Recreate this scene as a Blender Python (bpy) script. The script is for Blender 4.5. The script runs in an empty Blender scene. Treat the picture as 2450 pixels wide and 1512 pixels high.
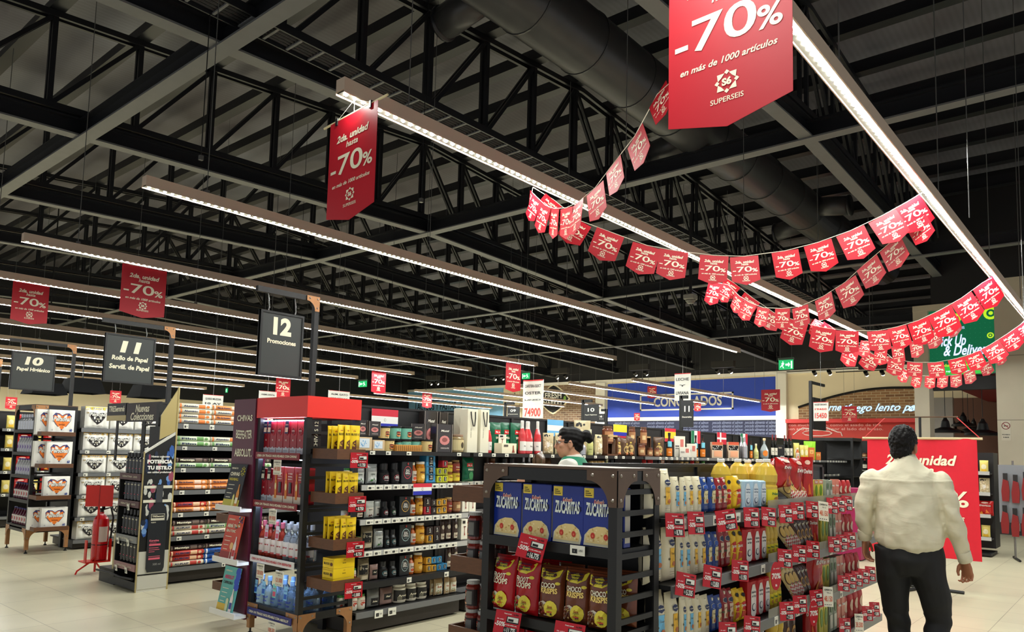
import bpy, math, random
from mathutils import Vector, Matrix, Euler, noise
PI = math.pi
random.seed(7)
sc = bpy.context.scene
col = sc.collection

# ---------------------------------------------------------------- camera, world, exposure
F_PX, CY = 1781.87, 923.98
YAW, PITCH, ROLL = .70656, .087133, -.025036
CAM = Vector((0, 0, 1.57))
_f = Vector((math.cos(PITCH)*math.cos(YAW), math.cos(PITCH)*math.sin(YAW), math.sin(PITCH)))
_r = Vector((math.sin(YAW), -math.cos(YAW), 0)); _d = _f.cross(_r)
RR = math.cos(ROLL)*_r + math.sin(ROLL)*_d
RD = -math.sin(ROLL)*_r + math.cos(ROLL)*_d
cam = bpy.data.cameras.new('camera'); co = bpy.data.objects.new('camera', cam); col.objects.link(co)
cam.sensor_fit = 'HORIZONTAL'; cam.sensor_width = 36; cam.lens = 36*F_PX/2450
cam.shift_y = (CY-756)/2450
cam.clip_start = .05; cam.clip_end = 200
m3 = Matrix((RR, -RD, -_f)).transposed()
co.matrix_world = Matrix.Translation(CAM) @ m3.to_4x4()
sc.camera = co
w = bpy.data.worlds.new('world'); sc.world = w; w.use_nodes = True
w.node_tree.nodes['Background'].inputs[0].default_value = (.96, .98, 1, 1)
w.node_tree.nodes['Background'].inputs[1].default_value = .5
sc.view_settings.view_transform = 'Standard'; sc.view_settings.look = 'None'
sc.view_settings.gamma = 1; sc.view_settings.use_curve_mapping = False
sc.view_settings.exposure = 0.5
sc.cycles.use_denoising = True
sc.cycles.max_bounces = 6; sc.cycles.diffuse_bounces = 3; sc.cycles.glossy_bounces = 3
sc.cycles.transmission_bounces = 5; sc.cycles.transparent_max_bounces = 8
sc.cycles.caustics_reflective = False; sc.cycles.caustics_refractive = False
sc.cycles.sample_clamp_indirect = 6
LED_POWER = 900.0

# ---------------------------------------------------------------- survey helpers: a sight line met with a plane of the building
def _ray(px, py):
    return (RR*((px-1225)/F_PX) + RD*((py-CY)/F_PX) + _f)
def at(px, py, **k):
    d = _ray(px, py); (n, v), = k.items(); i = 'xyz'.index(n)
    return CAM + d*((v-CAM[i])/d[i])
def sx(px, y, z):
    k = (px-1225)/F_PX; a = RR - k*_f
    return -(a[1]*(y)+a[2]*(z-1.57))/a[0]
def sy(px, x, z):
    k = (px-1225)/F_PX; a = RR - k*_f
    return -(a[0]*(x)+a[2]*(z-1.57))/a[1]
def szz(py, x, y):
    k = (py-CY)/F_PX; a = RD - k*_f
    return 1.57-(a[0]*x+a[1]*y)/a[2]

# ---------------------------------------------------------------- materials
_M = {}
def srgb(c):
    return tuple((x/255/12.92 if x/255 <= .04045 else ((x/255+.055)/1.055)**2.4) for x in c)
def M(name, c=(128, 128, 128), rough=.5, metal=0, noise_amt=0, scale=20, spec=.5, emit=None, alpha=1, trans=0, coat=0, ior=1.45, stretch=None):
    if name in _M: return _M[name]
    m = bpy.data.materials.new(name); m.use_nodes = True; nt = m.node_tree; b = nt.nodes['Principled BSDF']
    c = srgb(c)
    b.inputs['Base Color'].default_value = (*c, 1); b.inputs['Roughness'].default_value = rough
    b.inputs['Metallic'].default_value = metal; b.inputs['Specular IOR Level'].default_value = spec
    b.inputs['Coat Weight'].default_value = coat; b.inputs['Coat Roughness'].default_value = .08
    b.inputs['IOR'].default_value = ior
    if trans: b.inputs['Transmission Weight'].default_value = trans
    if alpha < 1: b.inputs['Alpha'].default_value = alpha
    if emit:
        b.inputs['Emission Color'].default_value = (*srgb(emit[0]), 1); b.inputs['Emission Strength'].default_value = emit[1]
    if noise_amt:
        tc = nt.nodes.new('ShaderNodeTexCoord'); mp = nt.nodes.new('ShaderNodeMapping'); n = nt.nodes.new('ShaderNodeTexNoise')
        n.inputs['Scale'].default_value = scale; n.inputs['Detail'].default_value = 5
        if stretch: mp.inputs['Scale'].default_value = stretch
        nt.links.new(tc.outputs['Object'], mp.inputs[0]); nt.links.new(mp.outputs[0], n.inputs[0])
        r = nt.nodes.new('ShaderNodeMix'); r.data_type = 'RGBA'
        r.inputs[6].default_value = (*[max(0, x*(1-noise_amt)) for x in c], 1); r.inputs[7].default_value = (*[min(1, x*(1+noise_amt)) for x in c], 1)
        nt.links.new(n.outputs[0], r.inputs[0]); nt.links.new(r.outputs[2], b.inputs['Base Color'])
    _M[name] = m; return m
def C(r, g, b, rough=.45, **k):
    return M('paint_%d_%d_%d_%d' % (r, g, b, int(rough*100)) + ('x' if k else ''), (r, g, b), rough, **k)

BLACK = M('black_steel', (22, 22, 23), .45, noise_amt=.2)
BLK2 = M('black_print', (18, 18, 19), .5)
WHITE = M('white_print', (238, 236, 228), .5)
CREAM = M('cream_print', (240, 234, 206), .45)
RED = M('promo_red', (186, 14, 34), .5)
GREY = M('grey_rail', (112, 113, 114), .4, metal=.2)
LGREY = M('light_rail', (175, 175, 172), .4)
BRONZE = M('bronze_steel', (92, 72, 58), .4, metal=.4, noise_amt=.25, scale=8)
GUSSET = M('copper_gusset', (168, 120, 78), .45, metal=.3, noise_amt=.15)
WOOD = M('walnut_wood', (98, 62, 38), .5, noise_amt=.35, scale=9, stretch=(2, 2, 14))
YEL = M('packet_yellow', (245, 208, 30), .35)
STEEL = M('wire_steel', (120, 120, 118), .35, metal=.6)
CHROME = M('chrome', (190, 190, 188), .22, metal=.9)

# ---------------------------------------------------------------- mesh collector
_T = {}
def text2d(s, bold=0.0, shear=0.0, space=1.0):
    k = (s, bold, shear, space)
    if k in _T: return _T[k]
    cu = bpy.data.curves.new('lettering', 'FONT'); cu.body = s; cu.size = 1; cu.offset = bold; cu.shear = shear
    cu.resolution_u = 5 if len(s) <= 3 else 3 if len(s) <= 11 else 2; cu.space_character = space; cu.fill_mode = 'FRONT' if hasattr(cu, 'fill_mode') else cu.fill_mode
    o = bpy.data.objects.new('lettering', cu); col.objects.link(o)
    bpy.context.view_layer.update()
    dg = bpy.context.evaluated_depsgraph_get()
    me = o.evaluated_get(dg).to_mesh()
    vs = [(v.co.x, v.co.y) for v in me.vertices]; fs = [tuple(p.vertices) for p in me.polygons]
    o.evaluated_get(dg).to_mesh_clear(); bpy.data.objects.remove(o); bpy.data.curves.remove(cu)
    if vs:
        x0 = min(v[0] for v in vs); x1 = max(v[0] for v in vs); y0 = min(v[1] for v in vs); y1 = max(v[1] for v in vs)
        vs = [(x-(x0+x1)/2, y-(y0+y1)/2) for x, y in vs]; r = (vs, fs, x1-x0, y1-y0)
    else: r = ([], [], 1, 1)
    _T[k] = r; return r

class MB:
    def __init__(s): s.v = []; s.f = []; s.m = []; s.mats = []
    def mi(s, m):
        if m not in s.mats: s.mats.append(m)
        return s.mats.index(m)
    def add(s, vs, fs, m):
        b = len(s.v); s.v += [tuple(v) for v in vs]; i = s.mi(m)
        for f in fs: s.f.append(tuple(b+k for k in f)); s.m.append(i)
    def box(s, x0, x1, y0, y1, z0, z1, m, skip=''):
        if x0 > x1: x0, x1 = x1, x0
        if y0 > y1: y0, y1 = y1, y0
        if z0 > z1: z0, z1 = z1, z0
        vs = [(x, y, z) for x in (x0, x1) for y in (y0, y1) for z in (z0, z1)]
        s.add(vs, [(0, 1, 3, 2), (4, 6, 7, 5), (0, 4, 5, 1), (2, 3, 7, 6), (0, 2, 6, 4), (1, 5, 7, 3)], m); return s
    def bev(s, x0, x1, y0, y1, z0, z1, m, b=.01):
        # box with chamfered edges (octagon in plan, inset top and bottom)
        def ring(z, i):
            X0, X1, Y0, Y1 = x0+i, x1-i, y0+i, y1-i
            return [(X0+b, Y0, z), (X1-b, Y0, z), (X1, Y0+b, z), (X1, Y1-b, z), (X1-b, Y1, z), (X0+b, Y1, z), (X0, Y1-b, z), (X0, Y0+b, z)]
        R = [ring(z0, b*.6), ring(z0+b*.6, 0), ring(z1-b*.6, 0), ring(z1, b*.6)]
        vs = sum(R, []); fs = [tuple(range(7, -1, -1)), tuple(range(24, 32))]
        for k in range(3):
            for i in range(8): j = (i+1) % 8; fs.append((k*8+i, k*8+j, (k+1)*8+j, (k+1)*8+i))
        s.add(vs, fs, m); return s
    def poly(s, pts, m): s.add(pts, [tuple(range(len(pts)))], m); return s
    def extrude(s, pts, vec, m):
        n = len(pts); v = Vector(vec); vs = [Vector(p) for p in pts]; vs += [p+v for p in vs]
        s.add(vs, [tuple(range(n))[::-1], tuple(range(n, 2*n))] + [(i, (i+1) % n, (i+1) % n+n, i+n) for i in range(n)], m); return s
    def bar(s, p0, p1, w, h, m, up=(0, 0, 1)):
        p0, p1 = Vector(p0), Vector(p1); d = (p1-p0).normalized(); up = Vector(up)
        a = d.cross(up)
        if a.length < 1e-4: a = d.cross(Vector((1, 0, 0)))
        a.normalize(); b = a.cross(d).normalized()
        vs = [p+a*(i*w/2)+b*(j*h/2) for p in (p0, p1) for i, j in ((-1, -1), (1, -1), (1, 1), (-1, 1))]
        s.add(vs, [(3, 2, 1, 0), (4, 5, 6, 7), (0, 1, 5, 4), (1, 2, 6, 5), (2, 3, 7, 6), (3, 0, 4, 7)], m); return s
    def tube(s, pts, r, m, n=6, cap=True):
        pts = [Vector(p) for p in pts]; vs = []; fs = []; N = len(pts)
        rs = r if isinstance(r, (list, tuple)) else [r]*N
        a = None
        for i, p in enumerate(pts):
            d = (pts[min(i+1, N-1)]-pts[max(i-1, 0)]).normalized()
            if a is None:
                a = d.cross(Vector((0, 0, 1)))
                if a.length < .05: a = d.cross(Vector((1, 0, 0)))
            a = (a - d*a.dot(d)).normalized(); b = d.cross(a)
            vs += [p+(a*math.cos(2*PI*k/n)+b*math.sin(2*PI*k/n))*rs[i] for k in range(n)]
        for i in range(N-1):
            for k in range(n): j = (k+1) % n; fs.append((i*n+k, i*n+j, (i+1)*n+j, (i+1)*n+k))
        if cap: fs += [tuple(range(n))[::-1], tuple(range((N-1)*n, N*n))]
        s.add(vs, fs, m); return s
    def lathe(s, prof, m, n=16, c=(0, 0), z=0, sy=1, ms=None):
        vs = []; k = len(prof)
        for r, h in prof: vs += [(c[0]+r*math.cos(2*PI*i/n), c[1]+sy*r*math.sin(2*PI*i/n), z+h) for i in range(n)]
        for a in range(k-1):
            mm = m if ms is None else ms[a]
            s.add([vs[(a+b)*n+i] for b in (0, 1) for i in range(n)], [(i, (i+1) % n, n+(i+1) % n, n+i) for i in range(n)], mm)
        if prof[0][0] > 1e-4: s.add(vs[:n], [tuple(range(n))[::-1]], m)
        if prof[-1][0] > 1e-4: s.add(vs[-n:], [tuple(range(n))], ms[-1] if ms else m)
        return s
    def surf(s, fn, nu, nv, m, u0=0, u1=1, v0=0, v1=1):
        vs = [fn(u0+(u1-u0)*i/nu, v0+(v1-v0)*j/nv) for j in range(nv+1) for i in range(nu+1)]
        s.add(vs, [(j*(nu+1)+i, j*(nu+1)+i+1, (j+1)*(nu+1)+i+1, (j+1)*(nu+1)+i) for j in range(nv) for i in range(nu)], m); return s
    # decals on a surface S(x, z, off) -> point
    def patch(s, S, x0, x1, z0, z1, m, off=.001, nx=4, nz=3):
        return s.surf(lambda u, v: S(x0+(x1-x0)*u, z0+(z1-z0)*v, off), nx, nz, m)
    def blob(s, S, cx, cz, rx, rz, m, off=.0015, n=14, fn=None):
        pts = [(cx+rx*math.cos(2*PI*i/n)*(fn(i/n) if fn else 1), cz+rz*math.sin(2*PI*i/n)*(fn(i/n) if fn else 1)) for i in range(n)]
        vs = [S(cx, cz, off)] + [S(x, z, off) for x, z in pts]
        s.add(vs, [(0, 1+i, 1+(i+1) % n) for i in range(n)], m); return s
    def shape(s, S, pts, m, off=.0015):
        cx = sum(p[0] for p in pts)/len(pts); cz = sum(p[1] for p in pts)/len(pts); n = len(pts)
        s.add([S(cx, cz, off)]+[S(x, z, off) for x, z in pts], [(0, 1+i, 1+(i+1) % n) for i in range(n)], m); return s
    def txt(s, S, t, cx, cz, h, m, off=.002, bold=0.0, shear=0.0, w=None, ang=0, rot90=False, bend=0):
        vs, fs, W, H = text2d(t, bold, shear)
        if not vs: return s
        ky = h; kx = h
        if h is None: ky = kx = w/W
        elif w: kx = w/W
        ca, sa = math.cos(ang), math.sin(ang); out = []
        for x, y in vs:
            x, y = x*kx, y*ky
            y += bend*x*x
            if rot90: x, y = -y, x
            x, y = x*ca-y*sa, x*sa+y*ca
            out.append(S(cx+x, cz+y, off))
        s.add(out, fs, m); return s
    def mesh(s, name, smooth=False):
        me = bpy.data.meshes.new(name); me.from_pydata(s.v, [], s.f)
        for m in s.mats: me.materials.append(m)
        me.polygons.foreach_set('material_index', s.m)
        if smooth: me.polygons.foreach_set('use_smooth', [True]*len(s.f))
        me.update()
        return me
    def build(s, name, parent=None, loc=(0, 0, 0), rz=0, smooth=False):
        return mk(name, s.mesh(name, smooth), parent, loc, rz)

def flatY(y=0, x=0, z=0):           # decal surface: plane facing -Y
    return lambda u, v, off: (x+u, y-off, z+v)
def flatX(x=0, y=0, z=0):           # decal surface: plane facing -X, u runs to the reader's right (towards -Y)
    return lambda u, v, off: (x-off, y-u, z+v)
def cylS(r, y=0):                   # facing -Y on a cylinder
    return lambda u, v, off: ((r+off)*math.sin(u/r), y-(r+off)*math.cos(u/r), v)

def mk(name, me, parent=None, loc=(0, 0, 0), rz=0):
    o = bpy.data.objects.new(name, me); col.objects.link(o)
    if parent: o.parent = parent
    o.location = loc
    o.rotation_euler = rz if isinstance(rz, (tuple, Euler)) else (0, 0, rz)
    return o
def empty(name, loc=(0, 0, 0), rz=0): return mk(name, None, None, loc, rz)
def tag(o, label=None, cat=None, group=None, kind=None):
    if label: o['label'] = label
    if cat: o['category'] = cat
    if group: o['group'] = group
    if kind: o['kind'] = kind
    return o
def struct(o, name=None): o['kind'] = 'structure'; return o

# products: one mesh per part shared by every copy; labels are numbered along their row at the end
_K = {}
ORD = ['first', 'second', 'third', 'fourth', 'fifth', 'sixth', 'seventh', 'eighth', 'ninth', 'tenth', 'eleventh', 'twelfth', 'thirteenth', 'fourteenth', 'fifteenth', 'sixteenth',
       'seventeenth', 'eighteenth', 'nineteenth', 'twentieth', 'twenty-first', 'twenty-second', 'twenty-third', 'twenty-fourth', 'twenty-fifth', 'twenty-sixth', 'twenty-seventh', 'twenty-eighth', 'twenty-ninth', 'thirtieth',
       'thirty-first', 'thirty-second', 'thirty-third', 'thirty-fourth', 'thirty-fifth', 'thirty-sixth', 'thirty-seventh', 'thirty-eighth', 'thirty-ninth', 'fortieth']
PEND = {}
def kind(key, builder, *a, **k):
    """builder returns [(part name, MB, smooth, own label or None)], the first being the body."""
    if key not in _K: _K[key] = [(n, b.mesh(n, sm), lb) for n, b, sm, lb in builder(*a, **k)]
    return _K[key]
def put(kd, loc, rz=0, look='', where='', cat='', group=None, scale=None):
    n, me, lb = kd[0]
    r = mk(n, me, None, loc, rz)
    if scale: r.scale = scale
    for n2, me2, lb2 in kd[1:]:
        c = mk(n2, me2, r)
        if lb2: c['label'] = lb2
    r['category'] = cat
    r['group'] = group or (look + ' ' + where)
    PEND.setdefault((look, where), []).append(r)
    return r
def settle_labels():
    for (look, where), L in PEND.items():
        for i, o in enumerate(L):
            o['label'] = (look+' '+where) if len(L) == 1 else (look+' '+where+', '+('leftmost' if i == 0 else ORD[i] if i < len(ORD) else 'last'))
# ================================================================ the hall
def nodes_floor():
    m = bpy.data.materials.new('floor_tiles'); m.use_nodes = True; nt = m.node_tree; b = nt.nodes['Principled BSDF']
    tc = nt.nodes.new('ShaderNodeTexCoord'); br = nt.nodes.new('ShaderNodeTexBrick'); n = nt.nodes.new('ShaderNodeTexNoise')
    br.offset = 0; br.inputs['Scale'].default_value = 1; br.inputs['Brick Width'].default_value = .6; br.inputs['Row Height'].default_value = .6
    br.inputs['Mortar Size'].default_value = .003; br.inputs['Mortar Smooth'].default_value = .2
    c = srgb((218, 209, 178)); br.inputs['Color1'].default_value = (*c, 1); br.inputs['Color2'].default_value = (*[x*.96 for x in c], 1)
    br.inputs['Mortar'].default_value = (*srgb((150, 140, 118)), 1)
    n.inputs['Scale'].default_value = 1.7; n.inputs['Detail'].default_value = 6
    mx = nt.nodes.new('ShaderNodeMix'); mx.data_type = 'RGBA'; mx.blend_type = 'MULTIPLY'; mx.inputs[0].default_value = .25
    nt.links.new(tc.outputs['Object'], br.inputs[0]); nt.links.new(tc.outputs['Object'], n.inputs[0])
    nt.links.new(br.outputs[0], mx.inputs[6]); nt.links.new(n.outputs[0], mx.inputs[7]); nt.links.new(mx.outputs[2], b.inputs[0])
    b.inputs['Roughness'].default_value = .28
    return m
def nodes_brick(name, c1, c2, mort, sc_=1.0):
    m = bpy.data.materials.new(name); m.use_nodes = True; nt = m.node_tree; b = nt.nodes['Principled BSDF']
    tc = nt.nodes.new('ShaderNodeTexCoord'); mp = nt.nodes.new('ShaderNodeMapping'); br = nt.nodes.new('ShaderNodeTexBrick')
    mp.inputs['Rotation'].default_value = (PI/2, 0, PI/2)
    sep = nt.nodes.new('ShaderNodeSeparateXYZ'); cb = nt.nodes.new('ShaderNodeCombineXYZ')
    nt.links.new(tc.outputs['Object'], sep.inputs[0]); nt.links.new(sep.outputs[1], cb.inputs[0]); nt.links.new(sep.outputs[2], cb.inputs[1])
    br.inputs['Scale'].default_value = sc_; br.inputs['Brick Width'].default_value = .34; br.inputs['Row Height'].default_value = .11
    br.inputs['Mortar Size'].default_value = .012
    for k, c in (('Color1', c1), ('Color2', c2), ('Mortar', mort)): br.inputs[k].default_value = (*srgb(c), 1)
    nt.links.new(cb.outputs[0], br.inputs[0]); nt.links.new(br.outputs[0], b.inputs[0]); b.inputs['Roughness'].default_value = .8
    return m
def nodes_deck():
    m = bpy.data.materials.new('roof_deck'); m.use_nodes = True; nt = m.node_tree; b = nt.nodes['Principled BSDF']
    tc = nt.nodes.new('ShaderNodeTexCoord'); w1 = nt.nodes.new('ShaderNodeTexWave'); n = nt.nodes.new('ShaderNodeTexNoise')
    w1.bands_direction = 'Y'; w1.inputs['Scale'].default_value = 3.2; n.inputs['Scale'].default_value = .35; n.inputs['Detail'].default_value = 4
    cr = nt.nodes.new('ShaderNodeValToRGB'); cr.color_ramp.elements[0].position = .35; cr.color_ramp.elements[1].position = .7
    cr.color_ramp.elements[0].color = (*srgb((92, 88, 94)), 1); cr.color_ramp.elements[1].color = (*srgb((122, 123, 134)), 1)
    mx = nt.nodes.new('ShaderNodeMix'); mx.data_type = 'RGBA'; mx.blend_type = 'MULTIPLY'; mx.inputs[0].default_value = .12
    nt.links.new(tc.outputs['Object'], w1.inputs[0]); nt.links.new(tc.outputs['Object'], n.inputs[0]); nt.links.new(n.outputs[0], cr.inputs[0])
    nt.links.new(cr.outputs[0], mx.inputs[6]); nt.links.new(w1.outputs[0], mx.inputs[7]); nt.links.new(mx.outputs[2], b.inputs[0])
    b.inputs['Roughness'].default_value = .6
    return m
FLOORM, DECK = nodes_floor(), nodes_deck()
TRUSS = M('truss_black', (25, 26, 30), .4, noise_amt=.1)
BEAMG = M('beam_grey', (98, 99, 100), .5, noise_amt=.12, scale=6)
WBLK = M('fascia_black', (24, 24, 25), .6)
WCREAM = M('wall_cream', (236, 222, 188), .7)
WBEIGE = M('wall_beige', (196, 186, 164), .7, noise_amt=.06, scale=3)
WWHITE = M('wall_white', (240, 236, 224), .6)
WBLUE = M('wall_blue', (42, 72, 184), .55)
WNAVY = M('wall_navy', (30, 34, 66), .6)
WSKY = M('wall_sky', (136, 190, 226), .6)
WRED = M('wall_red', (186, 52, 42), .6)
BRK = nodes_brick('brick_wall', (168, 128, 88), (128, 92, 62), (190, 172, 138))
BRKX = nodes_brick('brick_wall_grey', (138, 108, 84), (108, 82, 66), (170, 158, 136))
XW = 32.0
XR = 20.0
# floor, roof deck
o = MB().box(-3, 34, -3.2, 42, -.12, 0, FLOORM).build('floor'); struct(o)
def zdeck(x): return 8.85 - .055*abs(x-11)
for i, (a, b) in enumerate(((-3, 11), (11, 34))):
    o = MB().extrude([(a, -3.2, zdeck(a)), (b, -3.2, zdeck(b)), (b, -3.2, zdeck(b)+.1), (a, -3.2, zdeck(a)+.1)], (0, 45.2, 0), DECK).build('ceiling'); struct(o)
o = MB().box(-3.2, XW, -3.4, -3.2, 4.2, 9, WBLK).build('wall_right'); struct(o)  # unseen upper wall, added to shade the right part of the ceiling
o = MB().box(-3.3, -3.1, -3.4, 36, 4.6, 9, WBLK).build('wall_front_light_block'); struct(o)  # unseen, added behind the camera to keep world light off the ceiling
# back wall: one shell, then its coloured bays
YL = 36.0
o = MB().box(XW, XW+.3, 3, YL, 5.25, 9, WBLK).box(XW+.001, XW+.3, 3, YL, 0, 5.25, WCREAM).build('wall_back'); struct(o)
o = MB().box(-3, XW, YL, YL+.3, 3.7, 9, WBLK).box(-3, XW, YL+.001, YL+.3, 0, 3.7, WCREAM).build('wall_left'); struct(o)
def wy(px, py=950, x=XW): return at(px, py, x=x).y
def wz(px, py, x=XW): return at(px, py, x=x).z
def bay(name, p0, p1, z0, z1, m, th=.06, x=XW):
    o = MB().box(x-th, x, wy(p0, x=x), wy(p1, x=x), z0, z1, m).build(name); return struct(o)
zc = wz(1660, 907); ztop = wz(1660, 912)
bay('trim_1', 838, 2190, 5.18, 5.32, WWHITE, .14)
bay('wall_back', 860, 1210, .0, 5.18, WSKY, .05)
bay('wall_back', 1260, 1432, 0, 5.18, BRKX, .05)
zb1, zb0 = wz(1660, 997), wz(1660, 1006)
bay('wall_back', 1455, 1860, zb1, 5.10, WBLUE, .05)
bay('trim_2', 1440, 1862, zb0, zb1, WWHITE, .1)
bay('wall_back', 1455, 1860, .8, zb0, WNAVY, .05)
bay('trim_3', 1210, 1252, 0, 5.18, WCREAM, .2)
bay('trim_4', 1430, 1452, 0, 5.18, WWHITE, .2)
bay('trim_5', 1861, 1886, 0, 5.2, WWHITE, .25)
# lettering on the back wall
def wtext(parent_mb, t, pxc, pyc, h, m, x=XW-.06, **k):
    p = at(pxc, pyc, x=x); parent_mb.txt(flatX(x, p.y, p.z), t, 0, 0, h, m, **k)
def frame_rect(mb, p0, p1, x, m, t=.07):
    a, b = at(*p0, x=x), at(*p1, x=x); S = flatX(x)
    z1, z0 = a.z, b.z
    for q in ((a.y, b.y, z1-t, z1), (a.y, b.y, z0, z0+t), (a.y, a.y-t, z0, z1), (b.y+t, b.y, z0, z1)):
        mb.box(x-.03, x, q[0], q[1], q[2], q[3], m)
s = MB(); frame_rect(s, (1532, 945), (1755, 979), XW-.055, WHITE)
root = empty('wall_sign', at(1645, 960, x=XW-.06)); tag(root, 'white framed CONGELADOS letters on the blue back wall', 'sign')
def child(mb, name, parent, smooth=False, label=None):
    o = mb.build(name, parent, smooth=smooth); o.location = -parent.location
    o.matrix_parent_inverse = Matrix()
    if label: o['label'] = label
    return o
child(s, 'frame', root)
s = MB(); wtext(s, 'CONGELADOS', 1643, 960, .62, WHITE, w=3.5, bold=.03); child(s, 'lettering', root)
root = empty('wall_sign', at(1050, 960, x=XW-.06)); tag(root, 'dark framed LACTEOS Y PASTAS letters on the pale blue wall', 'sign')
s = MB(); frame_rect(s, (977, 960), (1105, 985), XW-.055, C(30, 40, 60)); child(s, 'frame', root)
s = MB(); wtext(s, 'LACTEOS Y PASTAS', 1041, 972, .62, C(30, 40, 60), w=3.6, bold=.02); child(s, 'lettering', root)
root = empty('wall_sign', at(1340, 955, x=XW-.06)); tag(root, 'black pointed oval FRESH MARKET sign on grey brick', 'sign')
p = at(1325, 955, x=XW-.05); hw, hh = 1.1, .82
def lens(w, h): return [(w*t, h*(1-abs(t)**1.4)) for t in [i/6-1 for i in range(13)]] + [(w*t, -h*(1-abs(t)**1.4)) for t in [1-i/6 for i in range(1, 12)]]
S = flatX(XW-.1, p.y, p.z)
s = MB().extrude([S(u, v, 0) for u, v in lens(hw, hh)], (.05, 0, 0), C(238, 226, 190)); child(s, 'rim', root)
s = MB().shape(S, lens(hw*.93, hh*.9), BLK2, .01); child(s, 'panel', root)
s = MB().txt(S, 'FRESH', 0, .2, .42, WHITE, .02, bold=.03).txt(S, 'MARKET', 0, -.22, .34, WHITE, .02, bold=.03); s.blob(S, .78, .0, .09, .16, C(130, 180, 70), .02); child(s, 'lettering', root)
# navy band writing
for r in range(4):
    y0 = wy(1465); y1 = wy(1855)
root = empty('wall_lettering', at(1660, 1022, x=XW-.06)); tag(root, 'pale handwritten lines on the navy band under the blue wall', 'sign')
s = MB()
for r in range(4):
    for k in range(5):
        wtext(s, 'pescado alimento el salmon', 1500+k*80, 1013+r*8.5-k*.4, .2, C(140, 148, 180), w=1.45, shear=.3)
child(s, 'lettering', root)
# cream wall with the brick arch (butcher's counter)
XA = XW-.02
o = bay('wall_back', 1886, 2190, wz(2000, 1004), 5.18, WCREAM, .05)
arch = []
ya, yb = wy(1912), wy(2215); zs = wz(1912, 978); zt = wz(2090, 928); zbm = wz(2000, 1003)
N = 16
for i in range(N+1):
    t = i/N; py = 975 - (975-928)*math.sin(min(1, t*1.25)*PI/2)
    arch.append((ya+(yb-ya)*t, wz(1912+t*300, py, XW)))
s = MB().extrude([(XW-.09, y, z) for y, z in [(ya, zbm)]+arch+[(yb, zbm)]], (.04, 0, 0), BRK); struct(s.build('wall_back'))
s = MB().tube([(XW-.11, y, z) for y, z in arch], .05, BLK2, 5); struct(s.build('trim_6'))
bay('trim_7', 1886, 2215, wz(2000, 1012), wz(2000, 1003), C(214, 34, 30), .35)
bay('wall_back', 1886, 2400, 1.2, wz(2000, 1012), WRED, .06)
root = empty('neon_sign', at(2075, 980, x=XW-.1)); tag(root, 'pale blue handwritten neon line across the brick arch', 'sign')
s = MB(); wtext(s, 'fuego lento para', 2117, 977, .42, M('neon_tube', (190, 225, 255), emit=((110, 180, 255), 3)), x=XW-.1, shear=.45, w=2.9)
wtext(s, 'carne a', 1996, 977, .42, _M['neon_tube'], x=XW-.1, shear=.45, w=1.05); wtext(s, 'c', 2180, 978, .4, _M['neon_tube'], x=XW-.1, shear=.35)
child(s, 'lettering', root)
root = empty('wall_lettering', at(2000, 1025, x=XW-.07)); tag(root, 'white serif cooking advice printed on the red wall', 'sign')
s = MB(); wtext(s, 'los con mucho hueso, como el asado de tira,', 1985, 1017, .15, C(240, 190, 180), x=XW-.07, w=4.0)
wtext(s, 'deben asarse primero por el lado del hueso.', 1987, 1027, .15, C(240, 190, 180), x=XW-.07, w=4.0); child(s, 'lettering', root)
root = empty('wall_drawing', at(1955, 1042, x=XW-.07)); tag(root, 'white outline drawing of a meat cut on the red wall', 'drawing')
s = MB(); c = at(1955, 1043, x=XW-.08)
s.tube([(XW-.08, c.y-1.0*math.cos(t*PI/10)*(1), c.z+.35*math.sin(t*PI/10)+.05*math.sin(t*2)) for t in range(0, 11)], .02, WHITE, 4)
s.tube([(XW-.08, c.y-.6*math.cos(t*PI/5), c.z+.12+.12*math.sin(t*PI/5)) for t in range(0, 11)], .015, WHITE, 4); child(s, 'outline', root)

# right side: black upper wall, beige piers, big screen, restaurant opening
def xr(px, py, x=XR): return at(px, py, x=x)
yp0, yp1, yo1 = 4.25, 3.93, 2.57
o = MB().box(XR, XR+.4, -3.2, 3.85, 5.8, 9, WBLK).box(XR, XR+.4, yo1, 3.85, 5.30, 5.8, WBLK).build('wall_right'); struct(o)
o = MB().box(XR, XR+.4, -3.2, yo1, 1.22, 5.8, WBEIGE).build('wall_right'); struct(o)
o = MB().box(XR-.05, XR+.4, -3.2, yo1+.03, 0, 1.22, M('wainscot', (38, 38, 40), .5)).build('wall_right'); struct(o)
o = MB().box(XR, XR+.5, yp1, yp0, 0, 5.32, WBEIGE).box(XR-.02, XR+.5, yo1, yp0, 5.2, 5.34, WBEIGE).build('trim_8'); struct(o)
GR = M('joint_line', (150, 142, 124), .7)
o = MB().box(XR-.003, XR, -3.2, yo1, 2.54, 2.56, GR).box(XR-.003, XR, -3.2, yo1, 4.0, 4.02, GR).build('trim_9'); struct(o)
rl = empty('handrail', (XR-.15, 1.2, .0)); tag(rl, 'steel bumper rail along the dark foot of the right wall', 'rail')
s = MB().tube([(XR-.15, -3, .48), (XR-.15, 2.5, .48)], .03, CHROME, 8)
child(s, 'rail', rl)
for y in (2.2, 1.2, .2): s = MB().tube([(XR-.06, y, .48), (XR-.15, y, .48)], .02, CHROME).tube([(XR-.12, y, .1), (XR-.12, y, .48)], .02, CHROME); child(s, 'bracket', rl)
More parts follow.
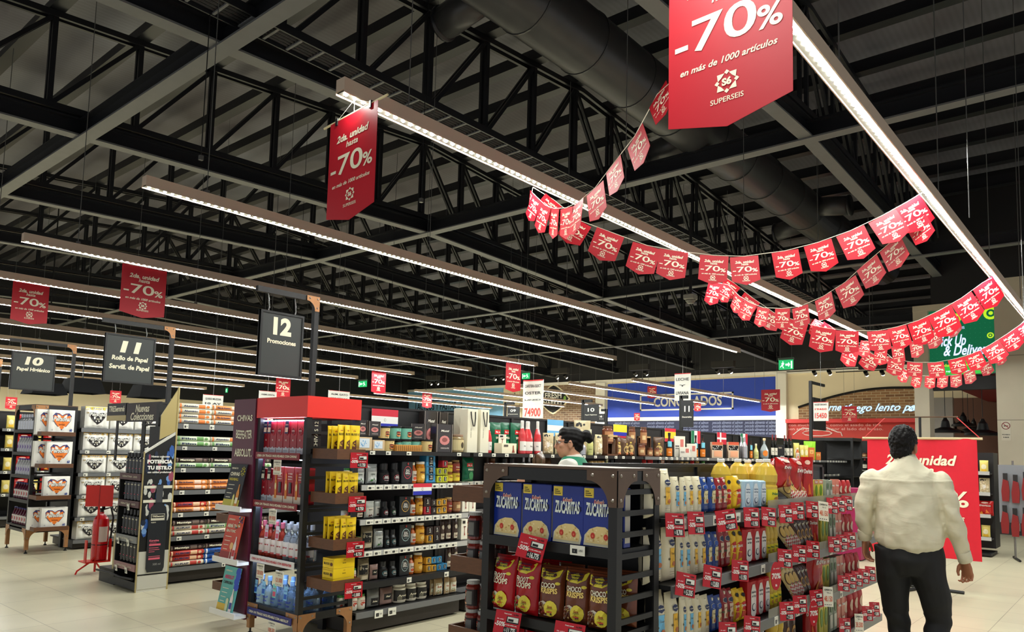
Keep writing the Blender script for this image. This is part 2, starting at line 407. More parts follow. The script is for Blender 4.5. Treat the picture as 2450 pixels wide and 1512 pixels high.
# no smoking plate
c = at(2407, 1025, x=XR); root = empty('no_smoking_sign', c); tag(root, 'small no smoking plate on the beige pier at the right edge', 'sign')
S = flatX(XR-.01, c.y, c.z)
s = MB().box(XR-.012, XR-.002, c.y-.09, c.y+.09, c.z-.27, c.z+.17, C(205, 196, 176)); child(s, 'plate', root)
s = MB(); s.blob(S, 0, .06, .085, .085, C(120, 50, 45), .004, 20); s.blob(S, 0, .06, .068, .068, C(205, 196, 176), .006, 20)
s.patch(S, -.04, .03, .045, .065, BLK2, .008); s.patch(S, .03, .045, .045, .065, C(160, 60, 50), .008)
s.shape(S, [(-.055, .105), (-.045, .115), (.055, .015), (.045, .005)], C(150, 40, 40), .01)
s.txt(S, 'PROHIBIDO', 0, -.14, .03, BLK2, .006, bold=.03, w=.15).txt(S, 'FUMAR', 0, -.2, .035, BLK2, .006, bold=.03); child(s, 'print', root)
# the screen
root = empty('led_screen', (XR+.1, 3.25, 4.4)); tag(root, 'large green video screen advertising pick up and delivery, above the doorway', 'screen')
SC = M('screen_green', (8, 96, 62), .4, emit=((8, 96, 62), .55)); SW = M('screen_white', (235, 240, 255), .4, emit=((190, 200, 255), 1.0))
SY = M('screen_lime', (170, 210, 40), .4, emit=((170, 210, 40), .8)); SG = M('screen_bright_green', (40, 170, 50), .4, emit=((30, 170, 50), .7))
tl, br_ = at(2222, 737, x=XR+.15), at(2388, 893, x=XR+.15)
s = MB().box(XR+.16, XR+.26, tl.y+.02, br_.y-.05, 3.62, 5.22, BLK2); child(s, 'casing', root)
s = MB().box(XR+.14, XR+.16, tl.y, br_.y-.03, 3.65, 5.2, SC); child(s, 'panel', root)
S = flatX(XR+.138, 3.25, 4.42); s = MB()
rng = random.Random(3)
for i in range(13):
    for j in range(14): s.blob(S, -.62+i*.1, -.7+j*.11, .006, .006, C(110, 190, 150), .001, 4)
s.txt(S, 'Pick Up', -.22, .0, .36, SW, .004, bold=.02, shear=.3, w=.62, ang=.0)
s.txt(S, '& Delivery', .12, -.24, .34, SW, .004, bold=.02, shear=.3, w=1.0, ang=.0)
s.txt(S, 'SUPERSEIS', -.12, .33, .085, SW, .004)
s.blob(S, -.12, .56, .13, .13, SY, .004, 8); s.txt(S, 'S6', -.12, .56, .15, SC, .006, bold=.03)
for (cx, cz, r) in ((.6, .62, .15), (.58, .1, .07), (-.6, -.62, .1)): s.blob(S, cx, cz, r, r, SY, .003); s.blob(S, cx, cz, r*.6, r*.6, SC, .005); s.blob(S, cx, cz, r*.3, r*.3, SY, .007)
s.shape(S, [(-.5, -.78)]+[(-.5+1.1*t/8, -.78+.34*math.sin(PI*t/8*.9+.2)) for t in range(9)]+[(.6, -.78)], SG, .002)
s.txt(S, 'pedidosweb.com  021 414', .0, -.56, .1, SY, .006, w=1.1, bold=.02); s.txt(S, 'superseis.com.py', -.1, -.7, .07, SW, .006)
child(s, 'picture', root)
# restaurant beyond the opening: sloping red soffit, white partition, brown rear wall
o = MB().extrude([(XR+.4, -1, 3.3), (XR+.4, 4.25, 3.75), (XR+.4, 4.25, 3.9), (XR+.4, -1, 3.9)], (11.4, 0, 0), M('soffit_red', (120, 18, 24), .6)).build('ceiling'); struct(o)
o = MB().box(XR+.41, XR+.6, 2.45, 3.95, 3.3, 3.62, WBLK).build('wall_right'); struct(o)
o = MB().box(26, 26.2, wy(2280, 1000, 26), wy(2222, 1000, 26), 0, 3.55, C(184, 178, 170, .7)).build('wall_right'); struct(o)
o = MB().box(31, 31.2, 1.0, 6.5, 0, 3.9, M('rear_brown', (92, 60, 46), .7)).build('wall_right'); struct(o)
o = MB().box(24, 32, 0.8, 1.0, 0, 4, C(210, 205, 196, .7)).build('wall_right'); struct(o)

# ---------------------------------------------------------------- steel: trusses, beams, purlins
TY = [3.7, 7.9, 12.0, 16.1, 20.2, 24.3, 28.4, 32.5]
def zb(x): return 6.46 - .035*abs(x-11)
def zt_(x): return 8.35 - .075*abs(x-11)
xs = [-2.6+1.22*i for i in range(29)]
words = ['nearest the camera', 'second from the camera', 'third from the camera', 'fourth from the camera', 'fifth from the camera', 'sixth from the camera', 'seventh from the camera', 'farthest away']
def chord(mb, zf, dy, h=.09, w_=.07):
    for a, b in ((xs[0], 11), (11, xs[-1])): mb.bar((a, dy, zf(a)), (b, dy, zf(b)), w_, h, TRUSS)
vm = [None]*len(xs)
proto = None
for k, Y in enumerate(TY):
    root = empty('roof_truss', (0, Y, 0)); tag(root, 'black steel lattice roof truss running away from view, '+words[k], 'roof truss', 'lattice trusses under the roof')
    if proto is None:
        proto = []
        for zf, nm, zo in ((zt_, 'top_chord', 0), (zb, 'bottom_chord', .22)):
            s = MB()
            for dy in (-.07, .07): chord(s, (lambda x, zf=zf, zo=zo: zf(x)+zo), dy, .09, .05)
            proto.append((nm, s.mesh(nm)))
        for i, x in enumerate(xs):
            s = MB()
            for dy in (-.05, .05): s.bar((x, dy, zb(x)+.2), (x, dy, zt_(x)), .05, .07, TRUSS, up=(1, 0, 0))
            proto.append(('post', s.mesh('post')))
            if i+1 < len(xs):
                x2 = xs[i+1]; a, b = ((x, zb(x)+.22), (x2, zt_(x2))) if x < 10 else ((x, zt_(x)), (x2, zb(x2)+.22))
                s = MB()
                for dy in (-.045, .045): s.bar((a[0], dy, a[1]), (b[0], dy, b[1]), .045, .06, TRUSS)
                proto.append(('diagonal', s.mesh('diagonal')))
    for nm, me in proto: mk(nm, me, root)
# purlins
for i, x in enumerate(xs[1:-1]):
    s = MB().box(x-.03, x+.03, -3.1, 35.9, zt_(x)+.06, zt_(x)+.30, TRUSS).box(x-.1, x+.1, -3.1, 35.9, zt_(x)+.05, zt_(x)+.07, TRUSS)
    o = s.build('purlin'); tag(o, 'dark roof purlin crossing on top of the trusses, %s from the camera end' % ORD[i], 'purlin', 'purlins under the roof deck')
# lower grid of I beams
def ibeam(mb, p0, p1, m, h=.26, w_=.2):
    p0, p1 = Vector(p0), Vector(p1); up = Vector((0, 0, 1))
    mb.bar(p0, p1, .03, h, TRUSS); mb.bar(p0+up*h/2, p1+up*h/2, w_, .025, TRUSS); mb.bar(p0-up*h/2, p1-up*h/2, w_, .025, m)  # lower flange lighter than the black web: its lit underside is painted in
for i, X in enumerate((-3, 4, 11, 18, 25)):
    s = MB(); ibeam(s, (X, -3.1, zb(X)-.02), (X, 35.9, zb(X)-.02), BEAMG); o = s.build('cross_beam')
    tag(o, 'grey I-section cross beam spanning between the trusses, %s from the camera end' % ORD[i], 'beam', 'grey cross beams')
for i, Y in enumerate([-.4]+TY):
    s = MB()
    for a, b in ((-2.9, 11), (11, 31.9)): ibeam(s, (a, Y, zb(a)+.0), (b, Y, zb(b)+.0), BEAMG, .24, .2)
    o = s.build('long_beam'); tag(o, 'grey I-section beam running away beneath a truss, %s counted from the right' % ORD[i], 'beam', 'grey long beams')
# round duct with flanges and side outlets
DUCT = M('duct_metal', (60, 60, 62), .38, metal=.3, noise_amt=.15, scale=4)
root = empty('air_duct', (0, 5.5, 7.0)); tag(root, 'long round dark metal air duct under the roof', 'duct')
s = MB().tube([(-2.0, 5.5, 7.03), (22.5, 5.5, 6.93)], .42, DUCT, 28); child(s, 'pipe', root, True)
for x in [i*1.2-1.9 for i in range(20)]:
    s = MB().tube([(x, 5.5, 7.022-.0041*x), (x+.025, 5.5, 7.022-.0041*x)], .432, DUCT, 28); child(s, 'flange', root)
for x, sd in ((6.1, 1), (10.2, -1), (11.2, 1), (16, -1), (17, 1)):
    s = MB().tube([(x, 5.5+sd*.3, 6.95), (x, 5.5+sd*.95, 6.85)], .2, DUCT, 16).tube([(x, 5.5+sd*.95, 6.85), (x, 5.5+sd*.99, 6.85)], .22, TRUSS, 16); child(s, 'outlet', root, True)
# cable tray
root = empty('cable_tray', (0, 7.35, 6.25)); tag(root, 'dark ladder cable tray running beside the second beam', 'cable tray')
s = MB()
for y in (7.15, 7.5): s.box(1.5, 24, y-.01, y+.01, 6.16, 6.26, TRUSS)
child(s, 'side_rail', root)
for i in range(75):
    x = 1.55+i*.3; s = MB().box(x, x+.03, 7.15, 7.5, 6.17, 6.19, BEAMG); child(s, 'rung', root)
s = MB()
for k in range(5): s.tube([(1.5, 7.2+k*.06, 6.2), (24, 7.2+k*.06, 6.2)], .018, BLACK, 5)
child(s, 'cable', root)

# ---------------------------------------------------------------- suspended LED rows
HOUS = M('lamp_housing', (205, 184, 164), .5, metal=.2)
LEDM = M('led_diode', (255, 255, 240), emit=((252, 255, 248), LED_POWER))
REFL = M('lamp_reflector', (52, 50, 42), .5)
ZL = 3.9
def disc_row(n, step, r=.013, m=6):
    vs = []; fs = []
    for i in range(n):
        b = len(vs); vs += [(i*step+r*math.cos(2*PI*k/m), -r*math.sin(2*PI*k/m), 0) for k in range(m)]+[(i*step, 0, -.010)]; fs += [(b+k, b+(k+1) % m, b+m) for k in range(m)]
    return vs, fs
rows = [(1.40, 1.2, 17.2), (4.0, 2.85, 15.9), (6.95, 2.85, 16.0), (10.1, 2.8, 15.8), (12.7, 2.6, 15.9), (15.2, 2.6, 15.9), (17.7, 2.6, 15.9), (20.55, 2.6, 15.9), (22.8, 2.6, 15.9), (25.3, 2.6, 15.9), (27.9, 2.6, 15.9), (31.0, 2.6, 15.9)]
NEAR = ['over the right hand aisle', 'behind the pole banner', 'second left of the pole banner', 'third left of the pole banner', 'fourth from the pole banner', 'fifth from the pole banner', 'sixth from the pole banner', 'seventh from the pole banner', 'eighth from the pole banner', 'ninth from the pole banner', 'tenth from the pole banner', 'farthest to the left']
def led_row(Y, x0, x1, label, group, z=ZL, step=.072, wires=True):
    root = empty('linear_light', (x0, Y, z)); tag(root, label, 'ceiling light', group)
    L = x1-x0
    s = MB().box(0, L, -.045, .045, .03, .115, HOUS).box(0, L, -.05, -.042, .01, .03, HOUS).box(0, L, .042, .05, .01, .03, HOUS); s.build('housing', root)
    s = MB().box(.01, L-.01, -.041, .041, .02, .03, REFL); s.build('reflector', root)
    s = MB(); vs, fs = disc_row(int(L/step)-1, step); s.add([(x+.05, y, .0185+z_) for x, y, z_ in vs], fs, LEDM); s.build('diode_strip', root)
    if wires:
        n = int(L/3.1)+1
        for i in range(n):
            x = .6+i*(L-1.2)/max(1, n-1)
            s = MB().tube([(x, 0, .115), (x, 0, zb(x0+x)+1.2-z)], .005, STEEL, 4).box(x-.02, x+.02, -.02, .02, .115, .15, STEEL); s.build('wire', root)
    return root
for i, (Y, a, b) in enumerate(rows): led_row(Y, a, b, 'long suspended LED strip light '+NEAR[i], 'LED strip lights')
for i, Y in enumerate((12.5, 15, 17.6, 20.55, 22.8, 25.4, 27.9)):
    led_row(Y, 20.6, 31.0, 'distant suspended LED strip light before the back wall, %s counted from the right' % ORD[i], 'distant LED strip lights', step=.075)
# ================================================================ product builders (every one faces -Y, stands on z = 0)
def boxS(d): return lambda u, v, off: (u, -d/2-off, v)
def bagS(w_, h, d, top=.22, bot=.1, wr=.05, sd=0, tp=.7):
    def S(x, z, off):
        u = max(-1, min(1, 2*x/w_)); v = max(0, min(1, z/h))
        b = max(0, 1-abs(u)**2.4)**.5*min(1, max(0, (1-v)/top))**tp*(min(1, v/bot)**.6 if bot else 1)
        n = noise.noise(Vector((u*2.2+sd, v*5, sd*3)))*wr+noise.noise(Vector((u*5+sd, v*11, sd)))*wr*.5
        return (x*(1-.03*math.sin(v*PI)), -(d/2*b*(1+n*2.2)+.002)-off, z)
    return S
def bag_mb(w_, h, d, m, m_back=None, seal=.03, **k):
    S = bagS(w_, h, d, **k); s = MB()
    s.surf(lambda u, v: S((u-.5)*w_, v*h, 0), 12, 16, m)
    s.surf(lambda u, v: (lambda p: (p[0], -p[1], p[2]))(S((.5-u)*w_, v*h, 0)), 8, 10, m_back or m)
    for z in (h-seal*.35, h-seal*.75): s.patch(S, -w_/2, w_/2, z, z+.002, m_back or m, .0015, 6, 1)
    return s, S
def k_cereal(w_=.175, h=.265, d=.055):
    b = MB().bev(-w_/2, w_/2, -d/2, d/2, 0, h, C(20, 44, 134, .3), .003); b.box(-w_/2+.004, w_/2-.004, -d/2+.006, d/2-.006, h, h+.001, C(16, 36, 120, .3))
    S = boxS(d); p = MB(); B2 = C(240, 236, 214); t = M('flake', (232, 206, 140), .5)
    p.patch(S, -w_/2+.006, -w_/2+.058, h-.047, h-.004, C(232, 204, 70), .0012, 1, 1)
    for i, wd in enumerate((.02, .03, .036)): p.patch(S, -w_/2+.013, -w_/2+.013+wd, h-.02-i*.009, h-.0165-i*.009, BLK2, .002, 1, 1)
    p.txt(S, "Kellogg's", 0, h-.066, .024, B2, .002, bold=.05, shear=.3, w=.056); p.txt(S, "Kellogg's", 0, h-.066, .022, C(210, 30, 50), .003, shear=.3, w=.054)
    p.txt(S, 'ZUCARITAS', .004, h-.103, None, C(14, 22, 60), .002, bold=.05, w=.15); s2 = [(-.062, 1.25), (-.04, 1.02)]
    p.txt(S, 'ZUCARITAS', 0, h-.1, .075, C(226, 234, 226), .004, bold=.035, shear=.12, w=.142, bend=.9)
    bw = [(-.082, .005), (-.076, .05), (-.05, .078), (-.01, .092), (.035, .092), (.068, .07), (.082, .035), (.075, .003)]
    p.shape(S, bw, C(214, 208, 176), .002); p.shape(S, [(x*.88, .012+z*.86) for x, z in bw], t, .003)
    r = random.Random(4)
    for i in range(46):
        x, z = r.uniform(-.062, .062), r.uniform(.022, .078)
        p.blob(S, x, z, r.uniform(.003, .007), r.uniform(.002, .005), (C(246, 228, 176), C(206, 168, 96), C(238, 214, 150))[i % 3], .0038, 5)
    for x, z in ((-.03, .05), (.04, .048)): p.blob(S, x, z, .012, .014, C(196, 50, 34), .005, 10); p.blob(S, x, z-.002, .005, .006, C(226, 110, 80), .006, 6)
    sd = MB(); sd.add([(w_/2+.0012, -d/2+.006, .02), (w_/2+.0012, d/2-.006, .02), (w_/2+.0012, d/2-.006, h-.03), (w_/2+.0012, -d/2+.006, h-.03)], [(0, 1, 2, 3)], C(190, 184, 170))
    return [('cereal_box', b, False, None), ('front_print', p, False, None), ('side_print', sd, False, None)]
def k_cbag(t1, t2, base, dark, yel=True, sd=0, w_=.16, h=.27, d=.06):
    b, S = bag_mb(w_, h, d, base, dark, sd=sd, wr=.09); p = MB()
    Y_ = C(226, 208, 60, .35)
    pts = [(-w_*.44, h*.93), (w_*.43, h*.93), (w_*.36, h*.8), (w_*.1, h*.725), (-w_*.2, h*.735), (-w_*.42, h*.765)]
    p.shape(S, pts, Y_, .003)
    for i, t in enumerate(('NUEVO PACKAGING', 'AYUDA A MANTENER', 'TUS CEREALES MEJOR')): p.txt(S, t, -w_*.05, h*(.895-i*.05), None, C(24, 28, 60), .006, bold=.04, shear=.2, w=w_*.62)
    p.txt(S, t1, -w_*.05, h*.62, .034, CREAM, .005, bold=.03, w=w_*.6, bend=1); p.txt(S, t2, 0, h*.52, .036, C(246, 214, 120) if t2 != 'LOOPS' else CREAM, .005, bold=.04, w=w_*.66, bend=1)
    p.blob(S, w_*.33, h*.67, .014, .008, Y_, .005, 10)
    r = random.Random(sd+5)
    p.shape(S, [(-w_*.46, h*.06), (-w_*.46, h*.28), (-w_*.2, h*.33), (w_*.1, h*.27), (w_*.25, h*.12), (w_*.1, h*.05)], C(214, 204, 186), .003)
    for i in range(36):
        x, z = r.uniform(-w_*.42, w_*.18), r.uniform(h*.08, h*.28); c = [(150, 36, 30), (84, 46, 30), (196, 160, 90), (120, 66, 40)][i % 4]
        if t2 == 'LOOPS': c = [(196, 40, 40), (230, 180, 40), (90, 150, 60), (230, 120, 40)][i % 4]
        p.blob(S, x, z, .006, .0055, C(*c), .005, 7); p.blob(S, x, z, .0022, .002, C(70, 34, 24), .006, 5)
    p.shape(S, [(w_*.02+w_*.25*math.cos(a*PI/6)+w_*.1, h*.2+w_*.25*math.sin(a*PI/6)) for a in range(12)], Y_, .007)
    p.txt(S, 'Gana', w_*.12, h*.235, .016, C(150, 60, 20), .009, bold=.03, w=.03); p.txt(S, 'premios', w_*.12, h*.2, .012, C(40, 60, 30), .009, w=.035)
    p.patch(S, w_*.02, w_*.22, h*.13, h*.15, C(190, 60, 30), .009, 2, 1)
    return [('cereal_bag', b, True, None), ('front_print', p, False, None)]
def k_pouch(base, patch, text='', logo=None, w_=.09, h=.2, d=.05, sd=0, name='sauce_pouch', txc=None):
    b, S = bag_mb(w_, h, d, base, sd=sd, wr=.07, top=.3, bot=.05); p = MB()
    logo = logo or C(24, 40, 84)
    p.shape(S, [(-.024, h*.76), (0, h*.79), (.024, h*.76), (.024, h*.68), (0, h*.64), (-.024, h*.68)], CREAM, .002)
    p.shape(S, [(-.022, h*.755), (0, h*.783), (.022, h*.755), (.022, h*.685), (0, h*.648), (-.022, h*.685)], logo, .003)
    if text: p.txt(S, text, 0, h*.72, None, CREAM, .004, bold=.03, w=.038)
    if patch: p.patch(S, -.02, .024, h*.26, h*.62, patch, .0025, 3, 4); p.blob(S, .01, h*.33, .015, .012, C(190, 110, 60), .004, 8); p.txt(S, (txc or 'Casera'), .002, h*.52, .014, C(90, 60, 20) if patch is not BLK2 else CREAM, .004, w=.034)
    for z in (.14, .18): p.patch(S, -.02, .012, h*z, h*z+.0015, C(150, 140, 110), .002, 2, 1)
    p.blob(S, -.024, h*.42, .006, .006, C(90, 84, 60), .003, 8)
    sp = MB().lathe([(.008, 0), (.009, .012), (.006, .016), (0, .017)], CREAM, 8, c=(.0, -.012), z=h*.86)
    return [(name, b, True, None), ('print', p, False, None), ('spout', sp, False, None)]
def k_bag(base, prints=(), w_=.12, h=.2, d=.05, sd=0, name='bag', wr=.07, top=.22, bot=.08, back=None):
    """prints: (kind, ...) tuples in fractions of the face"""
    b, S = bag_mb(w_, h, d, base, back, sd=sd, wr=wr, top=top, bot=bot); p = do_prints(S, w_, h, prints)
    return [(name, b, True, None)]+([('print', p, False, None)] if prints else [])
def do_prints(S, w_, h, prints):
    p = MB(); o = .002
    for q in prints:
        if q[0] == 'r': _, x0, x1, z0, z1, m = q; p.patch(S, x0*w_, x1*w_, z0*h, z1*h, m, o, 4, 3)
        elif q[0] == 'o': _, x, z, rx, rz, m = q; p.blob(S, x*w_, z*h, rx*w_, rz*h, m, o, 12)
        elif q[0] == 'p': p.shape(S, [(x*w_, z*h) for x, z in q[1]], q[2], o)
        elif q[0] == 't': _, t, x, z, ww, m = q[:6]; p.txt(S, t, x*w_, z*h, q[6]*h if len(q) > 6 else None, m, o+.001, bold=.03, w=ww*w_, shear=q[7] if len(q) > 7 else 0)
        elif q[0] == 's':  # speckle
            _, x0, x1, z0, z1, n, r, cols = q; g = random.Random(n)
            for i in range(n): p.blob(S, g.uniform(x0, x1)*w_, g.uniform(z0, z1)*h, r*w_*g.uniform(.7, 1.2), r*w_*g.uniform(.6, 1.1), cols[i % len(cols)], o, 5)
        o += .0006
    return p
def k_box(base, prints=(), w_=.1, h=.15, d=.06, name='box', bev=.002):
    b = MB().bev(-w_/2, w_/2, -d/2, d/2, 0, h, base, bev); p = do_prints(boxS(d), w_, h, prints)
    return [(name, b, False, None)]+([('print', p, False, None)] if prints else [])
def k_lathe(name, prof, m, cap=None, capm=None, label=None, labm=None, prints=(), n=18, sy=1, ms=None):
    """prof [(r,z)], cap profile, label (z0, z1, r) """
    b = MB().lathe(prof, m, n, sy=sy, ms=ms); out = [(name, b, True, None)]
    if cap: out.append(('lid' if 'jar' in name or 'tub' in name or 'tin' in name or 'cup' in name else 'cap', MB().lathe(cap, capm, n, sy=sy), False, None))
    if label:
        z0, z1, r = label; S0 = cylS(r); S = lambda u, v, off: (lambda q: (q[0], q[1]*sy, q[2]+z0))(S0(u, v, off))
        p = MB(); w_ = r*2.7; h = z1-z0
        if labm: p.surf(lambda u, v: S((u-.5)*w_, v*h, .0008), 10, 1, labm)
        q = do_prints(S, r*1.7, h, prints)
        for mi, mm in enumerate(q.mats):
            fs = [f for f, k in zip(q.f, q.m) if k == mi]; p.add(q.v, fs, mm)
        out.append(('label', p, False, None))
    return out
def k_jar(glass, lid, labm, prints=(), r=.035, h=.1, name='jar', content=None):
    return k_lathe(name, [(r*.9, 0), (r, .006), (r, h*.78), (r*.86, h*.86), (r*.82, h*.9)], glass, [(r*.88, h*.88), (r*.9, h*.9), (r*.9, h-.002), (r*.86, h)], lid, (h*.12, h*.7, r+.0005), labm, prints)
def k_roll(base, prints=(), r=.025, L=.32, endm=None, n=14):
    s = MB(); pts = []; s.tube([(-L/2, 0, r), (L/2, 0, r)], r, base, n)
    S = lambda u, v, off: (u, -(r+off)*math.cos(v/r), r+(r+off)*math.sin(v/r))
    E2 = []
    for sg in (-1, 1): E2.append(MB().tube([(sg*L/2, 0, r), (sg*(L/2+.002), 0, r)], r*.72, endm or CREAM, n).tube([(sg*(L/2+.002), 0, r), (sg*(L/2+.003), 0, r)], r*.4, C(90, 70, 50), 10))
    p = do_prints(lambda u, v, off: S(u, v-r*.9, off), L, r*1.8, prints)
    return [('wrap_roll', s, True, None), ('end_cap', E2[0], False, None), ('end_cap', E2[1], False, None), ('print', p, False, None)]
def k_tp(heart, extra='orange', w_=.33, h=.27, d=.2):
    b = MB(); base = M('tissue_wrap', (238, 236, 228), .4, noise_amt=.04, scale=8)
    def S(x, z, off):
        u = 2*x/w_; v = z/h*2-1
        lob = .012*abs(math.sin(u*PI*2))+.006*abs(math.sin(v*PI*1.5)); e = (1-abs(u)**8)*(1-abs(v)**10)
        return (x, -d/2*(.86+.14*e)-lob*e-off, z)
    b.surf(lambda u, v: S((u-.5)*w_, v*h, 0), 20, 12, base)
    b.surf(lambda u, v: (w_/2, d*.86/2*(2*u-1), v*h), 1, 1, base); b.surf(lambda u, v: (-w_/2, -d*.86/2*(2*u-1), v*h), 1, 1, base)
    b.surf(lambda u, v: ((.5-u)*w_, d*.43, v*h), 1, 1, base); b.surf(lambda u, v: ((u-.5)*w_, -d*.43+v*d*.86, h), 1, 1, base); b.surf(lambda u, v: ((u-.5)*w_, d*.43-v*d*.86, 0), 1, 1, base)
    p = MB(); hp = [(0, .22), (.16, .36), (.3, .56), (.33, .74), (.24, .84), (.1, .82), (0, .75), (-.1, .82), (-.24, .84), (-.33, .74), (-.3, .56), (-.16, .36)]
    if extra == 'orange':
        p.shape(S, [(x*w_*1.12, (z-.5)*h*1.12+.5*h) for x, z in hp], C(40, 50, 110), .004); p.shape(S, [(x*w_*1.05, (z-.5)*h+.5*h) for x, z in hp], heart, .006)
        p.txt(S, '12', -w_*.36, h*.2, .02, C(40, 50, 90), .003); p.txt(S, '60', w_*.37, h*.2, .036, C(30, 70, 160), .003, bold=.04)
        p.txt(S, 'Perfumado', 0, h*.42, .018, C(60, 20, 20), .009, bold=.02, shear=.2, w=w_*.24)
    else:
        p.patch(S, -w_*.5, w_*.5, h*.86, h*.98, C(238, 190, 80) if extra == 'vip' else C(240, 214, 40), .002, 10, 1)
        p.txt(S, 'LLEVE 24 PAGUE 22' if extra != 'vip' else 'PREMIUM ESPECIAL', 0, h*.92, None, C(60, 40, 40), .004, w=w_*.7)
        p.shape(S, [(x*w_*.95, (z-.5)*h*.9+.42*h) for x, z in hp], C(28, 22, 24), .006); p.txt(S, 'vip', 0, h*.42, .04, CREAM, .009)
        p.txt(S, '24', -w_*.42, h*.7, .03, C(150, 120, 20), .004, bold=.03)
    p.txt(S, 'Personal', 0, h*.64, .07, C(30, 30, 60), .008, bold=.07, shear=.3, w=w_*.73); p.txt(S, 'Personal', 0, h*.64, .066, WHITE, .011, bold=.03, shear=.3, w=w_*.7)
    p.patch(S, -w_*.2, w_*.2, h*.1, h*.115, C(120, 110, 100), .003, 4, 1)
    return [('tissue_pack', b, True, None), ('print', p, False, None)]
def k_card(num='8.750', pct='-50%', old='8.900', th=.002, w_=.125, h=.1):
    b = MB().box(-w_/2, w_/2, 0, th, -h, 0, RED)
    S = lambda u, v, off: (u, -off, v-h); p = MB(); pk = C(250, 190, 196)
    p.patch(S, -.005, w_*.44, h*.5, h*.78, BLK2, .0008, 1, 1); p.patch(S, .0, w_*.42, h*.56, h*.76, C(226, 226, 214), .0014, 1, 1); p.patch(S, .004, .03, h*.58, h*.68, BLK2, .002, 1, 1)
    p.txt(S, '2da. unidad', -w_*.28, h*.62, None, pk, .001, bold=.04, shear=.3, w=w_*.28); p.txt(S, pct, -w_*.27, h*.42, .026, WHITE, .001, bold=.03, w=w_*.4)
    p.txt(S, 'Llevá la 2da. unidad a solo', .018, h*.42, None, WHITE, .0016, bold=.04, w=w_*.5); p.txt(S, old, w_*.3, h*.88, .01, C(40, 10, 10), .001, bold=.03); p.txt(S, 'Precio normal', -.002, h*.88, None, WHITE, .001, bold=.04, w=w_*.28)
    p.patch(S, -.012, w_*.42, h*.06, h*.32, BLK2, .001, 1, 1); p.txt(S, num, w_*.2, h*.19, .03, WHITE, .002, bold=.03, w=w_*.32); p.txt(S, 'G', -.004, h*.19, .014, WHITE, .002)
    hold = MB().box(-.006, .006, th, th+.02, -.02, .0, BLK2)
    return [('price_card', b, False, None), ('print', p, False, None), ('clip', hold, False, None)]
def k_wcard(num='15.450', w_=.09, h=.12):
    b = MB().box(-w_/2, w_/2, 0, .002, -h, 0, C(232, 226, 206)); S = lambda u, v, off: (u, -off, v-h); p = MB(); t = C(30, 26, 24)
    p.txt(S, 'OFERTA', 0, h*.84, .014, t, .001, bold=.03, shear=.2, w=w_*.8); p.txt(S, '700 ml', .005, h*.7, .011, t, .001, w=w_*.4)
    p.txt(S, num, 0, h*.4, .045, C(206, 84, 40), .001, bold=.02, w=w_*.84)
    for i in range(4): p.patch(S, w_*(-.4+i*.2), w_*(-.3+i*.2), h*.08, h*.12, t, .001, 1, 1)
    return [('price_card', b, False, None), ('print', p, False, None)]
def k_tagneck(c1, c2, w_=.045, h=.1):
    s = MB(); S = lambda u, v, off: (u, -.034+(h-v)*-.12-off, v)
    s.surf(lambda u, v: S((u-.5)*w_, v*h, 0), 3, 4, c1); p = MB().patch(S, -.018, .018, h*.1, h*.45, c2, .001, 2, 2); p.txt(S, 'GRATIS', 0, h*.65, None, c2, .002, bold=.03, w=.036)
    return [('neck_tag', s, False, None), ('print', p, False, None)]

GL = M('clear_glass', (225, 235, 240), .04, trans=.85, ior=1.3); GLB = M('blue_lit_glass', (170, 205, 240), .06, trans=.75, ior=1.3); GLP = M('pink_glass', (196, 70, 50), .06, trans=.6, ior=1.3)  # GLB: clear glass with the blue shelf light put into its colour
OIL = M('oil_bottle', (244, 206, 84), .08, trans=.3, ior=1.12, coat=.5); AMB = M('honey', (206, 130, 24), .12, coat=.6); BRN = M('brown_food', (110, 58, 34), .4, noise_amt=.4, scale=60)
ROSE = M('rose_wine', (206, 60, 64), .1, coat=.8); GRNP = M('green_bag', (14, 92, 62), .3, noise_amt=.2); SILV = M('silver_bag', (168, 172, 170), .28, metal=.35, noise_amt=.1)
CLP = M('clear_plastic', (224, 226, 220), .12, trans=.6, ior=1.15)
SALT = lambda c: [('r', -.42, .42, .1, .9, BLK2), ('o', 0, .5, .34, .3, c), ('o', 0, .5, .3, .26, BLK2), ('t', 'SAL', 0, .62, .36, WHITE, .18), ('t', 'GRILL', 0, .46, .5, WHITE, .17), ('t', 'GOURMET', 0, .2, .45, C(200, 200, 200))]
def saltjar(c): return k_lathe('salt_jar', [(.036, 0), (.038, .006), (.038, .08), (.028, .1), (.026, .105)], M('black_plastic', (28, 28, 30), .3), [(.027, .1), (.028, .105), (.028, .145), (.025, .15)], M('black_cap', (40, 40, 42), .3), (.012, .078, .0385), BLK2, SALT(c))
def tin(c): return k_box(M('dark_tin', (46, 48, 50), .35, metal=.3), [('o', 0, .5, .36, .3, c), ('o', 0, .5, .32, .265, C(46, 48, 50)), ('t', 'SAL', 0, .6, .36, WHITE, .15), ('t', 'GRILL', 0, .48, .46, WHITE, .15), ('t', 'ahumada', 0, .36, .3, c), ('p', [(0, .97), (.08, .9), (0, .83), (-.08, .9)], C(190, 60, 56))], .12, .2, .08, 'salt_tin', .006)
def ph(n, f, *a): return (n, f, a)
PK, TE, GN, LG, OR = C(206, 80, 90), C(110, 180, 190), C(90, 170, 110), C(170, 200, 200), C(230, 130, 40)
KD = {}
def K(key, size, look, cat, fn, *a, **k): KD[key] = (size, look, cat, fn, a, k)
K('salt_r', (.078, .15), 'black salt jar with pink ring', 'salt jar', saltjar, PK); K('salt_g', (.078, .15), 'black salt jar with green ring', 'salt jar', saltjar, GN); K('salt_b', (.078, .15), 'black salt jar with teal ring', 'salt jar', saltjar, TE)
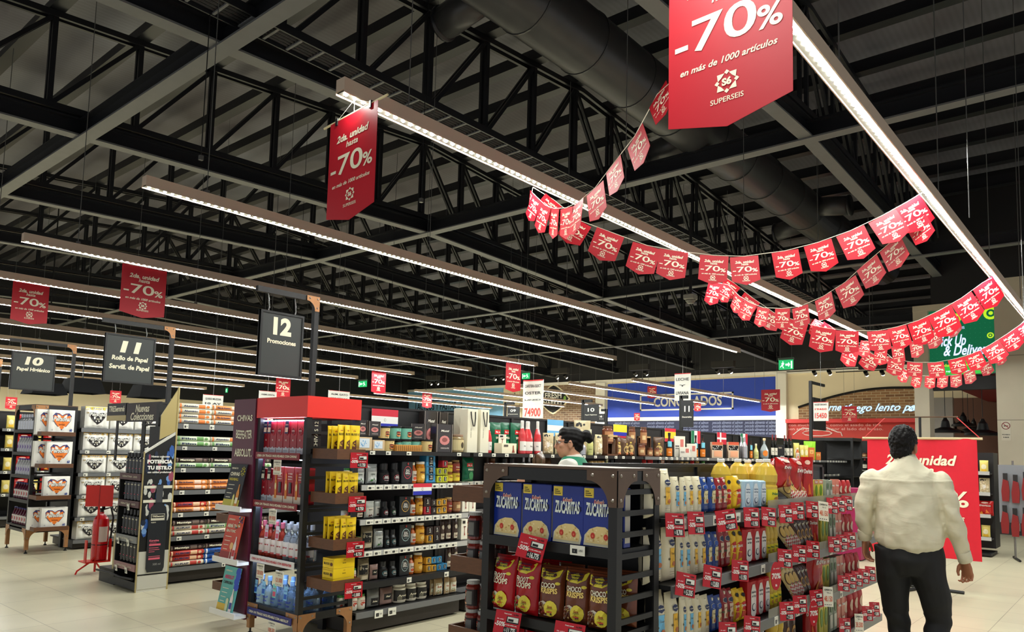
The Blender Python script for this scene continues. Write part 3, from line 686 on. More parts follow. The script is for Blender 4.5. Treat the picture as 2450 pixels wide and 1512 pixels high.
K('tin_r', (.12, .2), 'dark salt box with pink badge', 'salt box', tin, PK); K('tin_y', (.12, .2), 'dark salt box with golden badge', 'salt box', tin, C(226, 180, 90)); K('tin_g', (.12, .2), 'dark salt box with teal badge', 'salt box', tin, LG)
K('coco', (.07, .12), 'green lidded coconut milk jar', 'jar', k_jar, CREAM, C(70, 150, 60), C(240, 232, 214), [('o', 0, .45, .36, .22, C(214, 80, 60)), ('t', 'KOKO', 0, .8, .7, C(190, 50, 40), .14), ('o', .1, .3, .2, .16, C(250, 246, 236))], .035, .12, 'milk_jar')
K('pouch_s', (.13, .19), 'silver coffee pouch', 'pouch', k_bag, SILV, [('r', -.4, .4, .05, .62, C(206, 210, 204)), ('p', [(-.26, .14), (-.1, .26), (0, .2), (.1, .3), (.28, .14)], C(60, 120, 50)), ('t', 'HIERBAS', 0, .5, .4, C(90, 100, 90)), ('r', -.5, .5, .8, .82, C(120, 124, 122))], .13, .19, .06, 2, 'coffee_pouch')
K('pouch_w', (.13, .19), 'pale tea pouch', 'pouch', k_bag, C(196, 200, 192, .3), [('r', -.4, .4, .05, .62, C(232, 228, 214)), ('p', [(-.26, .1), (-.1, .22), (0, .16), (.1, .24), (.28, .1)], C(84, 40, 30)), ('t', 'BLEND', 0, .5, .4, C(90, 80, 70))], .13, .19, .06, 5, 'tea_pouch')
K('coarse', (.13, .2), 'clear seed bag with black label', 'bag', k_bag, M('seed_bag', (150, 138, 112), .35, noise_amt=.35, scale=50), [('r', -.45, .45, .3, .72, BLK2), ('t', 'Tattu', 0, .56, .5, C(220, 214, 196), .12), ('r', -.5, .5, .0, .25, C(220, 206, 176))], .13, .2, .07, 9, 'seed_bag')
K('hsauce', (.06, .17), 'orange sauce bottle', 'bottle', k_lathe, 'sauce_bottle', [(.028, 0), (.03, .01), (.03, .1), (.014, .135), (.013, .15)], C(196, 96, 40, .25), [(.015, .148), (.015, .17), (.012, .172)], CREAM, (.02, .1, .0305), C(240, 226, 206), [('t', 'Chilli', 0, .6, .6, C(120, 40, 30), .2), ('o', 0, .25, .3, .16, C(220, 90, 50))])
K('honey', (.08, .17), 'amber honey jar', 'jar', k_jar, AMB, C(232, 226, 210), C(236, 176, 60), [('t', 'Miel', -.05, .66, .6, C(120, 60, 20), .2), ('o', .05, .3, .3, .18, C(250, 210, 120))], .04, .17, 'honey_jar')
for n, c, w2 in (('b', (70, 160, 214), 'blue'), ('y', (206, 208, 50), 'lime'), ('r', (206, 50, 60), 'red'), ('o', (236, 178, 60), 'amber'), ('k', (60, 44, 40), 'dark')):
    K('cube_'+n, (.07, .07), w2+' tea cube carton', 'carton', k_box, C(*c), [('r', -.24, .24, .22, .86, BLK2), ('o', 0, .72, .08, .08, WHITE), ('t', 'TE', 0, .5, .26, WHITE, .22), ('r', -.16, .16, .3, .36, CREAM), ('r', -.5, .5, .02, .12, C(*[int(x*.75) for x in c]))], .07, .07, .07, 'tea_carton')
K('jam', (.07, .09), 'small preserve jar', 'jar', k_jar, BRN, C(190, 156, 96), C(150, 60, 50), [('t', 'Dulce', 0, .6, .6, CREAM, .22), ('r', -.3, .3, .2, .3, C(230, 190, 90))], .035, .09, 'preserve_jar')
K('jamy', (.07, .09), 'yellow banded preserve jar', 'jar', k_jar, C(150, 96, 50, .2), C(196, 166, 110), C(226, 200, 60), [('t', 'Dip', 0, .6, .5, C(140, 50, 40), .3)], .035, .09, 'preserve_jar')
K('wbox', (.07, .15), 'white coffee box with brown emblem', 'box', k_box, C(238, 234, 216), [('r', -.3, .1, .78, .92, BLK2), ('p', [(-.08, .2), (.12, .2), (.04, .34), (.06, .6), (-.02, .6), (-.02, .34)], C(150, 60, 50)), ('o', 0, .62, .2, .03, C(90, 50, 40))], .07, .15, .06, 'coffee_box')
K('dark', (.07, .2), 'dark glossy spice pouch', 'pouch', k_bag, M('spice_pouch', (74, 56, 50), .25, noise_amt=.4, scale=30), [('r', -.36, .36, .1, .34, C(226, 214, 186)), ('o', 0, .62, .26, .1, C(200, 190, 170)), ('t', 'Café', 0, .22, .5, C(120, 40, 40))], .07, .2, .05, 4, 'spice_pouch')
K('clearbag', (.13, .2), 'grey see-through bag with black label', 'bag', k_bag, M('grey_clear', (120, 122, 120), .2, noise_amt=.25, scale=25), [('r', -.3, .34, .14, .5, BLK2), ('t', 'Sales', .02, .32, .4, CREAM, .12, .3)], .13, .2, .06, 6, 'spice_bag')
K('pinkbag', (.13, .19), 'pinkish spice bag with black label', 'bag', k_bag, M('pink_clear', (150, 120, 112), .2, noise_amt=.2, scale=25), [('r', -.3, .34, .3, .66, BLK2), ('t', 'Sal', .02, .5, .4, CREAM, .12, .3)], .13, .19, .05, 8, 'spice_bag')
K('tub', (.11, .13), 'white lidded rice flour tub', 'tub', k_jar, C(216, 210, 190, .3), C(240, 238, 228), C(40, 38, 36), [('t', 'Arroz', 0, .5, .8, CREAM, .28), ('r', -.48, .48, .0, .1, C(216, 210, 190)), ('r', -.48, -.1, .1, .4, C(120, 116, 100))], .055, .13, 'flour_tub')
K('kraft', (.1, .15), 'kraft seed pouch with white window', 'pouch', k_bag, C(190, 160, 116), [('r', -.4, .4, .06, .74, C(230, 226, 206)), ('t', 'Soja', 0, .5, .5, C(190, 80, 40), .12), ('s', -.3, .3, .1, .35, 14, .04, [C(120, 150, 60), C(60, 90, 40)])], .1, .15, .05, 3, 'seed_pouch')
K('cup_c', (.09, .1), 'cream cup with moustache face', 'cup', k_lathe, 'treat_cup', [(.038, 0), (.044, .088)], C(232, 206, 140), [(.046, .086), (.047, .098), (.045, .1)], BLK2, (.004, .08, .0425), None, [('o', 0, .62, .26, .1, C(120, 40, 30)), ('o', 0, .36, .24, .2, C(216, 130, 70)), ('o', 0, .4, .2, .07, BLK2), ('t', 'H', 0, .9, .1, BLK2)])
K('cup_t', (.09, .1), 'mint cup with moustache face', 'cup', k_lathe, 'treat_cup', [(.038, 0), (.044, .088)], C(126, 196, 176), [(.046, .086), (.047, .098), (.045, .1)], BLK2, (.004, .08, .0425), None, [('o', 0, .62, .26, .1, C(120, 40, 30)), ('o', 0, .36, .24, .2, C(216, 130, 70)), ('o', 0, .4, .2, .07, BLK2), ('t', 'H', 0, .9, .1, BLK2)])
K('muzz', (.14, .17), 'dark chocolate box with pink praline', 'box', k_box, M('choc_box', (52, 46, 44), .15, coat=.5), [('o', 0, .42, .3, .17, C(206, 130, 126)), ('o', 0, .44, .16, .08, C(140, 80, 76)), ('t', 'Muzzi', 0, .76, .5, C(226, 220, 206), .1, .3), ('r', -.48, -.44, .0, 1, C(140, 130, 120)), ('r', .42, .46, 0, 1, C(140, 130, 120)), ('t', 'CHOCOLATES', 0, .14, .5, C(210, 200, 190))], .14, .17, .06, 'chocolate_box')
K('lbox', (.12, .08), 'pale treat box with blue print', 'box', k_box, C(206, 180, 140), [('r', -.4, .3, .2, .9, C(216, 226, 232)), ('s', -.3, .2, .3, .8, 9, .05, [C(110, 170, 214), C(150, 190, 220)])], .12, .08, .08, 'treat_box')
K('tray', (.24, .045), 'orange wafer tray', 'tray', k_box, C(206, 146, 66), [('r', -.48+i*.07, -.46+i*.07, .1, .9, C(120, 70, 30)) for i in range(14)], .24, .045, .05, 'wafer_tray')
K('rjar', (.11, .15), 'round glass biscuit jar', 'jar', k_jar, M('biscuit_glass', (150, 130, 90), .15, noise_amt=.4, scale=40), C(150, 120, 96), C(206, 190, 140), [('o', .1, .5, .16, .3, C(60, 50, 30))], .055, .15, 'biscuit_jar')
def k_gift():
    w_, h, d = .12, .33, .09; b = MB().bev(-w_/2, w_/2, -d/2, d/2, 0, h, C(226, 220, 196), .003); p = MB().txt(boxS(d), 'FAMILIA GIN', -.02, h*.45, .013, C(80, 76, 60), .001, rot90=True)
    hd = MB()
    for y in (-d/2-.004,): hd.tube([(-.028, y, h-.02), (-.026, y-.006, h-.07), (-.008, y-.01, h-.13), (.006, y-.01, h-.13), (.02, y-.006, h-.07), (.024, y, h-.02)], .0045, BLK2, 6)
    return [('gift_bag', b, False, None), ('print', p, False, None), ('handle', hd, False, None)]
K('gift', (.12, .33), 'tall cream bottle bag with black cord', 'gift bag', k_gift)
K('wine', (.08, .32), 'pink sparkling wine bottle', 'bottle', k_lathe, 'wine_bottle', [(.037, 0), (.04, .008), (.04, .15), (.034, .19), (.016, .25), (.0145, .3)], ROSE, [(.019, .235), (.016, .26), (.0165, .31), (.013, .32)], C(226, 222, 214), (.03, .12, .0405), C(236, 230, 220), [('t', 'Bru', 0, .5, .3, C(90, 80, 80))])
K('green', (.14, .25), 'dark green coffee bag', 'bag', k_bag, GRNP, [('r', -.28, .24, .62, .76, C(206, 40, 40)), ('t', 'Melitta', 0, .69, .42, WHITE, .07), ('t', 'SPEZIAL', .1, .5, .6, CREAM), ('o', .1, .25, .22, .16, C(60, 150, 90))], .14, .25, .06, 7, 'coffee_bag', wr=.12)
K('cwbox', (.16, .1), 'cream coffee box lying flat', 'box', k_box, C(236, 228, 196), [('r', -.38, -.1, .66, .86, C(90, 80, 70)), ('p', [(.16, .1), (.36, .1), (.3, .4), (.28, .8), (.22, .8), (.22, .4)], C(150, 70, 50))], .16, .1, .08, 'coffee_box')
K('nuts', (.12, .22), 'clear bag of pale nuts', 'bag', k_bag, M('nut_bag', (206, 190, 150), .25, noise_amt=.2, scale=20), [('s', -.42, .42, .06, .72, 60, .085, [C(232, 216, 176), C(216, 190, 140), C(240, 230, 200)]), ('s', -.35, .35, .84, .92, 8, .08, [BLK2]), ('o', 0, .45, .16, .12, C(246, 240, 226))], .12, .22, .06, 2, 'nut_bag')
K('gbot', (.075, .28), 'pale yellow liqueur bottle', 'bottle', k_lathe, 'liqueur_bottle', [(.034, 0), (.037, .008), (.037, .13), (.016, .2), (.014, .25)], C(206, 204, 130, .15), [(.016, .245), (.016, .28), (.012, .282)], C(220, 216, 190), (.03, .1, .0375), C(190, 190, 120), [('t', 'Limón', 0, .5, .5, C(90, 90, 50))])
K('brown', (.12, .17), 'brown doypack of dried fruit', 'pouch', k_bag, M('brown_pack', (96, 70, 50), .25, noise_amt=.3, scale=20), [('o', 0, .36, .34, .22, C(206, 176, 110)), ('o', .1, .12, .18, .09, C(226, 140, 90)), ('t', 'Frutos', 0, .4, .4, C(90, 50, 30)), ('r', -.1, .1, .62, .7, C(220, 190, 90))], .12, .17, .06, 5, 'fruit_pouch')
K('bjar', (.09, .11), 'brown jar with dark lid', 'jar', k_jar, M('brown_jar', (110, 60, 40), .15), C(96, 60, 40), C(170, 120, 80), [('r', -.3, .3, .3, .7, C(220, 190, 140))], .045, .11, 'dessert_jar')
K('six', (.2, .14), 'pack of sauce bottles with red caps', 'bottle pack', k_box, C(216, 190, 160), [('r', -.45, .45, .5, .78, BLK2), ('r', -.48, .48, .82, 1.0, C(206, 90, 60)), ('r', -.3, .4, .08, .44, C(236, 170, 130)), ('s', -.4, .4, .55, .75, 7, .04, [WHITE])], .2, .14, .1, 'bottle_pack')
K('silb', (.1, .25), 'silver wrapped bottle', 'bottle', k_lathe, 'wrapped_bottle', [(.045, 0), (.05, .01), (.048, .14), (.02, .19), (.02, .24), (.0, .25)], M('foil', (190, 192, 196), .25, metal=.7, noise_amt=.2, scale=30))
K('orb', (.11, .22), 'round bottle of orange liqueur', 'bottle', k_lathe, 'liqueur_bottle', [(.045, 0), (.055, .02), (.055, .09), (.035, .13), (.014, .16), (.013, .2)], C(150, 160, 160, .1), [(.016, .195), (.02, .21), (.016, .222)], C(226, 200, 150), (.02, .1, .0555), None, [('o', 0, .5, .36, .4, OR)])
K('win2', (.08, .3), 'dark red wine bottle', 'bottle', k_lathe, 'wine_bottle', [(.037, 0), (.04, .008), (.04, .18), (.016, .23), (.0145, .28)], M('wine_glass', (18, 20, 18), .08), [(.017, .235), (.016, .3), (.014, .302)], C(120, 30, 34), (.05, .14, .0405), C(226, 220, 200), [('t', 'Vino', 0, .5, .5, BLK2)])
K('blkbox', (.12, .15), 'black gift box with two rings', 'box', k_box, BLK2, [('o', .05, .14, .14, .1, WHITE), ('o', .05, .14, .09, .06, BLK2), ('o', .28, .14, .14, .1, WHITE), ('o', .28, .14, .09, .06, BLK2), ('t', 'DUO', -.1, .8, .4, C(190, 180, 160))], .12, .15, .1, 'gift_box')
K('yelp', (.1, .18), 'yellow corn snack pack', 'bag', k_bag, C(226, 206, 110), [('o', 0, .5, .3, .2, C(240, 230, 190)), ('r', -.3, .3, .12, .3, C(230, 180, 40))], .1, .18, .05, 3, 'snack_bag')
K('orbx', (.1, .13), 'orange biscuit box', 'box', k_box, C(206, 110, 50), [('r', -.3, .3, .5, .8, C(240, 190, 110)), ('t', 'LU', 0, .65, .3, C(150, 60, 20))], .1, .13, .07, 'biscuit_box')
K('leaf', (.2, .2), 'bright green crumpled bag', 'bag', k_bag, C(150, 214, 40), [], .2, .2, .1, 11, 'snack_bag', wr=.4, top=.5)
K('wcard', (.14, .13), 'white booklet box with small prints', 'box', k_box, C(232, 226, 210), [('r', 0.05, .35, .45, .85, C(210, 120, 110)), ('r', -.4, -.05, .5, .55, C(90, 80, 80)), ('r', -.4, -.05, .4, .43, C(90, 80, 80))], .14, .13, .05, 'booklet_box')
K('cork', (.09, .25), 'dark bottle with pale blue tag', 'bottle', k_lathe, 'sauce_bottle', [(.036, 0), (.04, .008), (.04, .13), (.016, .18), (.014, .22)], C(60, 40, 30, .15), [(.017, .215), (.02, .25), (.015, .252)], BLK2, (.01, .09, .0405), OR, [('t', 'Aceto', 0, .5, .5, CREAM), ('r', -.4, .4, 1.2, 1.9, C(120, 200, 220))])
K('crate', (.2, .14), 'open wooden crate standing on its side', 'crate', lambda: [('wooden_crate', MB().box(-.1, .1, .04, .06, 0, .14, WOOD).box(-.1, .1, -.06, .06, 0, .012, WOOD).box(-.1, .1, -.06, .06, .128, .14, C(190, 160, 110)).box(-.1, -.088, -.06, .06, 0, .14, WOOD).box(.088, .1, -.06, .06, 0, .14, WOOD), False, None)])
# G13 kinds
HB = M('mayo_pouch', (232, 222, 188), .35, noise_amt=.05)
K('mayb', (.1, .25), 'mayonnaise pouch with blue panel', 'pouch', k_pouch, HB, C(110, 186, 224), 'HELLMANNS', None, .1, .25, .06, 1, 'mayonnaise_pouch')
K('mayy', (.1, .25), 'mayonnaise pouch with yellow panel', 'pouch', k_pouch, HB, C(240, 186, 50), 'HELLMANNS', None, .1, .25, .06, 2, 'mayonnaise_pouch', 'Clásica')
K('blup', (.075, .21), 'blue sauce pouch', 'pouch', k_pouch, M('blue_pouch', (28, 66, 140), .3, noise_amt=.15), C(226, 214, 160), '', C(30, 80, 170), .075, .21, .05, 3, 'sauce_pouch', 'Caesar')
K('redp', (.065, .2), 'dark red ketchup pouch', 'pouch', k_pouch, M('red_pouch', (150, 24, 30), .3, noise_amt=.15), C(226, 200, 170), '', C(30, 40, 80), .065, .2, .05, 4, 'ketchup_pouch', 'Ketchup')
K('savo', (.065, .21), 'yellow mustard pouch with red script', 'pouch', k_bag, M('yellow_pouch', (240, 196, 30), .3, noise_amt=.08), [('o', 0, .48, .5, .14, C(200, 26, 30)), ('t', 'SAVORA', 0, .5, .8, WHITE, .09, .2), ('p', [(-.4, .1), (.4, .1), (.3, .3), (-.3, .34)], C(206, 60, 40)), ('o', 0, .82, .3, .06, BLK2)], .065, .21, .05, 6, 'mustard_pouch', top=.3)
K('flob', (.08, .17), 'pale blue flour packet', 'packet', k_box, C(176, 206, 226), [('p', [(-.36, .2), (-.36, .7), (-.16, .88), (.16, .88), (.36, .7), (.36, .2), (.2, .1), (-.2, .1)], C(226, 234, 240)), ('t', 'Harina', 0, .68, .56, C(60, 90, 130), .08), ('t', 'de Trigo', 0, .57, .5, C(60, 90, 130), .07), ('o', .0, .28, .25, .1, C(30, 50, 110)), ('o', 0, .29, .2, .08, C(226, 234, 240))], .08, .17, .06, 'flour_packet', .012)
K('flor', (.08, .17), 'red and white flour packet', 'packet', k_box, C(190, 30, 36), [('p', [(-.36, .12), (-.36, .7), (-.16, .88), (.16, .88), (.36, .7), (.36, .12), (.2, .04), (-.2, .04)], C(238, 234, 226)), ('t', 'Harina', 0, .68, .56, C(60, 60, 70), .08), ('t', 'de Trigo', 0, .57, .5, C(60, 60, 70), .07), ('o', .0, .28, .25, .1, C(30, 40, 80)), ('o', 0, .29, .2, .08, C(238, 234, 226))], .08, .17, .06, 'flour_packet', .012)
def k_oil(r=.055, h=.36):
    return k_lathe('oil_bottle', [(r*.9, 0), (r, .01), (r, h*.42), (r*.88, h*.46), (r, h*.52), (r*1.02, h*.66), (r*.7, h*.84), (r*.3, h*.92), (r*.3, h*.94)], OIL, [(r*.34, h*.93), (r*.36, h*.935), (r*.36, h-.004), (r*.3, h)], WHITE, (.03, h*.36, r+.0005), C(240, 220, 40), [('t', 'Natura', 0, .68, .8, C(20, 110, 50), .26), ('o', .0, .28, .3, .18, C(200, 140, 60))])
K('oil', (.11, .36), 'large cooking oil bottle', 'bottle', k_oil)
K('oils', (.06, .23), 'slim cooking oil bottle', 'bottle', k_oil, .03, .23)
K('dori', (.19, .33), 'red tortilla chip bag', 'bag', k_bag, M('chip_red', (176, 28, 26), .25, noise_amt=.15, scale=6), [('p', [(-.32, .78), (.36, .72), (.36, .58), (-.3, .62)], C(60, 10, 10)), ('t', 'Doritos', 0.02, .68, .66, WHITE, .13), ('p', [(-.2, .06), (.3, .12), (.1, .42)], C(226, 110, 40)), ('p', [(-.36, .1), (0, .04), (-.2, .3)], C(240, 150, 50)), ('o', 0, .88, .22, .05, C(230, 190, 170))], .19, .33, .08, 5, 'chip_bag', wr=.14)
K('jga', (.05, .15), 'yellow and green juice carton', 'carton', k_box, C(216, 206, 80), [('o', 0, .5, .34, .26, C(110, 150, 40)), ('r', -.5, .5, .8, 1, C(200, 130, 110)), ('t', 'Jugo', 0, .9, .7, WHITE)], .05, .15, .04, 'juice_carton')
K('jgb', (.05, .15), 'grey green drink carton', 'carton', k_box, C(150, 160, 140), [('r', -.4, .4, .1, .5, C(206, 206, 190)), ('o', 0, .7, .3, .14, C(90, 120, 80))], .05, .15, .04, 'drink_carton')
K('jgc', (.05, .15), 'pink drink carton', 'carton', k_box, C(214, 130, 110), [('r', -.4, .4, .1, .3, C(236, 200, 180)), ('t', 'fresa', 0, .7, .8, WHITE)], .05, .15, .04, 'drink_carton')
K('jgd', (.06, .13), 'red snack packet', 'packet', k_bag, C(190, 40, 40), [('o', 0, .5, .36, .2, C(236, 200, 170))], .06, .13, .03, 2, 'snack_packet')
def k_pasta():
    w_, h, d = .09, .27, .03; b, S = bag_mb(w_, h, d, M('pasta_pack', (222, 196, 130), .3), wr=.03, top=.08, bot=.06); p = MB()
    for i in range(5):
        for j in range(6):
            if (i+j) % 2 == 0: p.patch(S, -w_/2+i*w_/5, -w_/2+(i+1)*w_/5, j*.016+.01, (j+1)*.016+.01, C(190, 50, 50), .002, 1, 1)
            else: p.patch(S, -w_/2+i*w_/5, -w_/2+(i+1)*w_/5, j*.016+.01, (j+1)*.016+.01, C(236, 226, 210), .002, 1, 1)
    p.blob(S, 0, h*.6, .035, .05, C(90, 60, 40), .003); p.blob(S, 0, h*.6, .028, .042, C(220, 180, 90), .004)
    return [('pasta_pack', b, True, None), ('print', p, False, None)]
K('pasta', (.09, .27), 'checked pasta packet', 'pasta pack', k_pasta)
K('pastd', (.08, .24), 'dark pasta packet', 'pasta pack', k_bag, M('pasta_dark', (70, 44, 36), .3, noise_amt=.2), [('o', 0, .36, .36, .16, C(196, 150, 80)), ('o', 0, .36, .26, .1, C(90, 54, 36)), ('t', 'Pasta', 0, .7, .6, CREAM)], .08, .24, .04, 3, 'pasta_pack')
CH_ = C(96, 50, 24)
K('choc', (.075, .17), 'yellow chocolate bar packet', 'chocolate bar', k_bag, YEL, [('t', 'BLOCK', 0, .72, .8, BLK2, .09), ('t', 'cofler', 0, .83, .4, C(150, 40, 20), .05), ('p', [(-.36, .1), (.1, .06), (.4, .3), (.3, .56), (-.2, .48)], CH_), ('s', -.3, .3, .1, .5, 14, .07, [C(206, 150, 70), C(120, 66, 34), YEL])], .075, .17, .02, 3, 'chocolate_bar', wr=.05)
def k_cbox():
    w_, h, d = .2, .075, .14; b = MB().bev(-w_/2, w_/2, -d/2, d/2, 0, h, YEL, .002); p = do_prints(boxS(d), w_, h, [('t', 'BLOCK', 0, .5, .16, BLK2), ('t', 'cofler', 0, .8, .1, C(150, 60, 30)), ('r', -.5, .5, .0, .02, C(200, 160, 20))])
    S2 = lambda u, v, off: (-w_/2-off, -u, v); q = do_prints(S2, d, h, [('t', 'BLOCK', -.1, .45, .5, BLK2, .3), ('o', .32, .42, .12, .18, CH_), ('r', -.5, .5, .8, .84, C(200, 150, 30))])
    return [('chocolate_carton', b, False, None), ('print', p, False, None), ('end_print', q, False, None)]
K('cbox', (.2, .075), 'yellow carton of chocolate bars', 'carton', k_cbox)
K('chiv', (.095, .28), 'tall red whisky carton', 'carton', k_box, C(150, 18, 32, .3), [('p', [(-.5, 0), (.5, 0), (.5, .2), (.25, .17), (0, .22), (-.25, .17), (-.5, .2)], C(196, 200, 206)), ('t', '12', 0, .42, .18, WHITE, .06), ('p', [(-.3, .62), (-.34, .74), (0, .84), (.34, .74), (.3, .62), (0, .56)], C(190, 40, 56)), ('p', [(-.24, .63), (-.28, .73), (0, .81), (.28, .73), (.24, .63), (0, .585)], C(120, 14, 28)), ('t', 'CHIVAS', 0, .7, .44, WHITE), ('t', 'REGAL', 0, .1, .6, C(150, 156, 164))], .095, .28, .095, 'whisky_carton')
K('chvb', (.135, .28), 'wide whisky gift carton picturing a bottle', 'carton', k_box, C(160, 22, 30, .3), [('r', -.5, .5, 0, .2, C(232, 214, 190)), ('r', -.34, -.12, .12, .62, C(226, 130, 40)), ('r', -.28, -.18, .6, .82, C(226, 140, 50)), ('r', -.3, -.16, .82, .87, C(190, 30, 30)), ('o', -.23, .45, .1, .1, C(240, 220, 160)), ('r', .08, .34, .28, .58, C(40, 36, 40)), ('r', .1, .2, .3, .56, C(96, 96, 104)), ('t', '+1 VASO', .22, .82, .42, WHITE), ('t', 'HIGHBALL', .22, .74, .42, WHITE), ('t', 'DE REGALO', .22, .67, .42, WHITE)], .135, .28, .095, 'gift_carton')
def k_spirit(glass, lab, capm, r, h, txt):
    return k_lathe('spirit_bottle', [(r*.9, 0), (r, .01), (r, h*.56), (r*.78, h*.66), (r*.36, h*.76), (r*.34, h*.86)], glass, [(r*.42, h*.84), (r*.44, h*.85), (r*.44, h-.004), (r*.38, h)], capm, (.03, h*.5, r+.0005), lab, [('t', txt, 0, .6, .8, C(180, 40, 50), .14), ('r', -.4, .4, .0, .12, C(210, 90, 90))])
K('beep', (.085, .29), 'pink gin bottle', 'bottle', k_spirit, GLP, C(236, 224, 216), C(190, 90, 110), .042, .29, 'GIN')
K('beec', (.085, .29), 'clear gin bottle', 'bottle', k_spirit, GL, C(236, 230, 226), C(170, 170, 176), .042, .29, 'GIN')
K('abso', (.095, .27), 'clear vodka bottle in blue light', 'bottle', k_lathe, 'spirit_bottle', [(.042, 0), (.047, .012), (.047, .15), (.03, .185), (.016, .2), (.016, .235)], GLB, [(.018, .23), (.019, .235), (.019, .268), (.015, .27)], C(130, 170, 220), (.05, .14, .0475), None, [('t', 'ABSOLUT', 0, .62, .95, C(30, 60, 170), .26), ('t', 'VODKA', 0, .3, .7, C(30, 60, 170), .2)])
K('sham', (.05, .22), 'black shampoo bottle with pink text', 'bottle', k_lathe, 'shampoo_bottle', [(.022, 0), (.024, .006), (.024, .16), (.016, .175)], M('black_gloss', (24, 24, 26), .15, coat=.5), [(.015, .172), (.016, .178), (.015, .218), (.012, .22)], M('black_cap', (40, 40, 42), .3), (.01, .16, .0243), None, [('t', 'TRES', 0, .86, .8, CREAM), ('r', -.4, .3, .3, .34, C(206, 90, 110)), ('r', -.4, .1, .22, .24, C(150, 150, 150))], sy=.8)
K('dark2', (.07, .12), 'small bottle on the dim lower tier', 'bottle', k_jar, C(70, 40, 36, .2), C(200, 190, 170), C(190, 170, 140), [('r', -.3, .3, .3, .7, C(150, 50, 40))], .035, .12, 'condiment_jar')
K('tube', (.1, .17), 'plastic tub of red sweets', 'tub', k_jar, M('sweet_tub', (120, 40, 30), .15, noise_amt=.6, scale=50, coat=.5), C(176, 176, 172), C(40, 30, 30), [('r', -.2, .35, .1, .9, C(120, 120, 116)), ('s', -.48, -.2, .1, .9, 10, .09, [C(180, 50, 40), C(220, 160, 120)])], .05, .17, 'sweet_tub')
for n, a, b, t in (('fa', (232, 226, 206), (236, 130, 60), 'Aluminio'), ('fb', (214, 226, 196), (110, 160, 90), 'Film'), ('fc', (238, 150, 80), (246, 210, 190), 'Film de Aluminio'), ('fd', (228, 216, 190), (190, 60, 50), 'ALUPLAST'), ('fe', (40, 100, 190), (226, 232, 240), 'ALUMIFOL'), ('ff', (60, 46, 44), (120, 100, 90), 'Manteiga'), ('fg', (196, 60, 50), (236, 190, 150), 'ALIBOM')):
    K(n, (.32, .05), {'fa': 'cream foil roll', 'fb': 'pale green film roll', 'fc': 'orange wrapped foil roll', 'fd': 'beige foil roll with red ends', 'fe': 'blue foil roll', 'ff': 'dark wrapped roll', 'fg': 'red wrapped foil roll'}[n], 'foil roll', k_roll, C(*a), [('r', .1, .3, .1, .95, C(*b)), ('t', t, -.15, .5, .42, C(40, 50, 90) if n != 'ff' else CREAM, .5), ('o', .38, .5, .05, .3, C(*b)), ('r', -.47, -.42, 0, 1, C(*b))], .025, .32)
def get(key):
    size, look, cat, fn, a, k = KD[key]
    return kind(key, fn, *a, **k), size, look, cat
def fit(key, px0, px1, pytop, Y, z, where, rz=0, yoff=0, hmax=.5, maxw=None, look=None, group=None):
    """stands one product on the shelf plane z, its front in the plane y = Y"""
    kd, (w0, h0), lk, cat = get(key)
    x0, x1 = sx(px0, Y, z+.08), sx(px1, Y, z+.08); xc = (x0+x1)/2; w_ = (x1-x0)*.97
    h = min(hmax, max(.02, szz(pytop, xc, Y)-z)) if pytop else h0*w_/w0
    fx = w_/w0; fz = h/h0
    if key == 'oil': fx = min(fx, 1.15)
    if key != 'oil' and (fx > 1.45*max(.8, fz) or xc > 8.5):
        rz = -.85; fx = (px1-px0)*.93/F_PX*(_f.dot(Vector((xc, Y, 0))))/w0; fx = max(.45*fz, min(fx, 1.35*fz))
        return put(kd, (xc, Y+.06*min(1.3, fx)+.04, z+.001), rz, look or lk, where, cat, scale=(fx, min(1.1, fx), fz))
    return put(kd, (xc, Y+.035*fx*1.2+.03, z+.001), rz, look or lk, where, cat, scale=(fx, min(1.4, max(.5, fx)), fz))
def fitrow(items, Y, z, where, **k):
    for it in items: fit(it[0], it[1], it[2], it[3], Y+(it[4] if len(it) > 4 else 0), z+(it[5] if len(it) > 5 else 0), where, **k)
# ================================================================ shelving
def gondola(x0, x1, Yf, Yb, Ym, shelves, ztop, label, backc=BLK2, dfull=None, seam=1.3, end=True):
    """double-sided gondola whose near side faces -Y; shelves = [(z, front y, rail colour, rail height, tag step)]"""
    root = empty('shelving_gondola', (x0, Yf, 0)); tag(root, label, 'shelving')
    L = x1-x0
    s = MB()
    n = max(1, round(L/seam))
    for i in range(n): s.box(i*L/n+.003, (i+1)*L/n-.003, Ym-Yf-.02, Ym-Yf+.02, .1, ztop, backc)
    s.build('back_panel', root)
    s = MB().box(0, L, Ym-Yf-.03, Ym-Yf+.03, ztop, ztop+.02, BLACK); s.build('top_trim', root)
    s = MB().box(.02, L-.02, .06, (Yb-Yf)-.06, 0.02, .13, C(46, 40, 36)); s.build('plinth', root)
    for x in ([i*L/n for i in range(n+1)]):
        s = MB().box(x-.02, x+.02, Ym-Yf-.035, Ym-Yf+.035, 0, ztop, BLACK); s.build('upright', root)
    for z, yf, rc, rh, step in shelves:
        s = MB().box(0, L, yf-Yf, Ym-Yf-.02, z-.02, z, BLK2).box(0, L, Ym-Yf+.02, Yb-Yf, z-.02, z, BLK2); sh = s.build('shelf', root)
        s = MB().box(.002, L-.002, yf-Yf-.012, yf-Yf, z-rh, z, rc); rail = s.build('price_rail', sh)
        if step:
            tg = TAGM[rc is GREY or rc is BLK2 or rc is BLACK]
            k = 0; x = .1
            rng = random.Random(int(z*100)+int(L*10))
            while x < L-.1 and k < 90:
                if step < .13 or rng.random() < .8: c = mk('price_label', tg, rail, (x, yf-Yf-.0125, z-rh/2)); c.scale = (1, 1, rh/.045)
                x += step*rng.uniform(.85, 1.2); k += 1
    return root
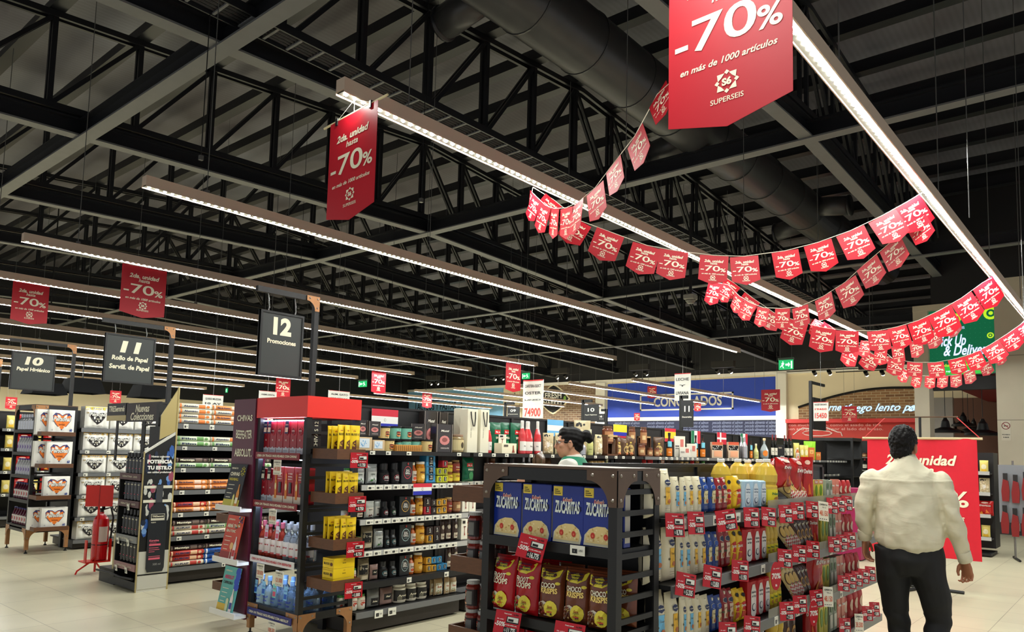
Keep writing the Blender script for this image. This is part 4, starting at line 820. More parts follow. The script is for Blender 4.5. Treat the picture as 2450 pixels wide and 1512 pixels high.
def _tag(w_=.07):
    s = MB().box(-w_/2, w_/2, -.003, 0, -.02, .02, C(232, 230, 216)); S = lambda u, v, o: (u, -.003-o, v)
    s.patch(S, -w_*.35, 0, -.012, .006, BLK2, .001, 1, 1); s.txt(S, '1.850', w_*.22, 0, .012, BLK2, .001, w=w_*.3); s.txt(S, '3', -w_*.2, -.003, .01, WHITE, .002)
    return s.mesh('price_label')
TAGM = [_tag(.08), _tag(.055)]
TOP12 = 1.545
g12a = gondola(3.99, 5.30, 5.05, 5.95, 5.5, [(.20, 5.05, GREY, .05, 0), (.435, 5.05, BLK2, .05, .45), (.70, 5.05, LGREY, .045, .095), (.965, 5.05, LGREY, .045, .095), (1.255, 5.05, LGREY, .045, .095), (TOP12, 5.05, BLK2, .035, .2)], 1.94, 'black shelving gondola of speciality foods behind the red header rack')
g12b = gondola(5.345, 8.6, 5.05, 5.95, 5.5, [(.20, 5.3, GREY, .05, 0), (.435, 5.3, GREY, .05, .2), (.70, 5.3, GREY, .045, .2), (.965, 5.3, GREY, .045, .2), (1.255, 5.3, LGREY, .045, .12), (TOP12, 5.05, BLK2, .035, .2)], 1.94, 'black shelving gondola holding sparkling wines and coffee, middle length')
g12c = gondola(8.645, 17.3, 5.05, 5.95, 5.5, [(.20, 5.2, GREY, .05, 0), (.435, 5.2, GREY, .05, 0), (.70, 5.2, GREY, .045, 0), (.965, 5.2, GREY, .045, .3), (1.255, 5.2, GREY, .045, .3), (TOP12, 5.05, GREY, .04, .16)], 1.94, 'long black shelving gondola with paper flags, running far back')
# paper flags of countries on the back boards
def flag(px0, px1, py0, stripes, label, vert=False, extra=None, Y=5.47, h=None):
    a = at(px0, py0, y=Y); x1 = sx(px1, Y, a.z); w_ = x1-a.x; h = h or w_*.45
    s = MB(); n = sum(k for k, _ in stripes); t = 0
    S = lambda u, v, off: (u, -off, v)
    s.box(0, w_, 0, .003, -h, 0, WHITE)
    for k, c in stripes:
        if vert: s.patch(S, w_*t/n, w_*(t+k)/n, -h, 0, c, .001, 1, 1)
        else: s.patch(S, 0, w_, -h*(t+k)/n, -h*t/n, c, .001, 1, 1)
        t += k
    if extra: extra(s, S, w_, h)
    o = s.build('paper_flag', None, (a.x, Y-.012, a.z)); tag(o, label, 'flag', 'paper country flags'); return o
FR, FW, FB, FK = C(206, 40, 60), C(236, 234, 228), C(40, 50, 170), C(110, 180, 226)
emb = lambda s, S, w_, h: (s.blob(S, w_/2, -h/2, .012, .014, C(120, 120, 110), .002), s.blob(S, w_/2, -h/2, .009, .011, WHITE, .003))
flag(888, 951, 977, [(1, FR), (1, FW), (1, FB)], 'red white and blue paper flag behind the moustache cups', extra=emb, h=.2)
flag(1308, 1346, 1003, [(1, FK), (1, FW), (1, FK)], 'pale blue and white striped paper flag above the pale nuts', h=.2)
flag(1466, 1498, 1015, [(2, C(240, 220, 50)), (1, FB), (1, FR)], 'yellow blue and red paper flag near the brown jars', h=.2)
flag(1589, 1615, 1024, [(1, FR), (2, C(240, 206, 50)), (1, FR)], 'red and yellow paper flag above the brown pouches', h=.2)
flag(1652, 1674, 1030, [(1, C(30, 120, 80)), (1, FW), (1, FR)], 'green white and red paper flag left of the cross flag', vert=True, h=.2)
def cross(s, S, w_, h): s.patch(S, 0, w_, -h*.58, -h*.42, FW, .002, 1, 1); s.patch(S, w_*.3, w_*.45, -h, 0, FW, .0021, 1, 1)
flag(1714, 1736, 1034, [(1, FR)], 'red paper flag with a white cross', extra=cross, h=.2)
flag(1770, 1787, 1037, [(1, C(30, 120, 80)), (1, FW), (1, FR)], 'green white and red paper flag right of the cross flag', vert=True, h=.2)
a = at(989, 1154, y=5.02); x1 = sx(1031, 5.02, a.z)
flag(987, 1031, 1157, [(1, FR), (1, FW), (1, FB)], 'red white and blue paper flag hung from the second shelf rail', Y=5.03, extra=emb)

# ---- first section of the food gondola, six shelves
W1 = 'on the top shelf behind the red header rack'
fitrow([('lbox', 862, 897, 1046), ('lbox', 898, 927, 1053), ('cup_c', 930, 956, 1051, .02), ('cup_t', 957, 972, 1055, .12), ('cup_t', 973, 996, 1053, .08), ('cup_t', 998, 1021, 1053, .08), ('cup_c', 1023, 1047, 1052, .02),
        ('tray', 956, 1021, 1065, -.03)], 5.1, TOP12, W1)
fitrow([('cup_c', 921, 945, 1020, .05), ('cup_t', 947, 972, 1020, .07), ('cup_t', 973, 998, 1021, .08)], 5.1, TOP12+.112, 'on the upper tier of cups')
fitrow([('muzz', 863, 887, 1005, .04), ('muzz', 889, 919, 1008, .02)], 5.1, TOP12+.128, 'on the pale treat boxes')
fitrow([('muzz', 1000, 1039, 1014, .03)], 5.1, TOP12+.112, 'on the lower tier of cups')
fitrow([('muzz', 1020, 1054, 982, .26), ('muzz', 1056, 1077, 982, .27)], 5.1, TOP12, 'standing tallest at the back of the top shelf', hmax=.4)
fitrow([('muzz', 1052, 1093, 1015, .0)], 5.1, TOP12, 'alone at the front of the top shelf')
fitrow([('rjar', 1094, 1119, 1040, .0)], 5.1, TOP12, W1)
W2 = 'on the second shelf of the speciality section'
def cubes(px0, n, w_, key, Y, z, where, tiers=1, base=1):
    for j in range(tiers):
        for i in range(n): fit(key[j] if isinstance(key, (list, tuple)) else key, px0+i*w_, px0+(i+1)*w_-1, None, Y, z+j*.0, where)
fitrow([('coco', 834, 848, 1121), ('pouch_s', 853, 884, 1113), ('pouch_s', 886, 913, 1111), ('salt_r', 919, 945, 1109), ('salt_r', 946, 967, 1108), ('tin_r', 967, 994, 1105), ('hsauce', 994, 1008, 1107), ('honey', 1009, 1027, 1105),
        ('green', 1118, 1145, 1095, .05)], 5.08, 1.256, W2)
def stack(px0, px1, key, z, n, where, Y=5.08, hh=.072):
    for j in range(n): fit(key[j], px0, px1, None, Y, z+j*hh, where+(', %s tier' % ('bottom', 'middle', 'top')[j] if n > 1 else ''))
stack(1029, 1051, ['cube_b']*3, 1.256, 3, 'in the leftmost stack of shelf two'); stack(1053, 1065, ['cube_y']*2, 1.256, 2, 'in the narrow stack of shelf two'); stack(1066, 1078, ['cube_y', 'cube_y', 'cube_r'], 1.256, 3, 'in the right stack of shelf two')
for j in range(2): fitrow([('jamy', 1079, 1094, None), ('jamy' if j == 0 else 'jam', 1095, 1112, None)], 5.08, 1.256+j*.09, W2+(' lower tier' if j == 0 else ' upper tier'))
W3 = 'on the third shelf of the speciality section'
fitrow([('coco', 829, 843, 1218), ('coco', 845, 860, 1218), ('dark', 862, 880, 1202), ('pouch_w', 882, 905, 1200), ('pouch_w', 904, 920, 1197, .06), ('salt_r', 922, 940, 1201), ('salt_g', 942, 958, 1200), ('tin_y', 962, 989, 1188), ('hsauce', 991, 1005, 1190), ('honey', 1006, 1021, 1187), ('jam', 1078, 1092, 1191), ('bjar', 1094, 1111, 1191),
        ('wbox', 1114, 1130, 1187), ('wbox', 1131, 1147, 1187)], 5.08, .966, W3)
stack(1022, 1038, ['cube_r', 'cube_k'], .966, 2, 'in the leftmost stack of shelf three'); stack(1039, 1051, ['cube_k', 'cube_k'], .966, 2, 'in the middle stack of shelf three'); stack(1052, 1063, ['cube_o', 'cube_o'], .966, 2, 'in the third stack of shelf three'); stack(1064, 1076, ['cube_o', 'cube_o'], .966, 2, 'in the last stack of shelf three')
W4 = 'on the fourth shelf of the speciality section'
fitrow([('coco', 861, 873, 1286), ('coarse', 874, 902, 1260), ('pouch_s', 904, 927, 1266), ('salt_b', 928, 941, 1268), ('salt_b', 942, 958, 1267), ('tin_g', 962, 990, 1255), ('hsauce', 992, 1006, 1259), ('honey', 1007, 1026, 1252), ('dark', 1062, 1073, 1242), ('dark', 1075, 1090, 1240), ('dark', 1093, 1105, 1240), ('wbox', 1111, 1127, 1243)], 5.08, .701, W4)
stack(1028, 1043, ['cube_o', 'cube_k'], .701, 2, 'in the left stack of shelf four'); stack(1045, 1060, ['cube_k', 'cube_k'], .701, 2, 'in the right stack of shelf four')
W5 = 'on the fifth shelf of the speciality section'
fitrow([('coco', 848, 862, 1362), ('coarse', 866, 893, 1338), ('pinkbag', 894, 914, 1352), ('salt_b', 917, 939, 1344), ('salt_b', 941, 959, 1343), ('tin_g', 962, 986, 1329), ('hsauce', 988, 1001, 1330), ('honey', 1003, 1021, 1323), ('dark', 1077, 1090, 1308), ('dark', 1092, 1106, 1306)], 5.08, .436, W5)
stack(1027, 1039, ['cube_o', 'cube_o'], .436, 2, 'in the left stack of shelf five'); stack(1040, 1051, ['cube_o', 'cube_b'], .436, 2, 'in the second stack of shelf five'); stack(1053, 1064, ['cube_b', 'cube_b'], .436, 2, 'in the third stack of shelf five'); stack(1065, 1076, ['cube_b'], .436, 1, 'in the last stack of shelf five')
W6 = 'on the bottom shelf of the speciality section'
fitrow([('coco', 817, 830, 1427), ('coco', 832, 847, 1427), ('coco', 849, 865, 1424), ('coco', 867, 885, 1423), ('clearbag', 889, 919, 1410), ('pinkbag', 921, 951, 1408), ('tub', 953, 981, 1399), ('tub', 982, 1005, 1396), ('tub', 1006, 1030, 1393), ('kraft', 1037, 1047, 1388, .05), ('kraft', 1050, 1071, 1386), ('kraft', 1072, 1084, 1383), ('kraft', 1086, 1103, 1384)], 5.08, .202, W6)
# loose shelf-edge tickets on the bottom rail
for px in (906, 938): 
    o = mk('shelf_ticket', TAGM[0], None, (sx(px, 5.03, .17), 5.03, .165)); o.scale = (1.1, 1, 1.6); tag(o, 'white price ticket on the bottom rail under the %s bag' % ('grey see-through' if px == 906 else 'pinkish'), 'price ticket', 'bottom rail tickets')

# ---- second section and the long run, top shelf
WT = 'on the long top shelf'
fitrow([('gift', 1110, 1143, 978, .12), ('gift', 1122, 1147, 979, .0), ('wine', 1143, 1153, 1010, .06), ('gift', 1153, 1174, 980, .0), ('wine', 1173, 1186, 1012, .06), ('green', 1184, 1212, 1011, .08), ('green', 1208, 1230, 1011, .1), ('green', 1233, 1258, 1012, .06), ('cwbox', 1207, 1243, 1061, -.04)], 5.1, TOP12, 'beside the tall cream gift bags', hmax=.45)
fitrow([('wbox', 1210, 1231, 1040, .0)], 5.08, TOP12+.07, 'on the cream coffee box')
fitrow([('wine', 1255, 1268, 1006), ('wine', 1269, 1286, 1008, -.01), ('wine', 1293, 1312, 1008), ('nuts', 1314, 1342, 1036), ('nuts', 1341, 1360, 1036, .05), ('nuts', 1389, 1432, 1006, .15), ('silb', 1398, 1420, 1054), ('gbot', 1420, 1437, 1028, -.02), ('nuts', 1436, 1452, 1040)], 5.1, TOP12, 'around the green-vested worker', hmax=.45)
fitrow([('crate', 1454, 1480, 1041, .03), ('brown', 1479, 1500, 1044), ('brown', 1498, 1514, 1048, .05), ('brown', 1512, 1536, 1043), ('crate', 1538, 1571, 1044, .05), ('bjar', 1542, 1560, 1062, -.03), ('bjar', 1562, 1576, 1071, -.02), ('bjar', 1578, 1592, 1071, -.02), ('brown', 1579, 1607, 1046, .06)], 5.1, TOP12, 'near the wooden crates')
fitrow([('bjar', 1462, 1480, 1020), ], 5.1, TOP12+.15, 'on the dark wooden crate'); fitrow([('bjar', 1520, 1535, 1021), ('bjar', 1547, 1563, 1022)], 5.1, TOP12+.15, 'on top of the pale crate')
fitrow([('cork', 1608, 1625, 1036), ('wcard', 1627, 1655, 1044, .08), ('wcard', 1640, 1668, 1070, -.03), ('wcard', 1656, 1682, 1062, .05), ('cork', 1671, 1684, 1042, .05), ('cork', 1688, 1703, 1040), ('six', 1713, 1742, 1058), ('six', 1752, 1780, 1058), ('silb', 1787, 1804, 1046), ('silb', 1779, 1790, 1044, .1), ('cork', 1803, 1812, 1048, .08), ('gbot', 1817, 1830, 1062), ('orb', 1833, 1855, 1049), ('win2', 1855, 1863, 1040, .05), ('win2', 1863, 1871, 1041, .02), ('blkbox', 1870, 1890, 1065, -.02), ('win2', 1884, 1892, 1042, .12), ('win2', 1891, 1899, 1042, .06), ('win2', 1899, 1907, 1042, .05), ('yelp', 1911, 1926, 1060), ('yelp', 1924, 1936, 1065, .05), ('hsauce', 1917, 1926, 1072, -.03), ('orbx', 1946, 1962, 1071), ('leaf', 1935, 1966, 1056, .12), ('orbx', 1962, 1975, 1082, .03), ('yelp', 1934, 1946, 1066, .02)], 5.1, TOP12, 'among the bottles near the gondola far end')
# second shelf items seen above the front racks
fitrow([('green', 1123, 1141, 1096), ('bjar', 1181, 1193, 1097), ('salt_b', 1212, 1227, 1096), ('salt_b', 1229, 1243, 1096), ('silb', 1256, 1267, 1092), ('silb', 1270, 1281, 1092), ('dark', 1284, 1294, 1096), ('brown', 1310, 1330, 1097), ('jam', 1420, 1428, 1103), ('jam', 1429, 1437, 1103), ('jam', 1438, 1446, 1103), ('jam', 1447, 1455, 1103), ('gbot', 1459, 1468, 1099), ('salt_g', 1470, 1478, 1100)], 5.35, 1.256, 'half hidden on the second shelf', look='small pack')
fitrow([('bjar', 1484, 1495, 1108), ('bjar', 1497, 1508, 1108), ('bjar', 1509, 1520, 1108), ('jgd', 1550, 1561, 1100), ('jgd', 1565, 1580, 1100), ('salt_b', 1584, 1594, 1101), ('jga', 1595, 1604, 1101), ('dark', 1606, 1616, 1101), ('brown', 1622, 1637, 1101), ('jam', 1640, 1650, 1105), ('jam', 1652, 1662, 1105), ('jgd', 1665, 1675, 1103), ('jam', 1677, 1688, 1104), ('coco', 1690, 1700, 1104), ('bjar', 1706, 1718, 1108), ('bjar', 1720, 1732, 1108)], 5.25, 1.256, 'half hidden on the far second shelf', look='small grocery pack')
# ================================================================ end racks in black steel with slatted sides
def gusset(mb, S, cx, cz, sx_, sz_, m, r=.16, off=.004, rivets=True):
    """curved corner plate on surface S, corner at (cx, cz); sx_, sz_ = directions it spreads"""
    n = 7; pts = [(cx, cz), (cx+sx_*r, cz), (cx+sx_*r, cz+sz_*.045)]
    for i in range(n+1):
        t = i/n*PI/2; pts.append((cx+sx_*(r-(r-.045)*math.sin(t)), cz+sz_*(.045+(r-.045)*(1-math.cos(t)))))
    pts.append((cx, cz+sz_*r))
    if True:
        c = (cx+sx_*.01, cz+sz_*.01); N = len(pts)
        mb.add([S(c[0], c[1], off)]+[S(x, z, off) for x, z in pts], [(0, 1+i, 1+(i+1) % N) for i in range(N)], m)
    if rivets:
        for u, v in ((.022, .022), (r-.03, .022), (.022, r-.03)): rivet(mb, S, cx+sx_*u, cz+sz_*v, off)
RIV = M('rivet', (150, 140, 128), .3, metal=.7)
def rivet(mb, S, x, z, off, r=.009):
    n = 10; vs = [S(x, z, off+.006)]
    for k, (rr, oo) in enumerate(((r*.6, .005), (r, .001))): vs += [S(x+rr*math.cos(2*PI*i/n), z+rr*math.sin(2*PI*i/n), off+oo) for i in range(n)]
    mb.add(vs, [(0, 1+i, 1+(i+1) % n) for i in range(n)]+[(1+i, 1+n+i, 1+n+(i+1) % n, 1+(i+1) % n) for i in range(n)], RIV)
def end_rack(x0, x1, y0, y1, zt, zb_, shelves, label, slats=None, gm=GUSSET, pm=BLACK, top=True, topm=None, feet=True, post=.045):
    """rack whose open front faces -X; slatted side at y0"""
    root = empty('display_rack', (x0, y0, 0)); tag(root, label, 'rack')
    W, D = x1-x0, y1-y0; t = post
    for x in (0, W-t):
        for y in (0, D-t): MB().box(x, x+t, y, y+t, zb_, zt-.002, pm).build('post', root)
    if top:
        s = MB().box(0, W, 0, D, zt, zt+.012, topm or BRONZE); s.build('top_panel', root)
        for a in ((t, W-t, 0, t), (t, W-t, D-t, D), (0, t, t, D-t), (W-t, W, t, D-t)): MB().box(*a, zt-.06, zt-.002, pm).build('top_rail', root)
    for a in ((t, W-t, 0, t), (0, t, t, D-t)): MB().box(*a, zb_, zb_+.06, pm).build('bottom_rail', root)
    for z in shelves: 
        sh = MB().box(.01, W-.02, .02, D-.02, z-.02, z, BLK2).build('shelf', root)
        MB().box(.0, .01, t, D-t, z-.04, z+.004, BLK2).build('price_rail', sh)
    for z in (slats or []): MB().box(t, W-t, .004, .02, z-.012, z+.012, pm).build('slat', root)
    MB().box(W-.02, W-.008, .02, D-.02, zb_, zt-.03, BLK2).build('back_panel', root)
    SF, SS = (lambda u, v, off: (-off, u, v)), (lambda u, v, off: (u, -off, v))
    def G(S, *a):
        s = MB(); gusset(s, S, *a, gm); s.build('gusset', root)
    if feet:
        for (S, lo, hi) in ((SF, 0, D), (SS, 0, W)):
            for c, d in ((lo, 1), (hi, -1)): G(S, c, zb_+.06, d, -1)
        for x in (0, W-t):
            for y in (0, D-t):
                s = MB().box(x, x+t, y, y+t, .05, zb_, gm).lathe([(.022, 0), (.022, .01), (.008, .02), (.008, .05)], BLK2, 10, c=(x+t/2, y+t/2)); s.build('foot', root)
    return root, G, SF, SS

# ---- the spirits rack with the red header -----------------------------------------------------------
CX0, CX1, CY0, CY1 = 3.45, 3.97, 5.07, 5.80
SH_C = [.215, .645, 1.10, 1.50]
r, G, SF, SS = end_rack(CX0, CX1, CY0, CY1, 1.80, .20, SH_C, 'tall spirits rack with bright red header and purple brand panel', slats=[.3, .38, .50, .6, .76, .88, .96, 1.06, 1.2, 1.32, 1.42, 1.56, 1.68], top=False)
HR = M('header_red', (232, 50, 40), .35)
s = MB().box(CX0-.012-CX0, CX1-CX0, -.012, CY1-CY0+.0, 1.80, 1.97, HR); s.build('header', r)['label'] = 'bright red header box'
PUR = M('panel_purple', (92, 34, 52), .35)
s = MB().box(-.02, .0, CY1-CY0+.01, 6.16-CY0, .11, 1.965, PUR).box(0, .09, CY1-CY0+.0, CY1-CY0+.012, .11, 1.965, M('panel_purple_lit', (116, 30, 66), .35)); pan = s.build('brand_panel', r)  # inner edge in a brighter copy of the purple, painted as lit
S = flatX(-.0205, 0, 0); S = lambda u, v, off: (-.0215-off, .90-u, v)
s = MB(); s.txt(S, 'CHIVAS', 0, 1.80, .07, CREAM, bold=.03, w=.25); s.txt(S, 'BEEFEATER', 0, 1.655, .1, CREAM, bold=.02, w=.26, bend=.5); s.txt(S, 'ABSOLUT.', 0, 1.50, .09, CREAM, bold=.03, w=.28)
s.build('lettering', pan)
for k, (z, c, c2, l1, l2) in enumerate(((1.05, (24, 24, 26), (190, 180, 60), 'CHIVAS', 'HIGHBALL'), (.61, (206, 66, 36), (150, 40, 30), 'ARMÁ TU', 'GIN & TONIC'), (.175, (90, 176, 168), (216, 180, 60), 'ABSOLUT', 'CAIPIROSKA'))):
    led = MB().box(-.13, -.022, CY1-CY0-.02, 6.19-CY0, z-.045, z-.02, WHITE).box(-.13, -.118, CY1-CY0-.02, 6.19-CY0, z-.02, z+.0, WHITE); led.build('ledge', pan)
    root = empty('drink_poster', (CX0-.11, 5.985, z-.019)); tag(root, ['black highball poster leaning on the upper white ledge', 'orange gin poster leaning on the middle white ledge', 'teal vodka poster leaning on the lowest white ledge'][k], 'poster', 'recipe posters on the purple panel')
    w_, h = .26, .37; lean = .07
    S = lambda u, v, off: (v/h*lean-off, -u, v)
    s = MB().extrude([S(-w_/2, 0, 0), S(w_/2, 0, 0), S(w_/2, h, 0), S(-w_/2, h, 0)], (.006, 0, 0), C(*c, .4)); s.build('board', root)
    s = MB(); s.patch(S, -w_/2, w_/2*(.2 if k == 2 else 1), 0, .07, C(*c2), .001, 1, 1)
    s.txt(S, 'PREPARÁ TU' if k == 0 else 'EXPERIENCIA', -.05, h-.035, None, CREAM, .002, bold=.03, w=.1); s.txt(S, l1, -.03, h-.085, .04, C(214, 60, 110) if k == 2 else CREAM, .002, bold=.04, w=.15); s.txt(S, l2, -.03, h-.13, .03, C(206, 190, 60) if k == 0 else CREAM if k == 1 else BLK2, .002, bold=.03, w=.15)
    for i in range(4): s.patch(S, -.1, .0-.01*i, h-.18-i*.035, h-.175-i*.035, CREAM, .002, 1, 1)
    bc = C(220, 140, 50) if k == 0 else C(236, 226, 220)
    s.patch(S, .06, .105, .01, .13, bc, .003, 1, 1); s.shape(S, [(.06, .13), (.105, .13), (.092, .16), (.09, .2), (.075, .2), (.073, .16)], bc, .003); s.patch(S, .064, .101, .04, .09, CREAM if k == 0 else C(190, 40, 40) if k == 1 else C(40, 60, 150), .004, 1, 1)
    if k == 0:
        for i in range(8): s.blob(S, .09+.03*math.cos(i*PI/4), h-.06+.035*math.sin(i*PI/4), .006, .006, C(214, 200, 60), .003, 6)
        s.blob(S, .09, h-.06, .02, .024, C(214, 200, 60), .003); s.blob(S, .09, h-.06, .014, .018, BLK2, .004)
        s.shape(S, [(.01, .0), (.045, .0), (.042, .1), (.028, .12), (.014, .1)], C(226, 220, 130), .003)
    elif k == 1:
        g = random.Random(2)
        for i in range(22): s.blob(S, g.uniform(.03, .12), g.uniform(h-.1, h-.01), .011, .009, C(*[(40, 50, 110), (226, 220, 200), (30, 30, 40), (230, 150, 40)][i % 4]), .003, 6)
        s.blob(S, .03, .12, .026, .03, C(240, 190, 120), .003); s.patch(S, .027, .033, .0, .1, CREAM, .003, 1, 1)
    else:
        for i in range(4): s.blob(S, .1+.01*(i % 2), h-.03-i*.04, .04, .034, C(30, 70, 190), .0015+.0002*i, 9)
        s.patch(S, .0, .04, .01, .1, C(206, 214, 170), .003, 1, 1); s.blob(S, .02, .1, .02, .02, C(216, 222, 180), .0035)
    s.build('artwork', root)
# slogan strips, inner cold light bars
CL = M('rack_light', (235, 240, 255), emit=((200, 222, 255), 42))
for z, c, tc, t in ((1.5, (130, 24, 30), CREAM, 'CREA UN TRAGO INOLVIDABLE CON CHIVAS'), (1.10, (130, 24, 30), CREAM, 'CREA UN TRAGO INOLVIDABLE CON CHIVAS'), (.645, (232, 228, 226), C(200, 50, 60), 'CREA UN TRAGO INOLVIDABLE CON BEEFEATER'), (.215, (34, 36, 110), CREAM, 'CREA UN TRAGO INOLVIDABLE CON ABSOLUT')):
    s = MB().box(-.02, -.014, .06, .70, z-.045, z+.012, C(*c, .4)); st = s.build('slogan_strip', r)
    S = lambda u, v, off: (-.0205-off, .38-u, v); s = MB().txt(S, t, 0, z-.017, .026, tc, bold=.03, shear=.1, w=.58); s.build('lettering', st)
for z in (1.78, 1.46, 1.06, .605): MB().box(.03, .045, .05, .70, z-.006, z, CL).build('light_bar', r)
def cx_row(key, ys, X, z, where, sc_=1, look=None, rz=-PI/2):
    kd, (w0, h0), lk, cat = get(key)
    for y in ys: put(kd, (X, y, z+.001), rz, look or lk, where, cat, scale=(sc_, sc_, sc_) if sc_ != 1 else None)
cx_row('chiv', [5.72, 5.62, 5.52, 5.42, 5.32, 5.22], 3.54, 1.5, 'on the top shelf under the red header', .97)
cx_row('chiv', [5.72, 5.62], 3.54, 1.10, 'on the second tier of the spirits rack', .97)
cx_row('chvb', [5.50, 5.35, 5.20], 3.54, 1.10, 'on the second tier of the spirits rack', 1.05)
cx_row('beep', [5.73, 5.64, 5.55, 5.46], 3.53, .645, 'on the third tier of the spirits rack'); cx_row('beec', [5.37, 5.28, 5.19], 3.53, .645, 'on the third tier of the spirits rack')
cx_row('beec', [5.70, 5.60, 5.50, 5.40, 5.30, 5.20], 3.64, .645, 'behind the front gin bottles')
cx_row('abso', [5.72, 5.61, 5.50, 5.39, 5.28, 5.17], 3.53, .215, 'on the lowest tier of the spirits rack'); cx_row('abso', [5.67, 5.56, 5.45, 5.34, 5.23, 5.15], 3.65, .215, 'in the second row of the lowest tier'); cx_row('abso', [5.17, 5.17], 3.80, .215, 'by the slats of the lowest tier')
def necktag(c1, c2): return k_tagneck(C(*c1), C(*c2))
for y, z, key, c1, c2, lb in ((5.62, .80, 'nt1', (226, 222, 236), (216, 90, 120), 'gin'), (5.46, .80, 'nt1', (226, 222, 236), (216, 90, 120), 'gin'), (5.62, .335, 'nt2', (140, 200, 236), (30, 90, 190), 'vodka'), (5.46, .335, 'nt3', (130, 206, 196), (220, 90, 120), 'vodka'), (5.30, .335, 'nt2', (140, 200, 236), (30, 90, 190), 'vodka'), (5.74, .335, 'nt2', (140, 200, 236), (30, 90, 190), 'vodka'),
                              (5.72, 1.67, 'nt4', (30, 40, 90), (226, 220, 200), 'whisky'), (5.66, 1.67, 'nt4', (30, 40, 90), (226, 220, 200), 'whisky'), (5.40, 1.67, 'nt4', (30, 40, 90), (226, 220, 200), 'whisky'), (5.72, 1.28, 'nt5', (26, 26, 28), (220, 214, 190), 'whisky'), (5.63, 1.28, 'nt5', (26, 26, 28), (220, 214, 190), 'whisky')):
    o = put(kind(key, necktag, c1, c2), (3.50, y, z), -PI/2, {'nt1': 'lilac promo tag', 'nt2': 'sky blue promo tag', 'nt3': 'teal promo tag', 'nt4': 'navy promo tag', 'nt5': 'black promo tag'}[key], 'hanging over the %s row of the rack' % lb, 'promo tag', scale=(1.1, .5, 1.1))
for y, z, n, wd in ((5.41, 1.452, '149.800', 'under the top tier'), (5.44, 1.052, '89.900', 'under the second tier'), (5.58, .60, '128.000', 'left below the third tier'), (5.30, .575, '121.000', 'right below the third tier'), (5.37, .175, '108.500', 'below the lowest tier')):
    o = put(kind('wc'+n, k_wcard, n, .11, .12), (CX0-.035, y, z), -PI/2, 'handwritten cream price card', wd+' of the spirits rack', 'price card', 'cream price cards on the spirits rack')
# book ends on the side: name board, wooden boxes with chocolate
s = MB(); S = lambda u, v, off: (.10+u, .02-off, v); s.box(.05, .15, .022, .026, 1.5, 1.79, C(30, 26, 30)); nb = s.build('name_board', r); s = MB().txt(S, 'CHIVAS 12', 0, 1.66, .05, CREAM, rot90=True, w=.22); s.build('lettering', nb)
def wood_box(x0, x1, y0, y1, z, h, label, group='wooden boxes on the racks'):
    root = empty('wooden_box', (x0, y0, z)); tag(root, label, 'wooden box', group)
    W, D = x1-x0, y1-y0; t = .012
    MB().box(0, W, 0, D, 0, t, WOOD).build('base', root); MB().box(0, W, 0, t, t, h, WOOD).build('front_board', root); MB().box(0, t, t, D, t, h, WOOD).build('side_board', root); MB().box(W-t, W, t, D, t, h, WOOD).build('side_board', root)
    MB().box(t, W-t, D-t, D, t, h, WOOD).build('rear_board', root)
    return root
BXZ = [1.475, 1.135, .785, .475]; BN = ['top', 'second', 'third', 'lowest']
rng = random.Random(5)
for k, z in enumerate(BXZ):
    wood_box(3.5, 3.77, 4.73, 5.05, z, .08, '%s walnut box on the side of the spirits rack' % BN[k])
    kd = kind('c%s' % ('8.750', '11.750')[k == 0], k_card, ('11.750', '8.750', '8.750', '1.000')[k]) if k < 3 else kind('c1000', k_card, '1.000')
    put(kd, (3.70, 4.715, z+.055), -.12, 'red half price card', 'on the %s walnut box of the spirits rack' % BN[k], 'price card', scale=(1.25, 1, 1.2))
    if k < 3:
        for i in range(9):       # upright row seen edge on from the left, fronts to the right
            put(get('choc')[0], (3.565+i*.021, 4.785+.012*(i % 3), z+.013), rng.uniform(-.05, .05)+(.2 if i < 5 else 0), 'yellow chocolate bar packet', 'in the front row of the %s walnut box' % BN[k], 'chocolate bar', scale=(.95, .8, 1.5 if k == 0 else 1.3))
        for j in range(2):
            for i in range(3): put(get('choc')[0], (3.57+i*.07, 4.86+j*.05, z+.013), rng.uniform(-.05, .05), 'yellow chocolate bar packet', 'behind in the %s walnut box' % BN[k], 'chocolate bar', scale=(1.0, 1, 1.45 if k == 0 else 1.35))
    else:
        for i in range(3): put(get('cbox')[0], (3.635, 4.83, z+.013+i*.077), 0, 'yellow carton of chocolate bars', 'stacked in the lowest walnut box, '+('bottom', 'middle', 'top')[i], 'carton', 'yellow chocolate cartons', scale=(1.0, 1, 1))
for k, z in enumerate((.93, .58, .33)):
    wood_box(3.46, 3.75, 6.165, 6.42, z-.05, .07, '%s walnut box poking out left of the purple panel' % ('upper', 'middle', 'lower')[k])

